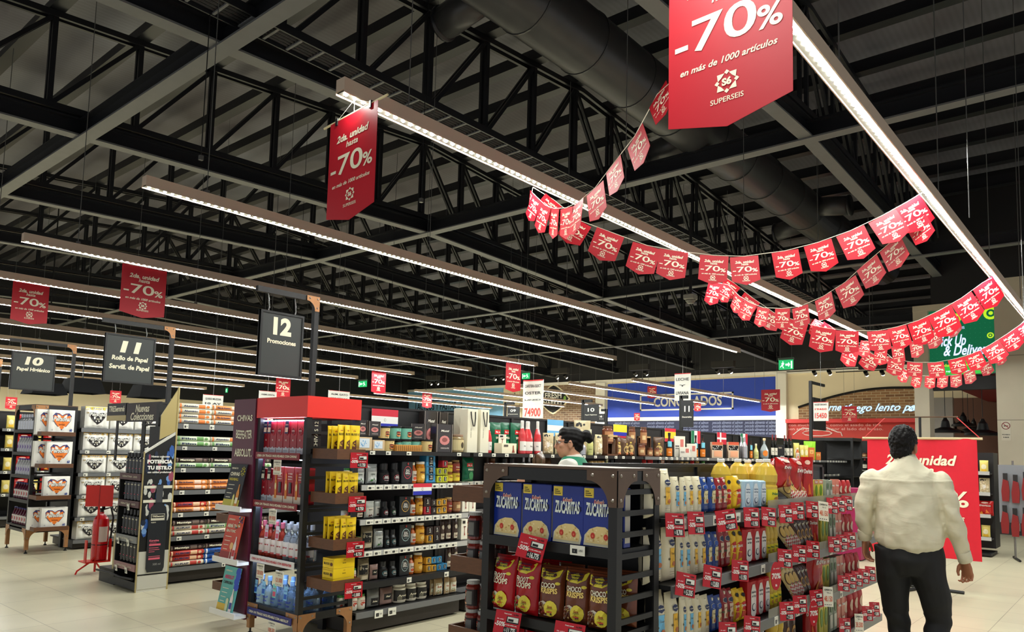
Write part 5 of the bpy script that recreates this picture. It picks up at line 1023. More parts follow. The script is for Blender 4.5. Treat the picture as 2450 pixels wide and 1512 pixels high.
# ---- cereal rack in the foreground -------------------------------------------------------------------
ZX0, ZX1, ZY0, ZY1 = 2.80, 3.17, 1.77, 2.56
r, G, SF, SS = end_rack(ZX0, ZX1, ZY0, ZY1, 1.495, .2, [.42, .785, 1.15], 'black steel cereal rack with bronze top in the foreground', slats=[1.40-.094*i for i in range(13)], gm=BRONZE, feet=True)
D, W = ZY1-ZY0, ZX1-ZX0
for S, hi in ((SF, D), (SS, W)):
    for c, d in ((0, 1), (hi, -1)): G(S, c, 1.495, d, -1)
K('cereal', (.175, .265), 'blue cereal box', 'cereal box', k_cereal)
cx_row('cereal', [2.43, 2.245, 2.06, 1.885], 2.86, 1.15, 'facing us on the upper shelf of the cereal rack', 1.0); cx_row('cereal', [2.43, 2.245, 2.06, 1.885], 2.93, 1.15, 'in the row behind on the upper cereal shelf')
CR, CRD, CB, CBD = M('bag_red', (176, 22, 30), .22, noise_amt=.15, scale=9), M('bag_red_dark', (110, 20, 26), .25), M('bag_brown', (112, 58, 34), .22, noise_amt=.25, scale=9), M('bag_brown_dark', (60, 34, 24), .25)
K('froot', (.16, .27), 'red fruit hoop cereal bag', 'cereal bag', k_cbag, 'FROOT', 'LOOPS', CR, CRD, True, 1); K('coco1', (.16, .27), 'light brown puffed rice cereal bag', 'cereal bag', k_cbag, 'COCO', 'KRISPIS', CB, CBD, True, 2); K('choco', (.16, .27), 'brown chocolate rice cereal bag', 'cereal bag', k_cbag, 'CHOCO', 'KRISPIS', CB, CBD, True, 3)
for key, y, x, sc_, lean in (('froot', 2.46, 2.86, 1.0, .1), ('froot', 2.31, 2.86, 1.0, .08), ('coco1', 2.17, 2.87, .93, .1), ('choco', 2.02, 2.87, .95, .09), ('choco', 1.88, 2.86, .95, .08)):
    kd, _, lk, cat = get(key); o = put(kd, (x, y, .79), 0, lk, 'in the front row of the middle cereal shelf', cat, scale=(.9*sc_, 1.3, .98*sc_)); o.rotation_euler = Euler((-lean, 0, -PI/2+(.12 if key != 'froot' else -.05)), 'XYZ')
for key, y, x, sc_, zo in (('froot', 2.36, 2.97, .9, .03), ('froot', 2.24, 2.99, .9, .03), ('choco', 2.14, 2.96, .9, .01), ('choco', 1.98, 2.97, .9, .0), ('choco', 1.86, 2.98, .9, .0)):
    kd, _, lk, cat = get(key); o = put(kd, (x+.02, y, .79+zo*0), 0, lk, 'in the rear row of the middle cereal shelf', cat, scale=(.9, 1.3, 1.02*sc_)); o.rotation_euler = Euler((-.05, 0, -PI/2+.1), 'XYZ')
for i, y in enumerate((2.45, 2.3, 2.15, 2.0, 1.87)):
    kd, _, lk, cat = get('choco' if i > 1 else 'froot'); put(kd, (2.93, y, .425), -PI/2, lk, 'on the lowest visible cereal shelf', cat, scale=(.9, 1.2, 1))
for px, py, n, sc_, wd, tilt in ((1278, 1282, '16.775', 1.12, 'at the upper shelf edge', .12), (1218, 1462, '11.775', 1.1, 'at the left of the middle shelf edge', .0), (1365, 1490, '11.775', 1.15, 'at the right of the middle shelf edge', .0)):
    p = at(px, py, x=2.765); kd = kind('zc'+n, k_card, n, '-50%', '16.900'); o = put(kd, p, 0, 'red half price card', wd+' of the cereal rack', 'price card', scale=(sc_*1.1, 1, sc_*.98)); o.rotation_euler = Euler((-.25, tilt, -PI/2+.05), 'XYZ')
o = mk('shelf_ticket', TAGM[0], None, at(1382, 1317, x=2.785)); o.rotation_euler = (0, 0, -PI/2); o.scale = (1, 1, 1.1); tag(o, 'white price ticket on the upper rail of the cereal rack', 'price ticket')
# wooden boxes with sweet tubs on the far side of the cereal rack
for k, z in enumerate((1.315, .955, .60)):
    wood_box(2.81, 3.15, 2.561, 2.79, z-.01, .08, '%s walnut box on the left side of the cereal rack' % ('upper', 'middle', 'lowest')[k])
    if k:
        for j in range(2):
            for i, (x, y) in enumerate(((2.92, 2.725), (3.04, 2.725), (2.92, 2.64), (3.04, 2.64))[:2 if j else 4]):
                if j and i > 1: continue
                put(get('tube')[0], (x, y-.0, z+.003+j*.145), -PI/2, 'plastic tub of red sweets', 'in the %s walnut box, %s layer' % (('', 'middle', 'lowest')[k], ('lower', 'upper')[j]), 'sweet tub', scale=(.78, .78, .84))
# ================================================================ paper-roll gondola, tissue gondola, haircare display
g11 = gondola(3.94, 9.9, 8.3, 9.2, 8.75, [(.19, 8.3, GREY, .05, .28), (.53, 8.3, GREY, .05, .3), (.79, 8.3, GREY, .05, .3), (1.04, 8.3, GREY, .05, .3), (1.29, 8.3, GREY, .05, .3), (1.535, 8.3, GREY, .045, .3), (1.79, 8.3, GREY, .06, .35)], 2.02, 'black gondola stacked with foil and film rolls')
def rolls(z, layers, where):
    for j, (k0, k1) in enumerate(layers):
        for i in range(3):
            key = (k0, k1, k0)[i]; kd, (w0, h0), lk, cat = get(key)
            sc_ = 1.22; o = put(kd, (4.155+i*.405, 8.335+.012*(j % 2), z+.001+j*.058), 0, lk, where, cat, scale=(sc_, 1.15, 1.15)); o.rotation_euler = (0, 0, (.5-((i*7+j*3) % 5)/5)*.03)
rolls(1.79, [('fa', 'fa'), ('fa', 'fc'), ('fa', 'fa'), ('fa', 'fc')], 'on the top shelf of the roll gondola'); rolls(1.535, [('fb', 'fb'), ('fb', 'fa')], 'on the second shelf of the roll gondola')
rolls(1.29, [('fb', 'fb'), ('ff', 'ff')], 'on the third shelf of the roll gondola'); rolls(1.04, [('fc', 'fc'), ('fc', 'fc')], 'on the fourth shelf of the roll gondola'); rolls(.79, [('fc', 'fc'), ('fg', 'fc')], 'on the fifth shelf of the roll gondola')
rolls(.53, [('fd', 'fd'), ('fd', 'fb'), ('ff', 'ff')], 'on the sixth shelf of the roll gondola'); rolls(.19, [('fd', 'fe'), ('fg', 'fe'), ('fg', 'fe'), ('ff', 'ff')], 'on the bottom shelf of the roll gondola')
g10 = gondola(4.2, 9.8, 11.8, 12.7, 12.25, [(.14, 11.8, GREY, .05, 0), (.46, 11.8, GREY, .05, .3), (.78, 11.8, GREY, .05, .3), (1.10, 11.8, GREY, .05, .3), (1.43, 11.8, GREY, .05, .3), (1.755, 11.8, GREY, .06, .3)], 2.0, 'gondola of white tissue packs behind the red sign stand')
K('tpo', (.33, .27), 'white toilet roll pack with orange heart', 'tissue pack', k_tp, C(236, 124, 40)); K('tpv', (.33, .27), 'white tissue pack with black heart', 'tissue pack', k_tp, C(28, 22, 24), 'vip'); K('tpy', (.33, .3), 'yellow-topped tissue pack with black heart', 'tissue pack', k_tp, C(28, 22, 24), 'yel', .33, .3)
for z, key, wd in ((.14, 'tpv', 'bottom'), (.46, 'tpv', 'second lowest'), (.78, 'tpv', 'third lowest'), (1.10, 'tpv', 'middle'), (1.43, 'tpv', 'second'), (1.755, 'tpy', 'top')):
    for i in range(4): kd, _, lk, cat = get(key); put(kd, (4.42+i*.36, 11.92, z+.001), 0, lk, 'on the %s shelf of the tissue gondola' % wd, cat, scale=(1.02, 1, 1.06 if z > 1.7 else .98))
r, G, SF, SS = end_rack(3.6, 4.14, 11.8, 12.65, 2.05, .28, [.36, .72, 1.06, 1.38, 1.7], 'black end rack of juices and hung tissue packs, far left', slats=[.5+.12*i for i in range(12)], gm=GUSSET)
G(SF, 0, 2.05, 1, -1); G(SS, 0, 2.05, 1, -1); G(SF, .85, 2.05, -1, -1)
K('jpk', (.07, .2), 'small drink bottle', 'bottle', k_lathe, 'drink_bottle', [(.03, 0), (.034, .01), (.034, .12), (.014, .17), (.014, .19)], C(90, 30, 50, .15), [(.016, .185), (.016, .2), (.012, .202)], C(60, 60, 120), (.03, .11, .0345), C(226, 220, 216), [('o', 0, .5, .3, .3, C(190, 60, 70))])
K('jpw', (.07, .2), 'white drink bottle', 'bottle', k_lathe, 'drink_bottle', [(.03, 0), (.034, .01), (.034, .12), (.014, .17), (.014, .19)], C(214, 216, 220), [(.016, .185), (.016, .2), (.012, .202)], C(110, 60, 160), (.03, .11, .0345), C(206, 206, 220), [('o', 0, .5, .3, .3, C(120, 90, 170))])
for z, key, wd in ((.36, 'jpk', 'lowest'), (.72, 'jpk', 'second lowest'), (1.06, 'jpw', 'middle'), (1.38, 'jpw', 'second highest'), (1.7, 'silb', 'top')):
    for i in range(7): kd, _, lk, cat = get(key); put(kd, (3.68, 12.56-i*.105, z+.001), -PI/2, lk, 'on the %s tier of the far left rack' % wd, cat, scale=(1.2, 1.2, 1.15 if key != 'silb' else .95))
for k, z in enumerate((1.63, 1.19, .755, .33)):
    wood_box(3.6, 4.03, 11.5, 11.798, z-.005, .055, '%s walnut tray under an orange heart tissue pack' % BN[k])
    for j, (x, y) in enumerate(((3.86, 11.60), (3.74, 11.70))):
        if j and k == 2: continue
        kd, _, lk, cat = get('tpo'); put(kd, (x, y, z+.008), 0, lk, 'on the %s walnut tray' % BN[k], cat, scale=(.98, .45, 1.3 if k < 2 else 1.12))
# gondola at the left edge
g9 = gondola(4.2, 9.0, 15.4, 16.3, 15.85, [(.2, 15.4, GREY, .05, 0), (.6, 15.4, GREY, .05, .3), (1.0, 15.4, GREY, .05, .3), (1.4, 15.4, GREY, .05, .3), (1.75, 15.4, GREY, .05, .3)], 2.05, 'far gondola of coloured packs at the left edge')
r9, G, SF, SS = end_rack(3.6, 4.14, 15.4, 16.2, 2.0, .28, [.4, .8, 1.2, 1.6], 'rack of yellow and mint packs cut by the left edge', slats=[.5+.14*i for i in range(10)])
for z in (.4, .8, 1.2, 1.6):
    for i in range(5): kd, _, lk, cat = get(('yelp', 'leaf')[i % 2]); put(kd, (3.7, 16.1-i*.15, z+.001), -PI/2, ('yellow', 'mint')[i % 2]+' household pack', 'on the rack at the left edge', 'packet', scale=(1.3, 1.3, 1.5))
for z in (.6, 1.0, 1.4, 1.75):
    for i in range(4): kd, _, lk, cat = get(('yelp', 'dori')[i % 2]); put(kd, (4.35+i*.22, 15.5, z+.001), 0, ('yellow', 'red')[i % 2]+' household pack', 'on the far left gondola', 'packet', scale=(1.3, 1.2, .8 if i % 2 else 1.3))
for k, z in enumerate((1.5, 1.05, .6)): wood_box(3.62, 4.1, 15.1, 15.39, z, .06, '%s walnut tray at the left edge rack' % BN[k]); [put(get('yelp')[0], (3.72+i*.13, 15.2, z+.014), 0, 'yellow floral pack', 'on the %s walnut tray at the left edge' % BN[k], 'packet', scale=(1.2, 1, 1.5)) for i in range(3)]

# haircare display: side panel with a large bottle picture, three tiers of black bottles, name boards
root = empty('product_display', (3.52, 8.1, 0)); tag(root, 'black haircare display with a giant shampoo bottle picture on its side', 'display')
GOLD = C(176, 158, 104, .35); SIDE = C(206, 204, 192, .35)
s = MB().extrude([(0, 0, .0), (.33, 0, .0), (.33, 0, 1.70), (0, 0, 1.47)], (0, .02, 0), SIDE); sp = s.build('side_panel', root)
s = MB().box(.32, .335, -.004, .02, .0, 2.19, GOLD).box(-.003, 0.004, -.003, .02, 0, 1.47, GOLD); s.extrude([(.335, .002, 1.70), (.335, .002, 2.19), (.15, .002, 1.86), (.15, .002, 1.60)], (0, .012, 0), GOLD); s.build('gold_edge', root)
S = lambda u, v, off: (.165+u, -.001-off, v); s = MB()
def inpanel(x, z): return z < 1.47+(x+.165)/.33*.23-.01
s.shape(S, [(-.16, .42), (.16, .42), (.16, 1.66), (-.16, 1.45)], BLK2, .001)
g = random.Random(9)
for i in range(70):
    x, z = g.uniform(-.14, .14), g.uniform(.62, 1.6)
    if inpanel(x, z+.05): s.blob(S, x, z, g.uniform(.012, .03), g.uniform(.03, .07), C(*g.choice([(50, 90, 160), (110, 150, 200), (30, 40, 60), (150, 70, 90), (196, 196, 186), (20, 22, 28)])), .0015+.00005*i, 7)
for i, z in enumerate((1.08, .93)): s.patch(S, -.15, .15, z, z+.03, C(220, 216, 196), .006, 1, 1)
s.patch(S, -.155, .155, .03, .42, C(196, 194, 182), .003, 1, 1); s.patch(S, -.16, .16, .17, .185, BLK2, .004, 1, 1)
s.txt(S, 'POTENCIA', 0, 1.365, .05, WHITE, .01, bold=.06, w=.27); s.txt(S, 'TU ESTILO', 0, 1.30, .05, WHITE, .01, bold=.06, w=.26); s.txt(S, 'con calidad profesional', 0, 1.25, None, WHITE, .01, bold=.03, w=.25); s.txt(S, 'Nuevas coleccion', .0, 1.42, None, WHITE, .01, bold=.03, shear=.3, w=.2)
s.build('artwork', sp)
bt = [(-.075, .2), (.085, .2), (.1, .24), (.1, .8), (.085, .88), (.04, .92), (.04, 1.12), (-.03, 1.12), (-.03, .92), (-.075, .88), (-.095, .8), (-.092, .24)]
s = MB(); s.extrude([S(x+.01, z, .0125) for x, z in bt][::-1], (0, .002, 0), C(44, 46, 50, .3)); s.patch(S, -.022, .045, .93, 1.11, C(64, 66, 70), .014, 1, 1)
s.patch(S, -.06, .085, .74, .81, C(200, 196, 176), .014, 1, 1); s.patch(S, -.055, .08, .765, .805, BLK2, .015, 1, 1); s.txt(S, 'TRESemmé', .012, .785, None, CREAM, .016, bold=.02, w=.12); s.txt(S, 'NUEVO', -.03, .72, None, CREAM, .014, bold=.02, w=.05)
s.txt(S, 'Keratina', -.01, .53, None, C(226, 110, 130), .014, bold=.03, w=.1); s.txt(S, 'ANTIFRIZZ', -.02, .505, None, C(206, 90, 110), .014, w=.07)
for z, a in ((.475, .12), (.45, .1), (.43, .11), (.41, .06), (.36, .12), (.33, .12)): s.patch(S, -.06, -.06+a, z, z+(.02 if z in (.475, .33) else .006), C(216, 96, 116), .014, 1, 1)
s.txt(S, '500 ml', .03, .28, .03, C(170, 170, 166), .014); s.build('bottle_picture', sp)
for x in (.0,): 
    s = MB().box(0, .32, .02, .56, .02, .1, BLK2).box(.3, .32, .02, .6, .1, 1.75, BLK2).box(0, .32, .56, .58, .1, 1.2, BLK2).box(.02, .3, .6, 1.0, .0, .16, BLK2).box(.04, .3, .6, .72, .16, .55, GOLD).box(.04, .3, .6, .68, .55, .85, GOLD); s.build('cabinet', root)
    s = MB().tube([(-.03, .02, .14), (-.04, .3, .13), (-.03, .58, .14), (-.03, .95, .13)], .012, BLK2, 6); s.build('bumper_rail', root)
    for z, c in ((.27, (150, 110, 110)), (.56, (130, 132, 130)), (.93, (80, 40, 44)), (1.22, (80, 40, 44))):
        sh = MB().box(0, .3, .02, .56, z-.02, z, BLK2).build('shelf', root); t = MB().box(-.012, 0, .03, .55, z-.06, z+.01, C(*c)); S2 = lambda u, v, off: (-.0125-off, .29-u, v); t.txt(S2, 'KERATINA  LISO', 0, z-.025, .028, CREAM, w=.36); t.build('strip', sh)
for z, wd in ((.27, 'lowest'), (.56, 'second'), (.93, 'third'), (1.22, 'top')):
    for i in range(6): kd, _, lk, cat = get('sham'); put(kd, (3.58, 8.62-i*.085, z+.001), -PI/2, lk, 'on the %s tier of the haircare display' % wd, cat, scale=(1.25, 1.25, 1.28 if z < 1 else 1.05))
for i, (y, z) in enumerate(((8.55, .21), (8.3, .21), (8.55, .50), (8.3, .50), (8.35, .87))): o = mk('shelf_ticket', TAGM[1], None, (3.495, y, z)); o.rotation_euler = (.15, 0, -PI/2); o.scale = (1, 1, 1.6); tag(o, 'small white price ticket clipped on the haircare display, %s from the floor' % ORD[i], 'price ticket')
for px0, px1, py0, py1, c, t, lb in ((258, 301, 966, 1006, (36, 32, 34), 'TRESemmé', 'narrow black name board with a gold foot above the haircare display'), (302, 382, 965, 1008, (44, 34, 32), 'Nuevas|Colecciones', 'wide dark board announcing new collections above the haircare display')):
    a, b = at(px0, py0, x=3.95), at(px1, py1, x=3.95); root = empty('header_board', (3.95, a.y, b.z)); tag(root, lb, 'board')
    w_, h = a.y-b.y, a.z-b.z; s = MB().box(0, .02, -w_, 0, 0, h, C(*c)); s.build('board', root); S = lambda u, v, off: (-off, -w_/2-u, v); s = MB(); L = t.split('|')
    for i, q in enumerate(L): s.txt(S, q, 0, h*(.5 if len(L) == 1 else .7-.42*i)+(.04 if len(L) == 1 else 0), None, CREAM, .002, bold=.02, shear=.2 if len(L) > 1 else 0, w=w_*(.8 if len(L) == 1 else .66 if len(q) > 6 else .4))
    if len(L) == 1: s.patch(S, -w_/2, w_/2, 0, h*.3, GOLD, .002, 1, 1)
    s.build('lettering', root); MB().box(.005, .015, -w_*.6, -w_*.5, -.5, 0, BLK2).build('stem', root)
# dark bin-like step units left of the display belong to it; fire extinguisher on its stand
root = empty('extinguisher_stand', (3.68, 9.6, 0)); tag(root, 'red floor stand with square sign board for the extinguisher', 'stand')
RDM = M('stand_red', (206, 34, 24), .35); EX = M('extinguisher_red', (196, 18, 26), .2, coat=.5)
s = MB().tube([(0, 0, .02), (0, 0, 1.03)], .013, RDM, 8); s.build('pole', root)
w_ = .14; s = MB().box(-.145, .145, -.02, -.012, .79, 1.04, RDM).box(-.004, .004, -.024, -.02, .79, 1.04, C(150, 20, 16)); o = s.build('sign_board', root, rz=-.5)
s = MB().tube([(-.22, -.03, .012), (-.2, -.02, .05), (-.05, 0, .14), (0, 0, .2)], .01, RDM, 6).tube([(.12, .1, .012), (0, 0, .14)], .01, RDM, 6); s.build('foot', root)
s = MB().box(-.13, .15, -.06, .16, .13, .145, RDM).box(-.13, -.12, -.06, .0, .145, .4, RDM).box(.14, .15, -.06, .0, .145, .4, RDM); s.build('cradle', root)
root = empty('fire_extinguisher', (3.74, 9.66, .147)); tag(root, 'red fire extinguisher standing in the red cradle', 'fire extinguisher')
MB().lathe([(.08, 0), (.09, .01), (.09, .43), (.08, .49), (.045, .535), (.025, .55), (.025, .57)], EX, 20).build('cylinder', root, smooth=True)
MB().lathe([(.022, .57), (.022, .6)], BLK2, 10).box(-.1, .03, -.012, .012, .6, .615, BLK2).box(-.1, .03, -.012, .012, .64, .65, BLK2).box(.0, .03, -.012, .012, .6, .65, BLK2).build('valve_handle', root)
MB().tube([(.02, 0, .6), (.09, -.03, .62), (.12, -.04, .5), (.1, -.05, .25), (.1, -.05, .12)], .011, BLK2, 7).build('hose', root); MB().lathe([(.091, .18), (.091, .19)], BLK2, 20).lathe([(.091, .3), (.0915, .302)], BLK2, 20).build('band', root)
MB().patch(cylS(.0905), -.05, .05, .22, .4, C(214, 190, 180), .001, 6, 1).build('label', root)
# ================================================================ sauces and oils gondola (right) with red half-price cards
GX0, GX1 = 3.19, 6.75
g13 = gondola(GX0, GX1, 1.74, 2.56, 2.2, [(.32, 1.72, GREY, .055, .3), (.64, 1.72, GREY, .055, .3), (.96, 1.72, GREY, .055, .3), (1.27, 1.72, GREY, .055, .3)], 1.50, 'low black gondola crowded with sauces, oils, pasta and red price cards', backc=C(40, 40, 42))
CLR = M('acrylic', (226, 222, 206), .1, trans=.7, ior=1.1)
for z in (.64, .96, 1.27): 
    s = MB().box(4.35-GX0, GX1-GX0-.02, -.03, -.027, z-.01, z+.05, CLR); s.build('acrylic_guard', g13)
WA = 'on the top tier of the sauce gondola'; WB = 'on the second tier of the sauce gondola'; WC = 'on the third tier of the sauce gondola'; WD = 'on the lowest tier of the sauce gondola'
def g13row(items, z, where, **k):
    for it in items: fit(it[0], it[1], it[2], it[3], 1.735+(it[4] if len(it) > 4 else 0), z+(it[5] if len(it) > 5 else 0), where, hmax=.45, **k)
g13row([('mayb', 1573, 1602, 1122), ('mayy', 1602, 1630, 1123), ('mayb', 1629, 1647, 1142), ('mayb', 1648, 1661, 1143), ('mayy', 1662, 1680, 1141), ('mayy', 1681, 1700, 1141), ('blup', 1701, 1718, 1143), ('blup', 1720, 1735, 1143), ('redp', 1736, 1748, 1145), ('redp', 1749, 1762, 1144),
        ('savo', 1764, 1780, 1140), ('savo', 1782, 1797, 1140), ('flob', 1798, 1815, 1150), ('flob', 1817, 1834, 1150), ('flob', 1836, 1852, 1151), ('oil', 1853, 1876, 1099), ('oil', 1834, 1856, 1100, .14), ('oil', 1779, 1806, 1099, .25), ('oil', 1805, 1828, 1101, .25), ('oil', 1734, 1772, 1099, .25)], 1.271, WA)
g13row([('dori', 1882, 1912, 1095, .04, .1), ('dori', 1914, 1939, 1097, .04, .04), ('dori', 1938, 1971, 1094, .0, .0), ('dori', 1868, 1890, 1098, .2, .06)], 1.271, WA)
g13row([('jga', 1972, 1982, 1149), ('jga', 1983, 1994, 1149), ('jgb', 1996, 2003, 1149), ('jgb', 2004, 2010, 1150), ('jgc', 2011, 2020, 1148), ('jgc', 2021, 2030, 1148), ('jgd', 2031, 2040, 1150), ('jgd', 2041, 2049, 1150), ('jgd', 2050, 2057, 1150)], 1.271, WA)
def slanted(key, n, px0, px1, z, where, lean=.9, sc_=1.0, Y=1.80):
    kd, _, lk, cat = get(key)
    for i in range(n):
        px = px0+(px1-px0)*i/max(1, n-1); X = sx(px, Y, z+.05)
        o = put(kd, (X, Y+.0, z+.004+.02), 0, lk+' leaning left', where, cat, scale=(sc_, 1, sc_)); o.rotation_euler = Euler((-.25, -lean, 0), 'XYZ')
slanted('pasta', 4, 1906, 1936, 1.272, WA, 1.05, .9)
base = lambda dy: [('mayb', 1576, 1612, 0), ('mayy', 1613, 1640, 0), ('mayb', 1640, 1654, 1), ('mayb', 1655, 1673, 1), ('mayy', 1674, 1691, 1), ('mayy', 1692, 1711, 1), ('blup', 1712, 1726, 1), ('blup', 1727, 1741, 1), ('redp', 1742, 1754, 2), ('redp', 1756, 1770, 2), ('savo', 1771, 1784, 2), ('savo', 1786, 1800, 2)]
hB = (1264, 1275, 1262); hC = (1420, 1428, 1412)
g13row([(a, b, c, hB[d]) for a, b, c, d in base(0)]+[('flor', 1801, 1820, 1265), ('flor', 1821, 1836, 1263), ('flor', 1837, 1852, 1262), ('oils', 1853, 1861, 1248), ('oils', 1862, 1871, 1247), ('oils', 1872, 1881, 1246)], .961, WB)
slanted('pasta', 3, 1893, 1912, .962, WB, .75, .9); slanted('pastd', 4, 1918, 1946, .962, WB, .45, .95)
g13row([('dori', 1952, 1982, 1225), ('jga', 1986, 1994, 1228), ('jga', 1995, 2003, 1228), ('jgb', 2004, 2011, 1229), ('jgb', 2012, 2018, 1229), ('jgc', 2019, 2027, 1228), ('jgc', 2028, 2036, 1228), ('jgd', 2037, 2046, 1232), ('jgd', 2047, 2055, 1232), ('jgd', 2056, 2064, 1232)], .961, WB)
g13row([(a, b+8, c+8, hC[d]) for a, b, c, d in base(0)]+[('flor', 1812, 1829, 1390), ('flor', 1830, 1845, 1386), ('flor', 1846, 1860, 1382), ('oils', 1861, 1869, 1352), ('oils', 1870, 1879, 1349), ('oils', 1880, 1889, 1346)], .641, WC)
slanted('pasta', 3, 1903, 1920, .642, WC, .6, .9); slanted('pastd', 4, 1926, 1952, .642, WC, .4, .95)
g13row([('dori', 1958, 1988, 1310), ('jga', 1989, 1997, 1340), ('jga', 1998, 2006, 1338), ('jgb', 2007, 2014, 1337), ('jgb', 2015, 2022, 1336), ('jgc', 2023, 2031, 1333), ('jgc', 2032, 2040, 1331), ('jgd', 2041, 2051, 1330), ('jgd', 2052, 2061, 1328), ('jgd', 2062, 2071, 1326), ('jgd', 2072, 2080, 1325)], .641, WC)
g13row([('oils', 1872, 1884, 1440), ('oils', 1886, 1897, 1436), ('pastd', 1900, 1912, 1440), ('pastd', 1914, 1926, 1436), ('dori', 1944, 1982, 1440), ('flor', 1800, 1835, 1470), ('flor', 1836, 1868, 1462), ('jga', 1985, 1994, 1440), ('jga', 1996, 2005, 1437), ('jgb', 2007, 2015, 1434), ('jgb', 2017, 2025, 1431), ('jgc', 2027, 2035, 1428), ('jgc', 2037, 2045, 1425), ('jgd', 2047, 2058, 1420), ('jgd', 2060, 2070, 1416), ('jgd', 2072, 2082, 1412), ('jgd', 2084, 2094, 1408)], .321, WD)
# cards
NUM = ['8.700', '5.335', '12.850', '11.950', '7.350']
def card(px, py, k, where, tilt, yaw=-.35, look='red half price card', sc_=1.0, num=None, kd=None, w_=1):
    kd = kd or kind('gc'+NUM[k % 5], k_card, num or NUM[k % 5]); p = at(px, py, y=1.68)
    o = put(kd, (p.x, 1.68, p.z+.05*sc_), 0, look, where, 'price card', scale=(sc_*w_, 1, sc_*1.08)); o.rotation_euler = Euler((-.12, tilt, yaw), 'XYZ'); return o
for i, (px, py, t, yw) in enumerate(((1614, 1254, .06, -.25), (1664, 1249, .04, -.2), (1734, 1243, -.12, -.5), (1797, 1236, .05, -.3), (1839, 1235, .1, -.3), (1879, 1228, .03, -.3), (1907, 1221, .02, -.3), (1943, 1218, .1, -.3), (1991, 1209, .08, -.3), (2008, 1206, .08, -.3), (2026, 1203, .08, -.3))): card(px, py, i, 'along the top tier edge', t, yw)
for i, (px, py, t) in enumerate(((1643, 1397, .22), (1706, 1378, .2), (1771, 1363, .12), (1878, 1334, .12), (1912, 1323, .1), (1945, 1313, .12), (1995, 1301, .06), (2014, 1296, .06), (2033, 1290, .06))): card(px, py, i+1, 'along the second tier edge', t)
for i, (px, py, t) in enumerate(((1741, 1512, .1), (1800, 1496, .16), (1882, 1460, .05), (1913, 1444, .05), (1952, 1430, .0), (2018, 1394, .12), (2035, 1389, .12), (2050, 1383, .12), (2066, 1377, .12), (2082, 1371, .12))): card(px, py, i+2, 'along the third tier edge', t)
for i, (px, py, t) in enumerate(((2021, 1496, .1), (2075, 1466, .1), (2092, 1456, .1))): card(px, py, i, 'along the lowest tier edge', t)
for px, py, n, wd in ((1970, 1216, '48.150', 'on the top tier edge'), (1981, 1420, '48.150', 'on the third tier edge'), (2055, 1483, '38.500', 'on the lowest tier edge')):
    card(px, py+2, 0, wd+' of the sauce gondola', .12, look='white offer card with orange price', kd=kind('gw'+n, k_wcard, n), sc_=1.0, w_=1.1)
def k_oval():
    S = lambda u, v, off: (u, -off, v); b = MB(); n = 20; pts = [S(.05*math.cos(2*PI*i/n), .085*math.sin(2*PI*i/n), 0) for i in range(n)]
    b.extrude(pts[::-1], (0, .003, 0), RED); p = MB().txt(S, '70%', 0, 0, .045, WHITE, .001, bold=.03, w=.085); p.txt(S, '2da. unidad', 0, .045, None, WHITE, .001, w=.06); p.txt(S, 'S6', 0, -.055, .018, WHITE, .001, bold=.04)
    return [('shelf_talker', b, False, None), ('print', p, False, None)]
for px, py, wd in ((1857, 1378, 'between the second and third tiers'), (1947, 1467, 'below the third tier')):
    p = at(px, py, y=1.65); o = put(kind('oval', k_oval), p, -.3, 'red oval seventy percent sign sticking out', wd, 'sign', scale=(.9, 1, .95))

# the hanging cloth banner on its stand beyond the man
BX = 10.5
a, b = at(2075, 1048, x=BX), at(2337, 1050, x=BX); yl, yr = a.y, b.y; zt1, zb1_ = 1.86, .40; bw_, bh = yl-yr, zt1-zb1_
CLOTH = M('banner_cloth', (214, 20, 44), .6, noise_amt=.05)
def promo(mb, S, w_, h, logo=True, k=1.0):
    """the offer lettering, origin at the lower left corner of a w_ x h field, S(u from centre, v from bottom)"""
    mb.txt(S, '2da. unidad', 0, h*.815, None, CREAM, .002, bold=.03, shear=.25, w=w_*.7); mb.txt(S, 'hasta', 0, h*.73, None, CREAM, .002, bold=.02, shear=.2, w=w_*.26)
    mb.txt(S, '70', -w_*.03, h*.54, h*.28, CREAM, .002, bold=.01, w=w_*.55); mb.patch(S, -w_*.46, -w_*.34, h*.475, h*.505, CREAM, .002, 1, 1); mb.txt(S, '%', w_*.35, h*.495, h*.18, CREAM, .002, bold=.02, w=w_*.2)
    mb.txt(S, 'en más de 1000 artículos', 0, h*.34, None, CREAM, .002, bold=.02, shear=.25, w=w_*.82)
    if logo:
        c, q = h*.205, w_*.075
        for i in range(4):
            for j in (-1, 1): mb.shape(S, [(-q+(i % 2)*2*q-(q*.1 if i % 2 == 0 else -q*.1), c-q+(i//2)*2*q), (-q*.25+(i % 2)*q*.5, c-q+(i//2)*2*q), (-q*.6+(i % 2)*q*1.2, c-q*.55+(i//2)*q*1.1), (-q+(i % 2)*2*q, c-q*.2+(i//2)*q*.4)], CREAM, .002) if j > 0 else None
        for dx, dz in ((0, 1.1), (0, -1.1), (1.1, 0), (-1.1, 0)): mb.shape(S, [(dx*q-q*.28, c+dz*q), (dx*q, c+dz*q+q*.28), (dx*q+q*.28, c+dz*q), (dx*q, c+dz*q-q*.28)], CREAM, .002)
        mb.txt(S, 'S6', 0, c, q*1.1, CREAM, .003, bold=.05); mb.txt(S, 'SUPERSEIS', 0, h*.105, None, CREAM, .002, bold=.01, w=w_*.28)
root = empty('floor_banner', (BX, (yl+yr)/2, 0)); tag(root, 'large red cloth banner hung on a floor stand, partly hidden by the man', 'banner')
def fold(u, v, off): return (.012*math.sin(u*9)+.01*math.sin(u*23+v*4)*(1-v/bh*.5)-off, -u, zb1_+v)
s = MB(); nu = 26
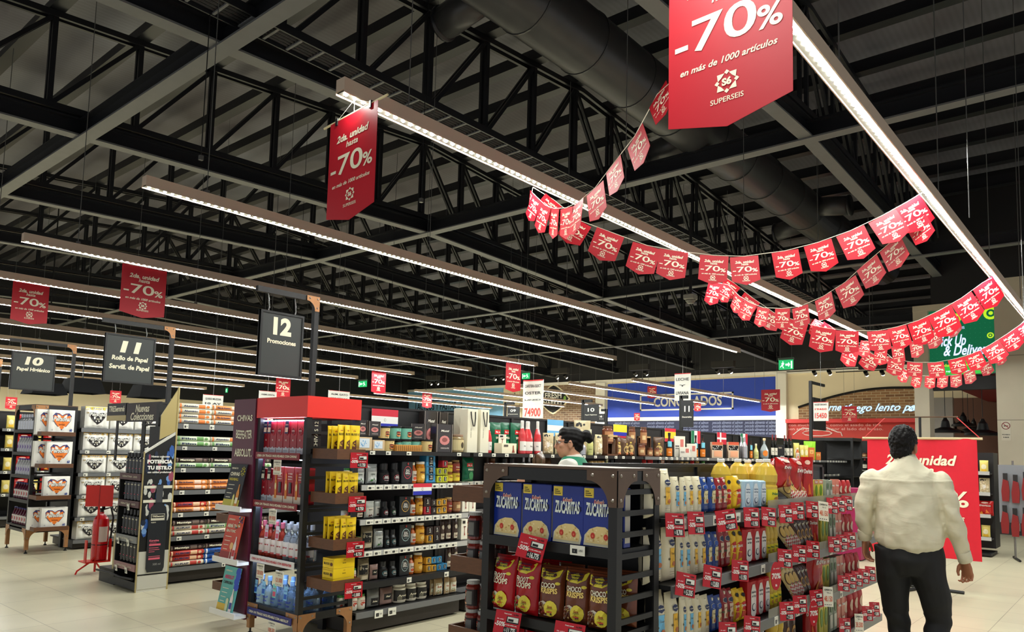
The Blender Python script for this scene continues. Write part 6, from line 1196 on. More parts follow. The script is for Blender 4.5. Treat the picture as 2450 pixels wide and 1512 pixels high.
s.surf(lambda u, v: fold((u-.5)*bw_*(1+.03*(1-v)), v*bh, 0), nu, 14, CLOTH); s.surf(lambda u, v: (lambda p: (p[0]+.004, p[1], p[2]))(fold((.5-u)*bw_*(1+.03*(1-v)), v*bh, 0)), nu, 14, CLOTH); s.build('cloth', root, smooth=True)
s = MB(); promo(s, lambda u, v, off: fold(u, v*1.0, off+.006), bw_*.93, bh); s.build('print', root)
MB().tube([(0, bw_/2+.06, zt1), (0, -bw_/2-.06, zt1)], .015, C(200, 180, 140), 8).build('rod', root)
MB().tube([(.03, 0, .02), (.03, 0, zt1+.27)], .016, BLK2, 8).build('pole', root); MB().tube([(.03, .42, zt1+.27), (.03, -.42, zt1+.27)], .01, BRONZE, 6).build('crossbar', root)
for sg in (-1, 1): MB().tube([(0, sg*(bw_/2+.04), zt1), (.03, sg*.4, zt1+.27)], .006, C(200, 60, 60), 5).build('cord', root)
MB().tube([(-.4, .1, .02), (.4, -.1, .02)], .02, BLK2, 6).tube([(-.05, -.45, .02), (.05, .45, .02)], .02, BLK2, 6).build('base', root)

# clip-strip rack to the right of the banner
RX, RY = 15.2, 2.05
root = empty('snack_rack', (RX, RY, 0)); tag(root, 'black wire rack of snack bags beside the red banner', 'rack')
MB().box(0, .5, -.02, .75, .12, 1.75, BLK2).build('frame', root); MB().box(-.35, .3, .0, .7, .02, .06, BLK2).build('base', root)
for z in (.3, .68, 1.05, 1.4): 
    sh = MB().box(-.3, 0, .0, .73, z-.02, z, BLK2).build('shelf', root); MB().box(-.31, -.3, .0, .73, z-.03, z+.03, LGREY).build('rail', sh)
for z in (.3, .68, 1.05, 1.4):
    for i in range(4): kd, _, lk, cat = get(('yelp', 'brown', 'dori', 'nuts')[(i+int(z*3)) % 4]); put(kd, (RX-.14, RY+.1+i*.17, z+.001), -PI/2, 'snack bag', 'on the rack behind the red banner', 'snack bag', scale=(1.3, 1.1, 1.2 if kd[0][0] != 'chip_bag' else .75))
def k_flop():
    b = MB().extrude([(-.045, 0, 0), (.045, 0, 0), (.055, 0, .12), (.04, 0, .24), (-.03, 0, .26), (-.055, 0, .12)], (0, .03, 0), C(120, 18, 20)); h = MB().box(-.03, .03, .005, .025, .24, .33, BLK2); return [('hanging_packet', b, False, None), ('header_card', h, False, None)]
root = empty('clip_strip', (14.8, 1.72, 0)); tag(root, 'slim steel stand with hanging red packets right of the banner', 'stand')
MB().tube([(.1, 0, .02), (.1, 0, 1.62)], .015, STEEL, 6).box(.06, .1, -.25, .2, .6, 1.55, C(120, 124, 130)).build('back', root); MB().tube([(-.25, -.1, .02), (.3, .05, .02)], .02, BLK2, 5).build('base', root)
for i, (dy, z) in enumerate(((.1, .95), (-.04, .93), (-.18, .98), (.12, .42), (-.02, .38), (-.16, .4))): put(kind('flop', k_flop), (14.8, 1.72+dy, z), -PI/2, 'red packet hanging', 'from the steel stand right of the banner', 'packet', scale=(1.05, 1.3, 1.4))
# far racks at the end of the long gondola
fr = end_rack(17.6, 18.3, 5.0, 5.9, 2.05, .0, [.4, .8, 1.2, 1.6], 'tall black end rack in the far distance right of the long gondola', top=True, feet=False)[0]
root = empty('wall_shelving', (22, 4.6, 0)); tag(root, 'distant black shelving of plates and jars left of the banner', 'shelving')
MB().box(.0, .4, .0, 2.2, 0, 2.1, BLK2).build('back_panel', root)
for z in (.5, .9, 1.3, 1.65): MB().box(-.4, 0, 0, 2.2, z-.02, z, C(150, 148, 140)).build('shelf', root)
for z in (.5, .9, 1.3, 1.65):
    for i in range(8): kd, _, lk, cat = get(('bjar', 'coco', 'win2', 'cup_c', 'tub')[(i*3+int(z*10)) % 5]); put(kd, (21.75, 6.65-i*.26, z+.001), -PI/2, 'small jar or bottle', 'on the distant black shelving', 'jar', scale=(1.4, 1.4, 1.1))
root = empty('promo_bin', (12.5, 3.45, 0)); tag(root, 'magenta fronted promotion bin beyond the juice cartons', 'display')
MB().box(0, .5, 0, .62, 0.02, 1.12, C(150, 24, 80)).build('body', root); s = MB(); S = flatX(-.001, .31, 0); s.patch(S, -.29, .1, .75, 1.08, C(226, 60, 120), .001); s.blob(S, .19, .93, .07, .12, CREAM, .002); s.blob(S, .19, .93, .03, .06, BLK2, .003); s.build('print', root)
# ================================================================ aisle signs, banners, bunting
SIGN = M('sign_slate', (52, 56, 54), .45)
SIGNF = M('sign_frame', (30, 32, 32), .4)
def aisle_sign(x0, x1, z0, z1, Y, xp, za, zpost, num, lines, label, gm=GUSSET, numy=.76, ns=.2):
    root = empty('aisle_sign', (xp, Y, zpost)); tag(root, label, 'aisle sign')
    q = lambda mb, n: mb.build(n, root)
    def rel(mb): return mb
    s = MB().box(-.022, .022, -.022, .022, 0, za-zpost, BLACK); q(s, 'post')
    s = MB().box(x0-xp-.04, .022, -.02, .02, za-zpost-.045, za-zpost, BLACK); q(s, 'arm')
    S = lambda u, v, off: (u, -.024-off, v); s = MB(); gusset(s, S, .022, za-zpost, -1, -1, gm, r=.13); q(s, 'gusset')
    w_, h = x1-x0, z1-z0; xm = (x0+x1)/2-xp; zb0 = z0-zpost
    s = MB().box(xm-w_/2, xm+w_/2, -.012, .012, zb0, zb0+h, SIGN); pn = q(s, 'panel')
    f = .018; s = MB()
    for a in ((-w_/2, w_/2, 0, f), (-w_/2, w_/2, h-f, h), (-w_/2, -w_/2+f, f, h-f), (w_/2-f, w_/2, f, h-f)): s.box(xm+a[0], xm+a[1], -.02, .02, zb0+a[2], zb0+a[3], SIGNF)
    s.build('frame', pn)
    S = lambda u, v, off: (xm+u, -.0125-off, zb0+v); s = MB(); s.txt(S, num, 0, h*numy, None if False else ns, CREAM, .002, bold=.05, shear=0 if num == '12' else .12, w=w_*.42)
    for t, fr, ww in lines: s.txt(S, t, 0, h*fr, None, CREAM, .002, bold=.04, shear=0 if num == '12' else .12, w=w_*ww)
    s.build('lettering', pn)
    for dx in (-w_*.32, w_*.3): q(MB().tube([(xm+dx, 0, zb0+h), (xm+dx+.008, 0, zb0+h+.03), (xm+dx-.006, 0, za-zpost-.05), (xm+dx, 0, za-zpost-.03)], .005, STEEL, 5), 'hook')
    return root
aisle_sign(3.24, 3.65, 2.14, 2.68, 5.5, 3.77, 2.87, 1.971, '12', [('Promociones', .54, .66)], 'slate aisle sign 12 Promociones on the post above the red header rack', ns=.19, numy=.78)
aisle_sign(3.29, 3.84, 2.225, 2.77, 8.75, 4.03, 2.93, 2.04, '11', [('Rollo de Papel', .5, .72), ('Servill. de Papel', .32, .8)], 'slate aisle sign 11 above the paper rolls', ns=.17, numy=.75)
aisle_sign(3.37, 3.93, 2.27, 2.81, 12.2, 4.17, 2.99, 2.06, '10', [('Papel Higiénico', .54, .76)], 'slate aisle sign 10 above the tissue packs', ns=.15, numy=.78)
aisle_sign(3.1, 3.6, 2.3, 2.8, 15.8, 4.2, 3.0, 2.06, '9', [('Limpieza', .54, .7)], 'aisle sign at the left edge, only its copper corner and post in view', ns=.15)

def flag_banner(w_, h, z_at=0, pleat=False, tipf=.08, th=.002, wavy=.0):
    """pennant-bottomed promo banner, origin top centre, faces -Y"""
    def S(u, v, off): return (u, (.008*math.sin(u/w_*6*PI)*max(0, (v/h-.72))*3.5 if pleat else wavy*math.sin(u*5+v*3))-off, v-h)
    tip = h*tipf
    b = MB(); n = 14
    for side in (0, 1):
        def fn(u, v, side=side):
            uu = (u-.5)*w_*(1 if side == 0 else -1); lo = tip*(abs(uu)/(w_/2)); z = lo+(h-lo)*v; p = S(uu, z, 0); return (p[0], p[1]+side*th, p[2])
        b.surf(fn, n, 8, RED)
    p = MB(); promo(p, lambda u, v, off: S(u, v*.93+.05*h, off), w_*.96, h)
    return [('promo_banner', b, True, None), ('print', p, False, None)]
# three large banners near the camera
kd = kind('bigban', flag_banner, .51, .74)
def hang(o, x, y, z0, z1, spread, rz):
    pass
def big_banner(x, y, z, rz, label, rod=0, w_=1, h=1, kd=kd, cords=.3, cxo=0):
    o = put(kd, (x, y, z), rz, label, '', 'banner', 'large promotional banners', scale=(w_, 1, h)); o.name = 'promo_banner'
    if rod:
        mk_ = MB().tube([(-rod, .006, .004), (rod, .006, .004)], .008, C(220, 205, 160), 7).mesh('rod'); mk('rod', mk_, o)
        for sg in (-.18, .18): mk('clip', MB().box(sg-.01, sg+.01, -.008, .016, -.03, .02, BLK2).mesh('clip'), o)
    if cords: mk('cord', MB().tube([(cxo, .004, 0), (cxo, .004, cords/h)], .002, C(200, 196, 180), 4).tube([(-.2, .004, 0), (cxo, .004, cords*.8/h)], .002, C(200, 196, 180), 4).tube([(.2, .004, 0), (cxo, .004, cords*.8/h)], .002, C(200, 196, 180), 4).mesh('cord'), o)
    return o
big_banner(2.6, 1.175, 3.565, -PI/2-.04, 'largest red seventy percent banner hanging top right', w_=1.0, cords=.36, cxo=-.225)
a, b = at(780, 305, x=2.97), at(942, 217, x=2.97); zz = at(850, 265, x=2.97).z
big_banner(2.97, (at(785, 290, x=2.97).y+at(912, 235, x=2.97).y)/2, zz-.01, -PI/2-.08, 'red banner on a pale rod at the start of a light strip', rod=.34, w_=(at(785, 290, x=2.97).y-at(912, 235, x=2.97).y)/.51, cords=.12)
kdp = kind('pleat', flag_banner, .58, .68, 0, True)
p = at(346, 642, y=10.1); big_banner(p.x, 10.08, 3.885, 0, 'pleated red banner hanging left over aisle eleven sign', kd=kdp, cords=0)
p = at(68, 752, y=12.7); big_banner(p.x, 12.66, 3.89, 0, 'pleated red banner hanging above aisle ten sign', kd=kdp, w_=.83, h=.9, cords=0)
# smaller distant banners
far = [(661, 696, 905, 0, 'behind the spirits rack post'), (890, 924, 889, 0, 'left of the centre, below a light strip'), (1011, 1034, 938, 0, 'small, against the pale blue wall'), (1211, 1247, 870, 0, 'at the end of a light strip above the coffee maker poster'),
       (264, 291, 935, 0, 'behind aisle sign eleven'), (14, 42, 950, 0, 'dark, at the left edge'), (1549, 1571, 924, 1, 'over the letters on the blue wall'), (1517, 1531, 988, 1, 'tiny, under the blue wall'), (1821, 1866, 932, 1, 'at the right end of the blue wall'), (1661, 1677, 964, 1, 'on the blue wall beside the tall poster'), (2014, 2050, 972, 1, 'before the brick arch')]
for px0, px1, py, ax, wd in far:
    if ax == 0:
        a, b = at(px0, py, y=1), at(px1, py, y=1); Y = min(30, .56/(b.x-a.x)); c = at((px0+px1)/2, py, y=Y); w_ = (b.x-a.x)*Y
        o = put(kdp, c, 0, 'red promo banner', wd, 'banner', 'distant promotional banners', scale=(w_/.58, 1, w_/.58*1.05))
    else:
        a, b = at(px0, py, x=1), at(px1, py, x=1); X = min(31, .56/(a.y-b.y)); c = at((px0+px1)/2, py, x=X); w_ = (a.y-b.y)*X
        o = put(kdp, c, -PI/2, 'red promo banner', wd, 'banner', 'distant promotional banners', scale=(w_/.58, 1, w_/.58*1.0))
    L = zdeck(c.x)+.02-c.z; s_ = o.scale[2]
    mk('cord', MB().tube([(-.2, 0, 0), (-.2, 0, L/s_)], .004, STEEL, 4).tube([(.2, 0, 0), (.2, 0, L/s_)], .004, STEEL, 4).mesh('cord'), o)
# hand-lettered price posters and far aisle signs on poles
def poster(px0, px1, py0, py1, X, lines, label, ax='x', pole=True, c=(206, 204, 196), rz=None):
    k = {ax: X}; a, b = at(px0, py0, **k), at(px1, py1, **k)
    w_ = abs(a.y-b.y) if ax == 'x' else abs(a.x-b.x); h = a.z-b.z; cpt = (a+b)/2
    root = empty('price_poster' if c[0] > 100 else 'hanging_aisle_sign', (cpt.x, cpt.y, b.z), -PI/2 if ax == 'x' else 0); tag(root, label, 'poster' if c[0] > 100 else 'aisle sign')
    s = MB().box(-w_/2, w_/2, 0, .02, 0, h, C(*c)); s.build('board', root); S = lambda u, v, off: (u, -off, v); s = MB()
    for t, fr, hh, col_ in lines: s.txt(S, t, 0, h*fr, h*hh, C(*col_), .006, bold=.02, w=w_*(.8 if len(t) > 3 else .45))
    if c[0] > 100: s.patch(S, -w_/2, w_/2, h*.97, h, C(190, 40, 44), .004, 1, 1)
    s.build('lettering', root)
    if pole: MB().tube([(w_*.3, .03, -b.z+.02 if pole == 2 else -.6), (w_*.3, .03, h)], .015, BLK2, 5).build('pole', root)
    else: MB().tube([(0, .01, h), (0, .01, zdeck(cpt.x)+.02-b.z)], .004, STEEL, 4).build('cord', root)
    return root
INK, RINK = (30, 28, 30), (206, 60, 50)
poster(1252, 1298, 910, 1001, 14, [('CAFETERA ELECT', .84, .1, INK), ('OSTER', .66, .1, INK), ('UNID', .48, .05, INK), ('74900', .16, .3, RINK)], 'tall white hand-lettered poster for a coffee maker', pole=0)
poster(1614, 1652, 894, 958, 16, [('LECHE', .78, .14, INK), ('Y', .55, .1, INK), ('LIVIANA', .28, .16, INK)], 'tall white hand-lettered milk poster above aisle eleven board', pole=0)
poster(1946, 1982, 962, 1007, 16, [('NUGGET CROCANTE', .86, .12, INK), ('19450', .62, .14, RINK), ('15450', .28, .38, RINK)], 'white poster with price 15450 before the brick arch', pole=0)
poster(487, 533, 943, 976, 14.5, [('QUESO MUZZAR.', .66, .2, INK), ('10 AY', .3, .22, INK)], 'grey hand-lettered cheese poster above the foil rolls', ax='y', pole=0)
poster(787, 836, 933, 960, 15, [('ALIM. GATO', .62, .26, INK), ('WHISKAS', .2, .2, INK)], 'grey cat food poster peeking over the red header, right', ax='y', pole=0)
poster(621, 661, 934, 960, 15, [('CREMA DENTAL', .62, .22, INK)], 'grey toothpaste poster peeking over the red header, left', ax='y', pole=0)
DK = (28, 28, 30)
def fsign(px0, px1, py0, py1, X, num, sub, label, ppx, side=1):
    r_ = poster(px0, px1, py0, py1, X, [(num, .68, .3, (236, 234, 222)), (sub, .38, .08, (226, 222, 206))], label, pole=False, c=DK)
    for ch in list(r_.children):
        if ch.name.startswith('cord'): bpy.data.objects.remove(ch)
    p = at(ppx, py0, x=X); base = r_.location; dy = p.y-base.y; u = -dy
    zt2 = at(ppx, py0-12, x=X).z-base.z
    MB().box(u-.03, u+.03, .01, .05, -base.z+(0 if p.y > 6.1 else 1.96), zt2, BLK2).build('post', r_); MB().box(min(u, 0), max(u, 0), .01, .05, zt2-.06, zt2, BLK2).build('arm', r_)
fsign(1214, 1242, 974, 1001, 13, '09', 'Pastas', 'small black aisle board 09 left of the coffee maker poster', 1207); fsign(1397, 1432, 968, 1008, 12.5, '10', 'Papel Higiénico', 'black aisle board 10 left of board 16', 1393); fsign(1428, 1446, 990, 1010, 15, '16', 'Vinos', 'small black aisle board 16 under a curved arm', 1449)
fsign(1630, 1658, 958, 1022, 12.5, '11', 'Descartables', 'black aisle board 11 under the tall milk poster', 1628)
r_ = empty('aisle_post', (16.5, at(1940, 1000, x=16.5).y, 1.96)); tag(r_, 'tall black post with an edge-on aisle board left of poster 15450', 'aisle sign')
MB().box(-.03, .03, -.03, .03, 0, 1.3, BLK2).build('post', r_); MB().box(.1, .9, -.03, .02, .25, .95, BLK2).build('board', r_); MB().box(0, .9, -.02, .02, 1.24, 1.3, BLK2).build('arm', r_)

# bunting: cords between light strips with small pennants
def on_plane(px, py, P, Q):
    n = Vector((-(Q.y-P.y), Q.x-P.x, 0)); d = _ray(px, py); t = (P-CAM).dot(n)/d.dot(n); return CAM+d*t
kf = kind('bunt', flag_banner, .26, .27, 0, False, .16)
BT = []
def bunting(P, Q, pts, label, where, jit=.1, sd=0, wmax=.4):
    P, Q = Vector(P), Vector(Q); g = random.Random(sd); d = (Q-P); yaw = math.atan2(d.y, d.x)
    W = []
    for px, py, wp in pts:
        c = on_plane(px, py, P, Q); a, b = on_plane(px-wp/2, py, P, Q), on_plane(px+wp/2, py, P, Q); W.append((c, min(wmax, (Vector((a.x, a.y))-Vector((b.x, b.y))).length)))
    ends = [P]+[c for c, _ in W]+[Q] if (W[0][0]-P).length < (W[-1][0]-P).length else [P]+[c for c, _ in W][::-1]+[Q]
    s = MB(); s.tube([e-P for e in ends], .003, C(226, 220, 200), 4); o = s.build('bunting_cord', None, P); tag(o, label, 'cord', 'bunting cords')
    for i, (c, w_) in enumerate(W):
        nb = W[min(i+1, len(W)-1)][0]-W[max(i-1, 0)][0]; sl = nb.z/max(.05, math.hypot(nb.x, nb.y)); sgn = 1 if (nb.x*d.x+nb.y*d.y) > 0 else -1
        th = yaw if math.cos(yaw-(-PI/4)) > 0 else yaw+PI
        tilt = -math.atan(sl)*sgn*(1 if th == yaw else -1)
        o = put(kf, c+Vector((0, 0, -.002)), 0, 'red promo pennant', where, 'pennant', 'bunting pennants '+where, scale=(w_/.26, 1, w_/.26)); o.rotation_euler = Euler((g.uniform(-.12, .12), max(-.7, min(.7, tilt)), th+g.uniform(-jit, jit)), 'XYZ')
ZC = 3.87
bunting((4.9, 4.0, ZC), (3.5, 1.4, ZC), [(1573, 225, 42), (1519, 325, 42), (1467, 392, 36), (1423, 450, 36), (1382, 484, 34), (1355, 497, 30), (1327, 499, 28), (1305, 491, 26), (1285, 472, 22), (1273, 460, 14)], 'white cord rising steeply from the banner light strip to the big banner', 'on the steep cord below the biggest banner', sd=1)
bunting((4.9, 4.0, ZC), (7.0, 1.4, ZC), [(1325, 478, 50), (1388, 528, 62), (1461, 555, 70), (1548, 587, 70), (1613, 599, 70), (1709, 611, 68), (1780, 613, 68), (1878, 600, 68), (1956, 580, 70), (2034, 552, 72), (2110, 516, 72), (2168, 484, 76)], 'white cord of the longest and nearest bunting, crossing the centre', 'on the nearest long cord', sd=2)
bunting((8.3, 4.0, ZC), (7.0, 1.4, ZC), [(1712, 676, 34), (1742, 681, 28), (1769, 708, 28), (1795, 724, 30), (1827, 736, 32), (1872, 738, 36), (1914, 733, 38), (1969, 709, 44), (2022, 675, 50), (2073, 628, 52), (2128, 582, 58), (2192, 530, 50)], 'white cord of the second bunting, rising to the same point as the first', 'on the second cord', sd=3)
bunting((8.3, 4.0, ZC), (10.8, 1.4, ZC), [(1755, 676, 40), (1800, 712, 44), (1852, 748, 44), (1907, 768, 56), (1972, 784, 56), (2027, 791, 54), (2100, 791, 50), (2146, 782, 50), (2196, 767, 56), (2247, 743, 62), (2300, 713, 60), (2351, 676, 62)], 'white cord of the third bunting, ending above the green screen', 'on the third cord', sd=4)
bunting((12.6, 4.0, ZC), (10.8, 1.4, ZC), [(1955, 767, 26), (1985, 778, 30), (2039, 826, 36), (2073, 815, 28), (2108, 832, 30), (2147, 828, 32), (2190, 815, 32), (2230, 792, 34), (2278, 768, 34), (2338, 705, 36)], 'white cord of the fourth bunting, behind the third', 'on the fourth cord', sd=5)
bunting((12.6, 4.0, ZC), (14.2, 1.4, ZC), [(1960, 768, 24), (2090, 848, 42), (2119, 851, 20), (2146, 861, 40), (2189, 867, 38), (2238, 867, 40), (2287, 858, 40), (2326, 846, 44), (2368, 825, 50), (2408, 800, 46), (2442, 776, 40)], 'white cord of the fifth bunting across the foot of the screen', 'on the fifth cord', sd=6)
bunting((15.6, 4.0, ZC), (14.2, 1.4, ZC), [(2167, 885, 26), (2195, 898, 26), (2226, 900, 26), (2256, 900, 26), (2287, 897, 28), (2318, 887, 30), (2355, 870, 28), (2390, 848, 26)], 'white cord of the lowest bunting below the screen', 'on the sixth and lowest cord', sd=7)

# exit signs, track spots, pendant hoods, speaker-like ceiling units
EXG = M('exit_green', (30, 150, 90), .4, emit=((40, 190, 110), .7)); EXW = M('exit_white', (230, 250, 236), .4, emit=((220, 255, 235), .9))
def exit_sign(px0, px1, py0, py1, X, label, flip=False):
    a, b = at(px0, py0, x=X), at(px1, py1, x=X); w_, h = a.y-b.y, a.z-b.z; root = empty('exit_sign', (X, (a.y+b.y)/2, b.z), -PI/2); tag(root, label, 'exit sign', 'green exit signs')
    MB().box(-w_/2, w_/2, 0, .04, 0, h, EXG).build('panel', root); MB().box(-w_/2-.02, w_/2+.02, -.01, .05, h, h+.06, C(90, 110, 100)).build('housing', root); f = -1 if flip else 1
    S = lambda u, v, off: (u*f, -off, v); s = MB()
    s.shape(S, [(-.02*w_, .4*h), (.2*w_, .4*h), (.2*w_, .25*h), (.32*w_, .5*h), (.2*w_, .75*h), (.2*w_, .6*h), (-.02*w_, .6*h)], EXW, .004)
    s.blob(S, -.2*w_, .8*h, .035*w_, .07*h, EXW, .004, 8); s.shape(S, [(-.3*w_, .68*h), (-.14*w_, .72*h), (-.1*w_, .6*h), (-.2*w_, .4*h), (-.12*w_, .14*h), (-.19*w_, .14*h), (-.25*w_, .38*h), (-.38*w_, .2*h), (-.4*w_, .28*h), (-.28*w_, .5*h)], EXW, .004); s.patch(S, .36*w_, .46*w_, .1*h, .85*h, EXW, .004, 1, 1); s.build('pictogram', root)
    for sg in (-.4, .4): MB().tube([(sg*w_, .02, h), (sg*w_, .02, zdeck(X)+.02-b.z)], .006, STEEL, 4).build('rod', root)
exit_sign(1863, 1897, 862, 883, 19.5, 'green running man exit sign hanging right of centre'); exit_sign(858, 876, 912, 925, 19.5, 'small green exit sign beside a red banner, centre left', True); exit_sign(1249, 1266, 893, 906, 19.5, 'small green exit sign left of the coffee maker poster', True); exit_sign(527, 543, 930, 939, 19.5, 'tiny green exit sign above the foil rolls')
SPOT = M('spot_glow', (255, 250, 235), emit=((255, 244, 220), 420))
for i, (px, py) in enumerate(((1035, 912), (1190, 900), (1340, 896), (1530, 888), (1730, 882), (1965, 885), (2090, 886))):
    p = at(px, py, x=26.5); root = empty('track_spotlight', p); tag(root, 'black track spotlight aimed at the back wall, %s from the left' % ORD[i], 'spotlight', 'track spotlights')
    MB().box(-.1, .1, -.45, .45, .04, .28, C(60, 58, 56)).build('box', root); MB().box(-.02, .02, -1.2, 1.2, -.02, .01, BLK2).build('track', root); MB().tube([(0, 0, .28), (0, 0, zdeck(26.5)+.02-p.z)], .008, STEEL, 4).build('rod', root)
    for dy in (-.25, .25):
        hd = MB().tube([(-.02, dy, -.04), (.14, dy, -.12)], .07, BLK2, 8).build('lamp_head', root); MB().add([(.142+.0*k, dy+.06*math.cos(k*PI/4), -.122+.06*math.sin(k*PI/4)) for k in range(8)], [tuple(range(8))], SPOT) if False else None
        s = MB(); s.add([(.15, dy+.06*math.cos(k*PI/4), -.125+.06*math.sin(k*PI/4)) for k in range(8)], [tuple(range(8))], SPOT); s.build('lens', hd)
for px0, px1, py0, py1, i in ((152, 238, 906, 938, 0), (318, 392, 922, 950, 1), (62, 148, 917, 941, 2)):
    a, b = at(px0, py1, y=24), at(px1, py1, y=24); z1 = at((px0+px1)/2, py0, y=24).z; root = empty('pendant_hood', ((a.x+b.x)/2, 24, a.z)); tag(root, ['big black trapezoid lamp hood behind aisle sign ten, middle one', 'big black trapezoid lamp hood behind aisle sign eleven', 'big black trapezoid lamp hood at far left'][i], 'lamp hood', 'black lamp hoods')
    w_ = (b.x-a.x)/2; h = z1-a.z; s = MB()
    lo = [(-w_, -.5, 0), (w_, -.5, 0), (w_, .5, 0), (-w_, .5, 0)]; hi = [(-w_*.75, -.35, h), (w_*.75, -.35, h), (w_*.75, .35, h), (-w_*.75, .35, h)]; s.add(lo+hi, [(0, 1, 5, 4), (1, 2, 6, 5), (2, 3, 7, 6), (3, 0, 4, 7), (4, 5, 6, 7)], M('hood_black', (6, 6, 7), .9, spec=.1)); s.build('hood', root)
    MB().box(-w_*.9, w_*.9, -.08, .08, .04, .07, M('tube_glow', (255, 250, 235), emit=((255, 250, 235), 8))).build('tube', root); MB().tube([(0, 0, h), (0, 0, zdeck((a.x+b.x)/2)+.02-a.z)], .02, BLK2, 5).build('rod', root)
# pendant barn lamps in the restaurant
for i, (px, py, X, s_) in enumerate(((2262, 1035, 22.5, 1), (2352, 1042, 21.8, 1.15), (2305, 1020, 26, .9), (2317, 1035, 28, .8), (2282, 1036, 27, .8), (2330, 1030, 30, .8))):
    p = at(px, py, x=X); root = empty('pendant_lamp', p); tag(root, 'black barn-style pendant lamp beyond the doorway, %s of six' % ['nearest left', 'nearest right', 'third', 'fifth', 'fourth', 'farthest'][i], 'pendant lamp', 'restaurant pendant lamps')
    MB().lathe([(.36*s_, 0), (.34*s_, .06), (.12*s_, .14), (.09*s_, .3), (.05*s_, .36), (.03*s_, .42)], BLACK, 18).build('shade', root, smooth=True); MB().tube([(0, 0, .4*s_), (0, 0, 3.34+.45*(p.y+1)/5.25-p.z)], .008, BLK2, 4).build('cord', root)
    MB().lathe([(.05, .02), (.06, .07), (.03, .1)], M('bulb', (255, 236, 200), emit=((255, 225, 180), 12)), 8).build('bulb', root)
# ceiling sprinkler drops and small bulkhead unit
for i, (px, py, Y) in enumerate(((1652, 715, 6.6), (1880, 465, 5.0))):
    if i: continue
    p = at(px, py, y=Y); root = empty('ceiling_camera', p); tag(root, 'small white dome camera on a long black drop pole', 'camera')
    MB().tube([(0, 0, 0), (0, 0, 6.3-p.z)], .03, BLK2, 8).build('pole', root); MB().bev(-.12, .12, -.1, .1, -.02, .08, C(150, 148, 140), .02).build('bracket', root); MB().lathe([(.1, 0), (.1, -.04), (.06, -.09), (.0, -.1)], C(110, 110, 106, .2), 14).build('dome', root)
for i, (px, Y) in enumerate(((495, 7.5), (1015, 6.6), (1500, 9), (1655, 11), (940, 13), (720, 14))):
    z0 = 4.6; X = sx(px, Y, z0+1); s = MB().tube([(0, 0, 0), (0, 0, zdeck(X)+.02-z0)], .006, BLK2, 4).box(-.02, .02, -.02, .02, -.05, 0, STEEL); o = s.build('drop_cable', None, (X, Y, z0)); tag(o, 'thin dark drop cable with a small end fitting, %s from the left' % ORD[[0, 3, 4, 5, 2, 1][i]], 'cable', 'drop cables')
for i, y in enumerate((.9, .2, -.3, -.9, -1.5)):
    for j, x in enumerate((6, 9, 13)):
        o = MB().tube([(0, 0, 0), (0, 0, 4.9)], .0035, STEEL, 4).build('hanging_wire', None, (x, y, 3.3-.3*j)); tag(o, 'bare steel wire hanging against the dark right wall', 'wire', 'bare wires by the right wall')
# ================================================================ people: each body one continuous remeshed surface; clothes and hair as parts
def sweep(mb, pts, m, up=(0, 1, 0), n=16):
    """pts: (x, y, z, ra, rb) ellipse half-axes: ra across, rb along 'up'"""
    P = [Vector(p[:3]) for p in pts]; N = len(P); vs = []; fs = []; up0 = Vector(up)
    for i in range(N):
        d = (P[min(i+1, N-1)]-P[max(i-1, 0)]).normalized(); b = (up0-d*up0.dot(d)).normalized(); a = d.cross(b)
        ra, rb = pts[i][3], pts[i][4]
        vs += [P[i]+a*(ra*math.cos(2*PI*k/n))+b*(rb*math.sin(2*PI*k/n)) for k in range(n)]
    for i in range(N-1):
        for k in range(n): j = (k+1) % n; fs.append((i*n+k, i*n+j, (i+1)*n+j, (i+1)*n+k))
    fs += [tuple(range(n))[::-1], tuple(range((N-1)*n, N*n))]
    mb.add(vs, fs, m)
def ball(mb, c, r, m, n=14, k=9):
    cx, cy, cz = c; rx, ry, rz = r; vs = []; fs = []
    for j in range(1, k):
        t = PI*j/k; vs += [(cx+rx*math.sin(t)*math.cos(2*PI*i/n), cy+ry*math.sin(t)*math.sin(2*PI*i/n), cz+rz*math.cos(t)) for i in range(n)]
    a = len(vs); vs += [(cx, cy, cz+rz), (cx, cy, cz-rz)]
    for j in range(k-2):
        for i in range(n): fs.append((j*n+i, (j+1)*n+i, (j+1)*n+(i+1) % n, j*n+(i+1) % n))
    fs += [(a, i, (i+1) % n) for i in range(n)]+[(a+1, (k-2)*n+(i+1) % n, (k-2)*n+i) for i in range(n)]
    mb.add(vs, fs, m)
def fuse(mb, voxel, name, m, smooth_it=4, disp=None):
    me = mb.mesh('raw'); o = bpy.data.objects.new('raw', me); col.objects.link(o)
    r = o.modifiers.new('r', 'REMESH'); r.mode = 'VOXEL'; r.voxel_size = voxel; r.use_smooth_shade = True
    s = o.modifiers.new('s', 'SMOOTH'); s.factor = .5; s.iterations = smooth_it
    bpy.context.view_layer.update(); dg = bpy.context.evaluated_depsgraph_get()
    out = bpy.data.meshes.new_from_object(o.evaluated_get(dg)); bpy.data.objects.remove(o)
    out.name = name; out.materials.clear(); out.materials.append(m)
    if disp:
        ns = [v.normal.copy() for v in out.vertices]
        for v, n_ in zip(out.vertices, ns): v.co += n_*disp(v.co, n_)
    out.polygons.foreach_set('use_smooth', [True]*len(out.polygons)); out.update()
    return out
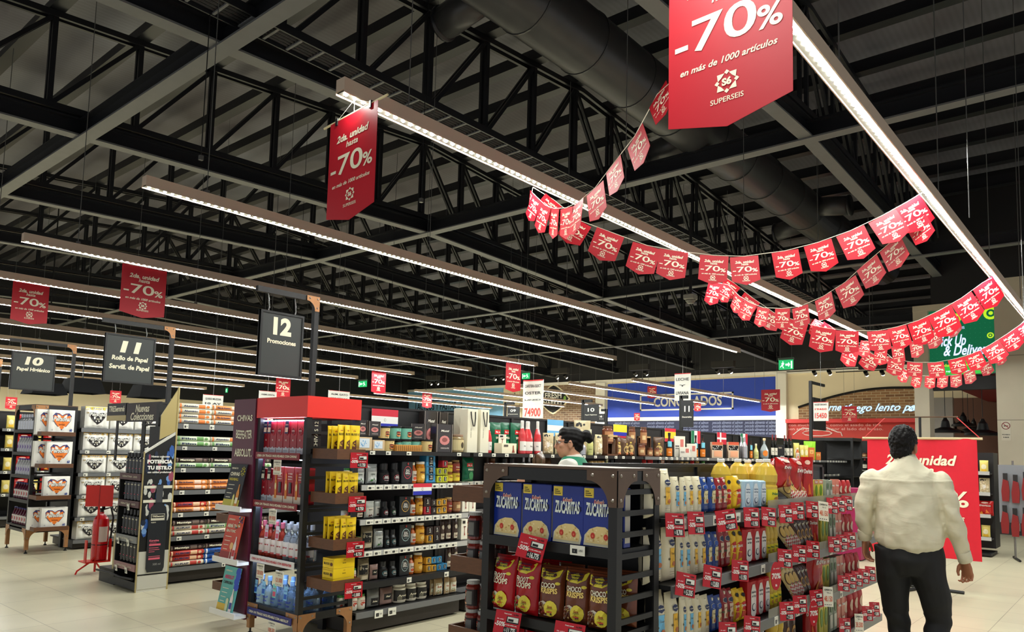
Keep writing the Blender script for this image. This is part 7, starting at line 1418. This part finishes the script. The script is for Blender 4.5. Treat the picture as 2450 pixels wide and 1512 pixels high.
def hand(mb, wr, dirn, palm_n, m, side=1, L=.185, curl=.5):
    """palm from the wrist, four fingers of unequal length bent towards palm_n, thumb from the side of the palm"""
    wr = Vector(wr); d = Vector(dirn).normalized(); n_ = Vector(palm_n); n_ = (n_-d*n_.dot(d)).normalized(); a = d.cross(n_)*side
    k = L/.185
    sweep(mb, [(*(wr-d*.02), .026*k, .02*k), (*(wr+d*.01), .029*k, .018*k), (*(wr+d*.045*k), .04*k, .017*k), (*(wr+d*.085*k), .041*k, .014*k), (*(wr+d*.098*k), .037*k, .011*k)], m, n_, 14)
    for i, (off, ln) in enumerate(((-.034, .068), (-.0115, .078), (.0115, .073), (.034, .058))):
        base = wr+d*(.09*k)+a*(off*k); p = base; ang = .18+curl*.25; pts = [(*(base-d*.012), .0088*k, .0095*k)]; segs = (.46, .3, .24)
        for j, sg in enumerate(segs):
            dd = d*math.cos(ang)+n_*math.sin(ang); pts.append((*p, (.0086-.0009*j)*k, (.0092-.001*j)*k)); p = p+dd*(ln*sg*k*1.05); ang += curl*(.75+.12*i)
        pts.append((*p, .0062*k, .0062*k)); sweep(mb, pts, m, a, 8)
    b = wr+d*.022*k-a*.03*k
    sweep(mb, [(*b, .013*k, .012*k), (*(b-a*.018*k+d*.022*k+n_*.01*k), .0125*k, .012*k), (*(b-a*.022*k+d*.05*k+n_*.02*k), .0105*k, .01*k), (*(b-a*.012*k+d*.072*k+n_*.028*k), .008*k, .0075*k)], m, n_, 8)
def head(mb, c, m, turn=0, k=1.0):
    """c = centre of the skull; face towards +Y turned by 'turn' about Z"""
    R = Matrix.Rotation(turn, 3, 'Z'); c = Vector(c)
    def T(x, y, z): return tuple(c+R @ Vector((x*k, y*k, z*k)))
    t = MB(); ball(t, (0, -.01, .025), (.075, .095, .095), m, 18, 12); ball(t, (0, .025, -.045), (.06, .07, .075), m, 16, 10); ball(t, (0, .055, -.085), (.03, .028, .026), m)  # skull, jaw, chin
    sweep(t, [(0, .085, .012, .009, .008), (0, .1, -.012, .012, .012), (0, .108, -.03, .017, .014), (0, .095, -.04, .015, .01)], m, (0, 1, 0), 8)
    for s in (-1, 1):
        ball(t, (s*.03, .078, .022), (.022, .016, .008), m, 10, 6)     # brow
        ball(t, (s*.04, .06, -.02), (.025, .025, .02), m, 10, 6)       # cheek
        ball(t, (s*.077, -.005, -.01), (.009, .02, .033), m, 10, 8)    # ear
    ball(t, (0, .09, -.058), (.024, .01, .005), m, 10, 6); ball(t, (0, .088, -.067), (.021, .011, .006), m, 10, 6)  # lips
    mb.add([T(*v) for v in t.v], t.f, m); return T
def eyes(T, parent, nm='eye'):
    for s in (-1, 1):
        e = MB(); ball(e, (0, 0, 0), (.012, .012, .011), WHITE, 10, 8); q = MB(); q.add([T(v[0]+s*.031, v[1]+.078, v[2]+.005) for v in e.v], e.f, WHITE)
        q.add([T(s*.031+.005*math.cos(i*PI/4), .0915, .005+.005*math.sin(i*PI/4)) for i in range(8)], [tuple(range(8))], C(40, 26, 18, .2)); q.build('eye', parent, smooth=True)
SKIN = M('skin_brown', (176, 116, 84), .5); SKINL = M('skin_light', (206, 150, 118), .5); HAIR = M('hair_black', (17, 14, 13), .6, spec=.25)
SHIRT = M('shirt_cream', (226, 218, 190), .7)
def wrinkle(m, amt, sc_):
    nt = m.node_tree; b = nt.nodes['Principled BSDF']; tc = nt.nodes.new('ShaderNodeTexCoord'); mp = nt.nodes.new('ShaderNodeMapping'); mp.inputs['Rotation'].default_value = (.3, .5, .6); mp.inputs['Scale'].default_value = (1, 1, 2.6)
    n = nt.nodes.new('ShaderNodeTexNoise'); n.inputs['Scale'].default_value = sc_; n.inputs['Detail'].default_value = 3; n.inputs['Distortion'].default_value = .7; bp = nt.nodes.new('ShaderNodeBump'); bp.inputs['Strength'].default_value = amt; bp.inputs['Distance'].default_value = .03
    nt.links.new(tc.outputs['Object'], mp.inputs[0]); nt.links.new(mp.outputs[0], n.inputs[0]); nt.links.new(n.outputs[0], bp.inputs['Height']); nt.links.new(bp.outputs[0], b.inputs['Normal'])
wrinkle(SHIRT, .3, 4)
TROU = M('trouser_black', (26, 26, 27), .75); SHOE = M('shoe_black', (16, 15, 15), .35)

# ---- the man in shirtsleeves, walking away
phi = math.atan2(1.19, 5.33); man = empty('person', (5.33, 1.19, 0), phi-PI/2)
tag(man, 'person seen from behind in a cream shirt and black trousers, walking away', 'person')
arms = {'L': [(-.21, -.02, 1.475), (-.278, -.03, 1.25), (-.272, .02, 1.06)], 'R': [(.2, -.02, 1.475), (.275, -.04, 1.22), (.345, .03, .965)]}
def man_legs(mb, m, e=0.0):
    sweep(mb, [(-.085, 0, 1.02, .13+e, .14+e), (-.095, .005, .86, .115+e, .125+e), (-.085, .03, .68, .09+e, .1+e), (-.065, .05, .50, .072+e, .075+e), (-.06, .02, .36, .068+e, .072+e), (-.06, -.01, .2, .055+e, .06+e), (-.06, -.02, .09, .052+e, .055+e)], m)
    sweep(mb, [(.09, 0, 1.02, .122+e, .135+e), (.12, .0, .86, .115+e, .12+e), (.165, .02, .70, .098+e, .1+e), (.175, .04, .56, .08+e, .08+e), (.155, -.02, .44, .075+e, .08+e), (.12, -.1, .28, .062+e, .068+e), (.10, -.17, .14, .054+e, .058+e)], m)
b = MB()
sweep(b, [(.01, 0, .90, .15, .12), (.01, 0, 1.05, .165, .125), (.01, .01, 1.2, .17, .125), (.005, 0, 1.35, .18, .125), (.0, -.01, 1.45, .16, .09), (-.0, -.01, 1.50, .1, .07), (-.0, .0, 1.54, .06, .062), (-.0, .01, 1.63, .057, .06)], SKIN)
man_legs(b, SKIN, -.018)
for sd, (s_, e_, w_) in arms.items():
    sweep(b, [(s_[0]*.5, s_[1], s_[2]-.06, .05, .05), (s_[0]*.95, s_[1], s_[2]-.04, .05, .05), ((s_[0]+e_[0])/2, -.03, (s_[2]+e_[2])/2, .05, .055), (*e_, .042, .045), ((e_[0]+w_[0])/2, (e_[1]+w_[1])/2, (e_[2]+w_[2])/2, .04, .042), (*w_, .028, .024)], SKIN)
T = head(b, (-.012, .02, 1.662), SKIN, -.35, 1.05)
hand(b, arms['L'][2], (.05, .1, -1), (.75, -.3, 0), SKIN, 1, .19, .55); hand(b, arms['R'][2], (.12, .12, -1), (-.55, -.65, 0), SKIN, -1, .19, 1.15)
for fx, fy, fz, ang in ((-.06, -.0, .0, 0), (.10, -.17, .07, .5)):
    sweep(b, [(fx, fy-.05, fz+.06, .03, .03), (fx, fy+.06, fz+.045, .035, .03), (fx, fy+.16, fz+.03, .035, .02)], SKIN, (0, 0, 1))
mk('body', fuse(b, .0048, 'body', SKIN, 2), man)
# shirt: torso and sleeves, with soft folds
t = MB(); e = .022
sweep(t, [(.01, 0, 1.035, .19, .155), (.01, -.005, 1.05, .212, .178), (.01, -.005, 1.075, .221, .184), (.01, -.005, 1.14, .22, .18), (.008, -.01, 1.27, .212, .168), (.004, -.015, 1.38, .205, .155), (.0, -.02, 1.45, .205, .135), (-.0, -.018, 1.50, .185, .112), (-.0, -.012, 1.535, .13, .092), (-.0, -.006, 1.56, .095, .083), (-.0, .0, 1.585, .075, .075)], SHIRT, n=24)
for sd, (s_, e_, w_) in arms.items():
    k = 1 if sd == 'R' else -1
    sweep(t, [(s_[0]*.55, s_[1], s_[2]-.05, .085, .085), (s_[0]*.9, s_[1], s_[2]-.045, .08, .08), ((s_[0]+e_[0])/2+k*.004, -.03, (s_[2]+e_[2])/2, .069, .074), (*e_, .063, .067), ((e_[0]*.6+w_[0]*.4), e_[1]*.6+w_[1]*.4, e_[2]*.6+w_[2]*.4, .062, .064), (e_[0]*.25+w_[0]*.75, e_[1]*.25+w_[1]*.75, e_[2]*.25+w_[2]*.75, .052, .054), (w_[0], w_[1], w_[2]+.025, .044, .046), (w_[0]+.001, w_[1]+.001, w_[2]+.005, .042, .043)], SHIRT)
for sd, (s_, e_, w_) in arms.items(): ball(t, (s_[0]*1.06, s_[1], s_[2]-.045), (.078, .08, .085), SHIRT)
def folds(co, n_):
    x, y, z = co; a = noise.noise(Vector((x*5+z*3.5, y*4, z*7-x*4)))*.009+noise.noise(Vector((x*12, y*10, z*16+x*9)))*.006-.006*abs(noise.noise(Vector((x*7-z*5, y*5, z*4+x*6))))*2.2
    if abs(x) > .22 and z < 1.4: a += math.sin(z*52+x*26+y*15)*.0035*(1 if z < 1.3 else .5)
    if z < 1.12 and abs(x) < .22: a += math.sin(x*42)*.004*(1-(z-1.0)/.12)
    a += .004*math.exp(-((z-1.44-abs(x)*.05)/.006)**2) if n_.y < 0 else 0
    return a
sh = mk('shirt', fuse(t, .008, 'shirt', SHIRT, 4, folds), man); sh['label'] = 'cream long-sleeved shirt'
q = MB(); sweep(q, [(0, -.004, 1.56, .082, .082), (0, -.002, 1.575, .076, .079), (0, .006, 1.605, .064, .069), (0, .006, 1.608, .058, .062)], SHIRT); q.build('collar', man, smooth=True)
for sd, (s_, e_, w_) in arms.items():
    w_ = Vector(w_); e_ = Vector(e_); d = (w_-e_).normalized(); q = MB(); sweep(q, [(*(w_-d*.06), .043, .045), (*(w_-d*.055), .046, .048), (*(w_+d*.004), .045, .047), (*(w_+d*.008), .041, .043)], SHIRT); q.build('cuff', man, smooth=True)
q = MB(); man_legs(q, TROU, .0); sweep(q, [(.01, 0, .86, .15, .13), (.01, -.01, .96, .185, .16), (.01, -.005, 1.035, .19, .155), (.01, 0, 1.065, .185, .15)], TROU)
tf = lambda co, n_: noise.noise(Vector((co.x*7, co.y*7, co.z*9)))*.012+(math.sin(co.z*60+co.x*20)*.004 if co.z < .62 else 0)
mk('trousers', fuse(q, .011, 'trousers', TROU, 3, tf), man)
for nm, fx, fy, fz, pit in (('L', -.06, -.0, .0, 0), ('R', .10, -.17, .055, -.35)):
    q = MB(); sweep(q, [(0, -.09, .045, .035, .04), (0, -.06, .05, .042, .05), (0, .03, .045, .045, .044), (0, .12, .034, .048, .033), (0, .19, .024, .035, .022)], SHOE, (0, 0, 1), 14); q.box(-.044, .044, -.11, .2, 0, .018, SHOE)
    me = fuse(q, .008, 'shoe', SHOE, 3); o = mk('shoe', me, man, (fx, fy, fz)); o.rotation_euler = (pit, 0, 0)
hq = MB(); 
def hair_cap(T, k=1.0):
    h = MB(); t = MB(); ball(t, (0, -.018, .04), (.086, .102, .098), HAIR, 20, 14); ball(t, (0, -.05, -.025), (.07, .06, .06), HAIR, 16, 10); ball(t, (0, .03, .085), (.06, .06, .05), HAIR, 12, 8); h.add([T(*v) for v in t.v], t.f, HAIR); return h
def curls(co, n_):
    return noise.noise(co*60)*.007+noise.noise(co*120)*.004
hm = fuse(hair_cap(T), .005, 'hair', HAIR, 1, curls); mk('hair', hm, man); eyes(T, man); man.scale = (.915, 1, 1)

# ---- the worker in a green vest, facing left
wp = Vector((4.36, 3.13, 0)); wom = empty('person', wp, 1.95-PI/2)
tag(wom, 'person with dark hair in a bun, glasses and green vest working behind the cereal rack', 'person')
VEST = M('vest_green', (20, 128, 92), .6)
# local frame: +Y is where she faces
b = MB(); k = .96
sweep(b, [(0, 0, .86, .15, .11), (0, 0, 1.0, .14, .105), (0, 0, 1.15, .135, .1), (0, 0, 1.36, .145, .1), (0, -.01, 1.45, .13, .075), (0, -.01, 1.49, .08, .055), (0, .0, 1.53, .045, .047), (0, .01, 1.58, .043, .046)], SKINL)
for s in (-1, 1): sweep(b, [(s*.08, 0, .9, .095, .1), (s*.09, .01, .7, .075, .08), (s*.09, .02, .48, .055, .058), (s*.09, 0, .3, .052, .055), (s*.09, -.01, .09, .035, .038)], SKINL); sweep(b, [(s*.09, -.04, .05, .028, .028), (s*.09, .06, .035, .032, .025), (s*.09, .14, .02, .03, .016)], SKINL, (0, 0, 1))
wa = {1: [(.165, 0, 1.45), (.21, .04, 1.2), (.08, .27, 1.30)], -1: [(-.165, 0, 1.45), (-.21, .07, 1.2), (-.07, .28, 1.33)]}
for s, (s_, e_, w_) in wa.items():
    sweep(b, [(s_[0]*.5, 0, s_[2], .05, .05), (*s_, .05, .05), ((s_[0]+e_[0])/2, .02, (s_[2]+e_[2])/2, .042, .045), (*e_, .036, .037), ((e_[0]+w_[0])/2, (e_[1]+w_[1])/2, (e_[2]+w_[2])/2, .034, .034), (*w_, .024, .021)], SKINL, (1, 0, 0) if False else (0, 1, .2))
    hand(b, w_, (-.1*s, .9, .2), (-s, 0, -.2), SKINL, s, .165, .6)
T = head(b, (0, .03, 1.605), SKINL, .3, .92)
mk('body', fuse(b, .0055, 'body', SKINL, 2), wom)
t = MB(); WS = M('undershirt_white', (230, 226, 214), .7)
for s, (s_, e_, w_) in wa.items(): sweep(t, [(s_[0]*.4, 0, s_[2]-.01, .07, .07), (*s_, .066, .066), ((s_[0]+e_[0])/2, .02, (s_[2]+e_[2])/2, .058, .06), (*e_, .05, .052)], WS, (0, 1, .2))
sweep(t, [(0, 0, .95, .16, .12), (0, 0, 1.2, .16, .12), (0, -.005, 1.43, .155, .1), (0, -.005, 1.49, .1, .075), (0, .0, 1.525, .06, .058)], WS)
mk('undershirt', fuse(t, .011, 'undershirt', WS, 3, lambda co, n_: noise.noise(co*9)*.006), wom)
t = MB(); sweep(t, [(0, 0, .9, .175, .135), (0, 0, 1.1, .172, .133), (0, 0, 1.36, .172, .128), (0, -.005, 1.45, .16, .112), (0, -.008, 1.495, .11, .085), (0, -.008, 1.512, .09, .072)], VEST, n=24)
mk('vest', fuse(t, .011, 'vest', VEST, 3, lambda co, n_: noise.noise(co*8)*.006), wom)['label'] = 'green work vest'
q = MB(); S = lambda u, v, off: (-u, -.134-off+.9*u*u, 1.452+v); q.txt(S, 'REPOSITOR', 0, .0, .05, CREAM, .006, bold=.03, w=.24); q.build('lettering', wom)
q = MB(); 
for s in (-1, 1): sweep(q, [(s*.08, 0, .93, .105, .115), (s*.09, .01, .7, .085, .09), (s*.09, .02, .48, .068, .07), (s*.09, 0, .12, .06, .062)], TROU)
sweep(q, [(0, 0, .84, .13, .11), (0, 0, .96, .16, .125)], TROU); mk('trousers', fuse(q, .012, 'trousers', TROU, 3), wom)
for s in (-1, 1):
    q = MB(); sweep(q, [(s*.09, -.08, .04, .03, .035), (s*.09, .03, .045, .04, .045), (s*.09, .16, .02, .032, .022)], SHOE, (0, 0, 1), 12); q.build('shoe', wom, smooth=True)
t = MB(); u = MB(); ball(u, (0, -.02, .035), (.083, .1, .092), HAIR, 20, 14); ball(u, (0, -.06, -.02), (.066, .05, .055), HAIR); ball(u, (0, .03, .075), (.062, .055, .05), HAIR); ball(u, (0, -.13, .06), (.045, .045, .045), HAIR); ball(u, (.0, -.155, .035), (.03, .03, .035), HAIR)
t.add([T(*v) for v in u.v], u.f, HAIR); mk('hair', fuse(t, .006, 'hair', HAIR, 2, lambda co, n_: math.sin(co.z*180+co.x*90)*.0016+noise.noise(co*50)*.003), wom); eyes(T, wom); wom.scale = (1, 1, 1.02)
q = MB()
for s in (-1, 1): q.tube([T(s*.031+.022*math.cos(i*PI/8), .098, .004+.018*math.sin(i*PI/8)) for i in range(17)], .0022, BLK2, 5); q.tube([T(s*.053, .097, .008), T(s*.083, .03, .012), T(s*.088, -.01, .004)], .002, BLK2, 5)
q.tube([T(-.009, .1, .006), T(.009, .1, .006)], .002, BLK2, 5); q.build('glasses', wom)

o = put(get('brown')[0], wom.matrix_world @ Vector((0, 0, 0)), 0, 'brown and red snack bag', 'held up by the worker in the green vest', 'bag', scale=(1.3, 1.2, 1.1)); _a = 1.95-PI/2; _v = Matrix.Rotation(_a, 3, 'Z') @ Vector((0, .25, 1.38)); o.location = wp+_v; o.rotation_euler = (0, .15, _a+PI)
settle_labels()
